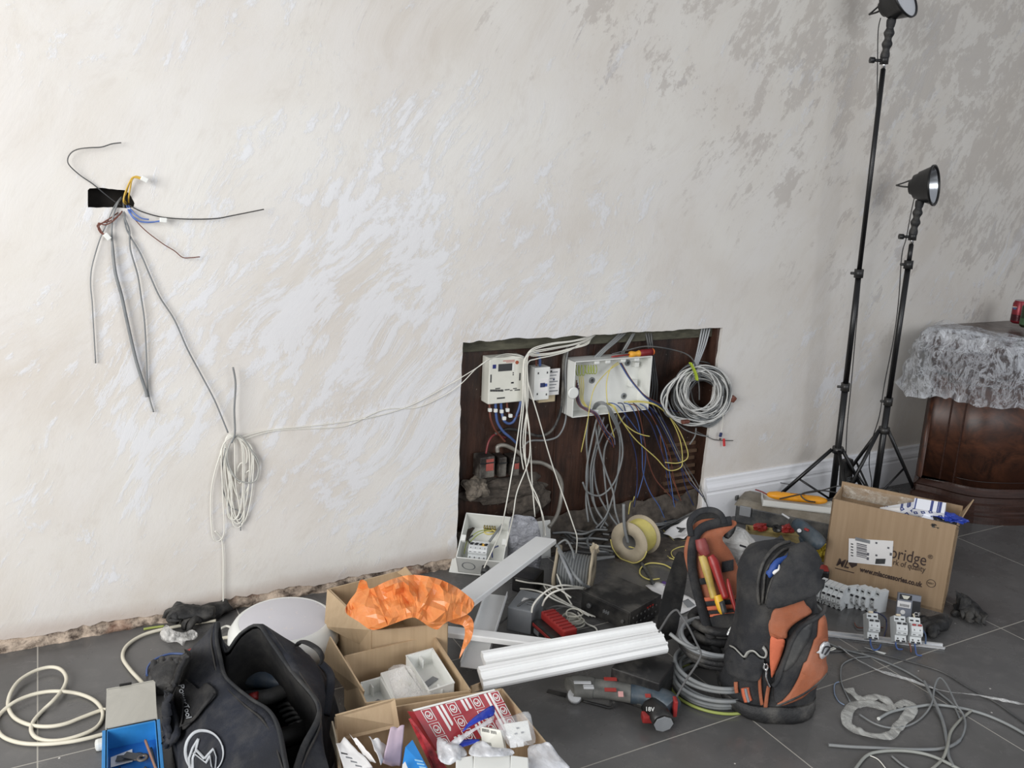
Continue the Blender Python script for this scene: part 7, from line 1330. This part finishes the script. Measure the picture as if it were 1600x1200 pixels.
for i in range(5): tb('file', [(940 + i * 22, 760 + i * 34, .1), (1010 + i * 20, 735 + i * 34, .12), (1080 + i * 8, 760 + i * 26, .12)], .006, M_case2, ['slim dark steel tool, topmost of five fanned in the bag', 'slim dark steel tool, second from the top in the bag', 'slim dark steel tool, middle of five fanned in the bag', 'slim dark steel tool, fourth from the top in the bag', 'slim dark steel tool, lowest of five fanned in the bag'][i], 'tool')
tb('hand_tool', [(985, 930, .1), (1040, 940, .11)], .012, mat('deep_red', (96, 30, 28), .5), 'deep red hand tool grip low in the tool bag', 'tool')  # only a red grip, kind of hand tool not identified
tb('tool_case', [(900, 1010, .1), (1060, 960, .1), (1150, 900, .1)], .03, M_black, 'black case end under the steel tools in the bag', 'tool case')
# ---------------- blue organiser with steel bits ----------------
ko = K(140, 1040, 7.5); pA, pB = F(*ko(182, 755), .06), F(*ko(790, 632), .06); _, rzo, wo = frame(pA, pB); do = .24
t = thing('organiser_case', 'blue organiser case of blades with its frosted lid folded back', 'case', V((pA.x, pA.y, 0)), rzo); M_ob = mat('sky_blue_plastic', (48, 132, 196), .4)
MB().box((wo / 2, -do / 2, .004), (wo, do, .006)).build('base', mat('deep_blue_plastic', (36, 104, 176), .4), t)
for c_, d_ in (((wo / 2, -.003, .03), (wo, .006, .06)), ((wo / 2, -do, .03), (wo, .006, .06)), ((.003, -do / 2, .03), (.006, do, .06)), ((wo - .003, -do / 2, .03), (.006, do, .06)), ((-.001, -do / 2, .058), (.012, do, .004)), ((wo + .001, -do / 2, .058), (.012, do, .004))): MB().box(c_, d_, bev=.0012).build('side_wall', M_ob, t)
M_frost = film('frosted_lid', (196, 194, 184), .72, .84, .3, 6, .1)
lid = board(MB(), [(0, .004, .062), (wo, .004, .062), (wo + .004, .235, .028), (.002, .235, .028)], .003).build('lid', M_frost, t); 
for c_, d_ in (((0.002, .12, .037), (.003, .24, .018)), ((wo, .12, .037), (.003, .24, .018)), ((wo / 2, .24, .02), (wo, .003, .02))): MB().box(c_, d_, rot=(-.145, 0, 0)).build('lid_rim', M_frost, lid)
MB().box((wo * .4, .243, .030), (.032, .006, .012), bev=.002).build('catch', M_black, lid)
inorg = lambda x, y, z: V(t.location) + Matrix.Rotation(rzo, 3, 'Z') @ V((x, y, z))
o = board(MB(), [inorg(.01, -.05, .012), inorg(.06, -.035, .012), inorg(.06, -.085, .012), inorg(.01, -.09, .012)], .001).build('paper_slip', M_paper); tag(o, 'white paper slip inside the blue organiser case', 'paper')
M_steel = mat('worn_steel', (112, 104, 96), .4, metal=.6, dust=.3)
def bladeat(x, y, z, a, label):
    t_ = thing('saw_blade', label, 'blade', inorg(x, y, z), rzo + a); MB().lathe([(.006, 0), (.015, 0), (.015, .003), (.006, .003), (.006, 0)], 24, cap0=False, cap1=False).build('mounting_ring', M_steel, t_); MB().box((-.03, .0, .0015), (.04, .022, .0015)).build('blade_plate', M_dgrey, t_)
bladeat(.083, -.095, .022, -.6, 'round mounted steel blade on top in the blue organiser')
bladeat(.072, -.078, .016, -.2, 'second blade under the round mounted one in the blue organiser')
for (x0, y0, x1, y1, z, m, lb) in ((.092, -.035, .112, -.16, .03, mat('rusty_steel', (150, 112, 90), .5), 'long rusty drill bit lying over the blades'), (.104, -.05, .116, -.17, .014, M_black, 'black bit right of the rusty one in the blue organiser'), (.03, -.1, .033, -.17, .012, M_black, 'thin black bit on the bare blue floor of the organiser'), (.088, -.12, .095, -.19, .012, M_case2, 'dark bit below the round blade in the blue organiser')):
    cable('drill_bit', [inorg(x0, y0, z), inorg((x0 + x1) / 2, (y0 + y1) / 2, z), inorg(x1, y1, z)], .0035, m, lb, 'drill bit')
q = F(*ko(150, 925), .01); o = MB().box((0, 0, .012), (.035, .03, .022), bev=.008).build('plastic_fitting', M_abs); o.location = V((q.x, q.y, 0)); tag(o, 'white rounded plastic cap half under the blue organiser', 'cap')
# ---------------- gloves, scraps and cables at the left ----------------
kl = K(0, 900, 2.963); M_gl = mat('grey_coated_glove', (52, 52, 53), .8, var=.2, bump=.6, bs=120, dust=.2)
glove('work_glove', 'grey coated work glove, fingers up, between the organiser lid and tool bag', F(*kl(765, 490)), -.15, .95, .5, M_gl, 2, .004)
glove('work_glove', 'crumpled black glove by the wall foot, left of the ceiling light', F(*kl(960, 200)) , 1.9, 1.05, .9, M_glove, 5, .012)
glove('work_glove', 'second black glove heaped on the one by the wall foot', F(*kl(890, 195), .02), 1.2, .95, 1.3, M_glove, 6, .012)
pz = F(*kl(830, 270)); crumple('plastic_bag', 'scrunched clear plastic film on the floor left of the tool bag', kl, [(742, 262), (770, 225), (800, 250), (850, 262), (890, 248), (917, 270), (900, 295), (860, 300), (850, 325), (820, 305), (775, 308), (745, 290)], pz + V((0, 0, .02)), film('crisp_film', (216, 214, 210), .3, .95, .15, 30, 1.0), (FH * .5 - UPZ * .85).normalized(), .02, .02, .1, 3)
cable('wire', [F(*kl(x, y), .008) for x, y in ((680, 460), (685, 420), (720, 385), (780, 362), (830, 360), (868, 366))], .0035, M_blue, 'blue wire hooking round to a red end beside the tool bag', 'wire')
q = F(*kl(878, 354), .012); o = MB().box((0, 0, 0), (.02, .016, .018), rot=(0, 0, .4), bev=.004).build('connector', M_red); o.location = q; tag(o, 'red connector on the end of the blue wire', 'connector')
k0 = K(0, 980, 5.455); M_pcab = mat('cream_flex', (214, 208, 190), .45, var=.03)
P = [(905, 703), (860, 708), (700, 768), (560, 822), (420, 846), (270, 836), (150, 790), (90, 730), (68, 650), (95, 550), (170, 450), (300, 372), (430, 340), (520, 362), (565, 432), (540, 520), (460, 620), (370, 705), (290, 795), (264, 870), (300, 935), (400, 966), (540, 960), (700, 915), (820, 855), (872, 780), (868, 700), (800, 622), (680, 570), (540, 548), (400, 550), (260, 580), (120, 640), (10, 730), (-35, 810), (-10, 895), (60, 952), (200, 990), (400, 996), (600, 976), (750, 946), (865, 915), (960, 895)]
cable('cable', [F(*k0(x, y), .007 + (.009 if 8 < i < 17 or i > 28 and i < 33 else 0)) for i, (x, y) in enumerate(P)], .0052, M_pcab, 'thick cream cable lying in big loops on the floor at far left', n=10, sub=8)
cable('cable', [F(*kl(x, y), .008) for x, y in ((690, 530), (655, 490), (600, 430), (568, 375), (590, 320), (670, 270), (800, 237), (935, 214), (1000, 205))], .0055, M_pcab, 'thick cream cable curving from the organiser lid to the black gloves', n=10)
cable('cable', [F(*kl(x, y), .008) for x, y in ((985, 330), (1020, 292), (1080, 284), (1140, 300))], .0055, M_pcab, 'short stretch of cream cable between the tool bag and ceiling light', n=10)
cable('cable', [F(*kl(x, y), .01) for x, y in ((1020, 245), (1050, 232), (1075, 245), (1060, 262))], .004, M_wcab, 'white knotted cable end at the foot of the hanging cable')
cable('wire', [F(*kl(x, y), .008) for x, y in ((665, 246), (700, 240), (760, 232))], .004, M_gry, 'yellow green wire scrap against the wall foot', 'wire')
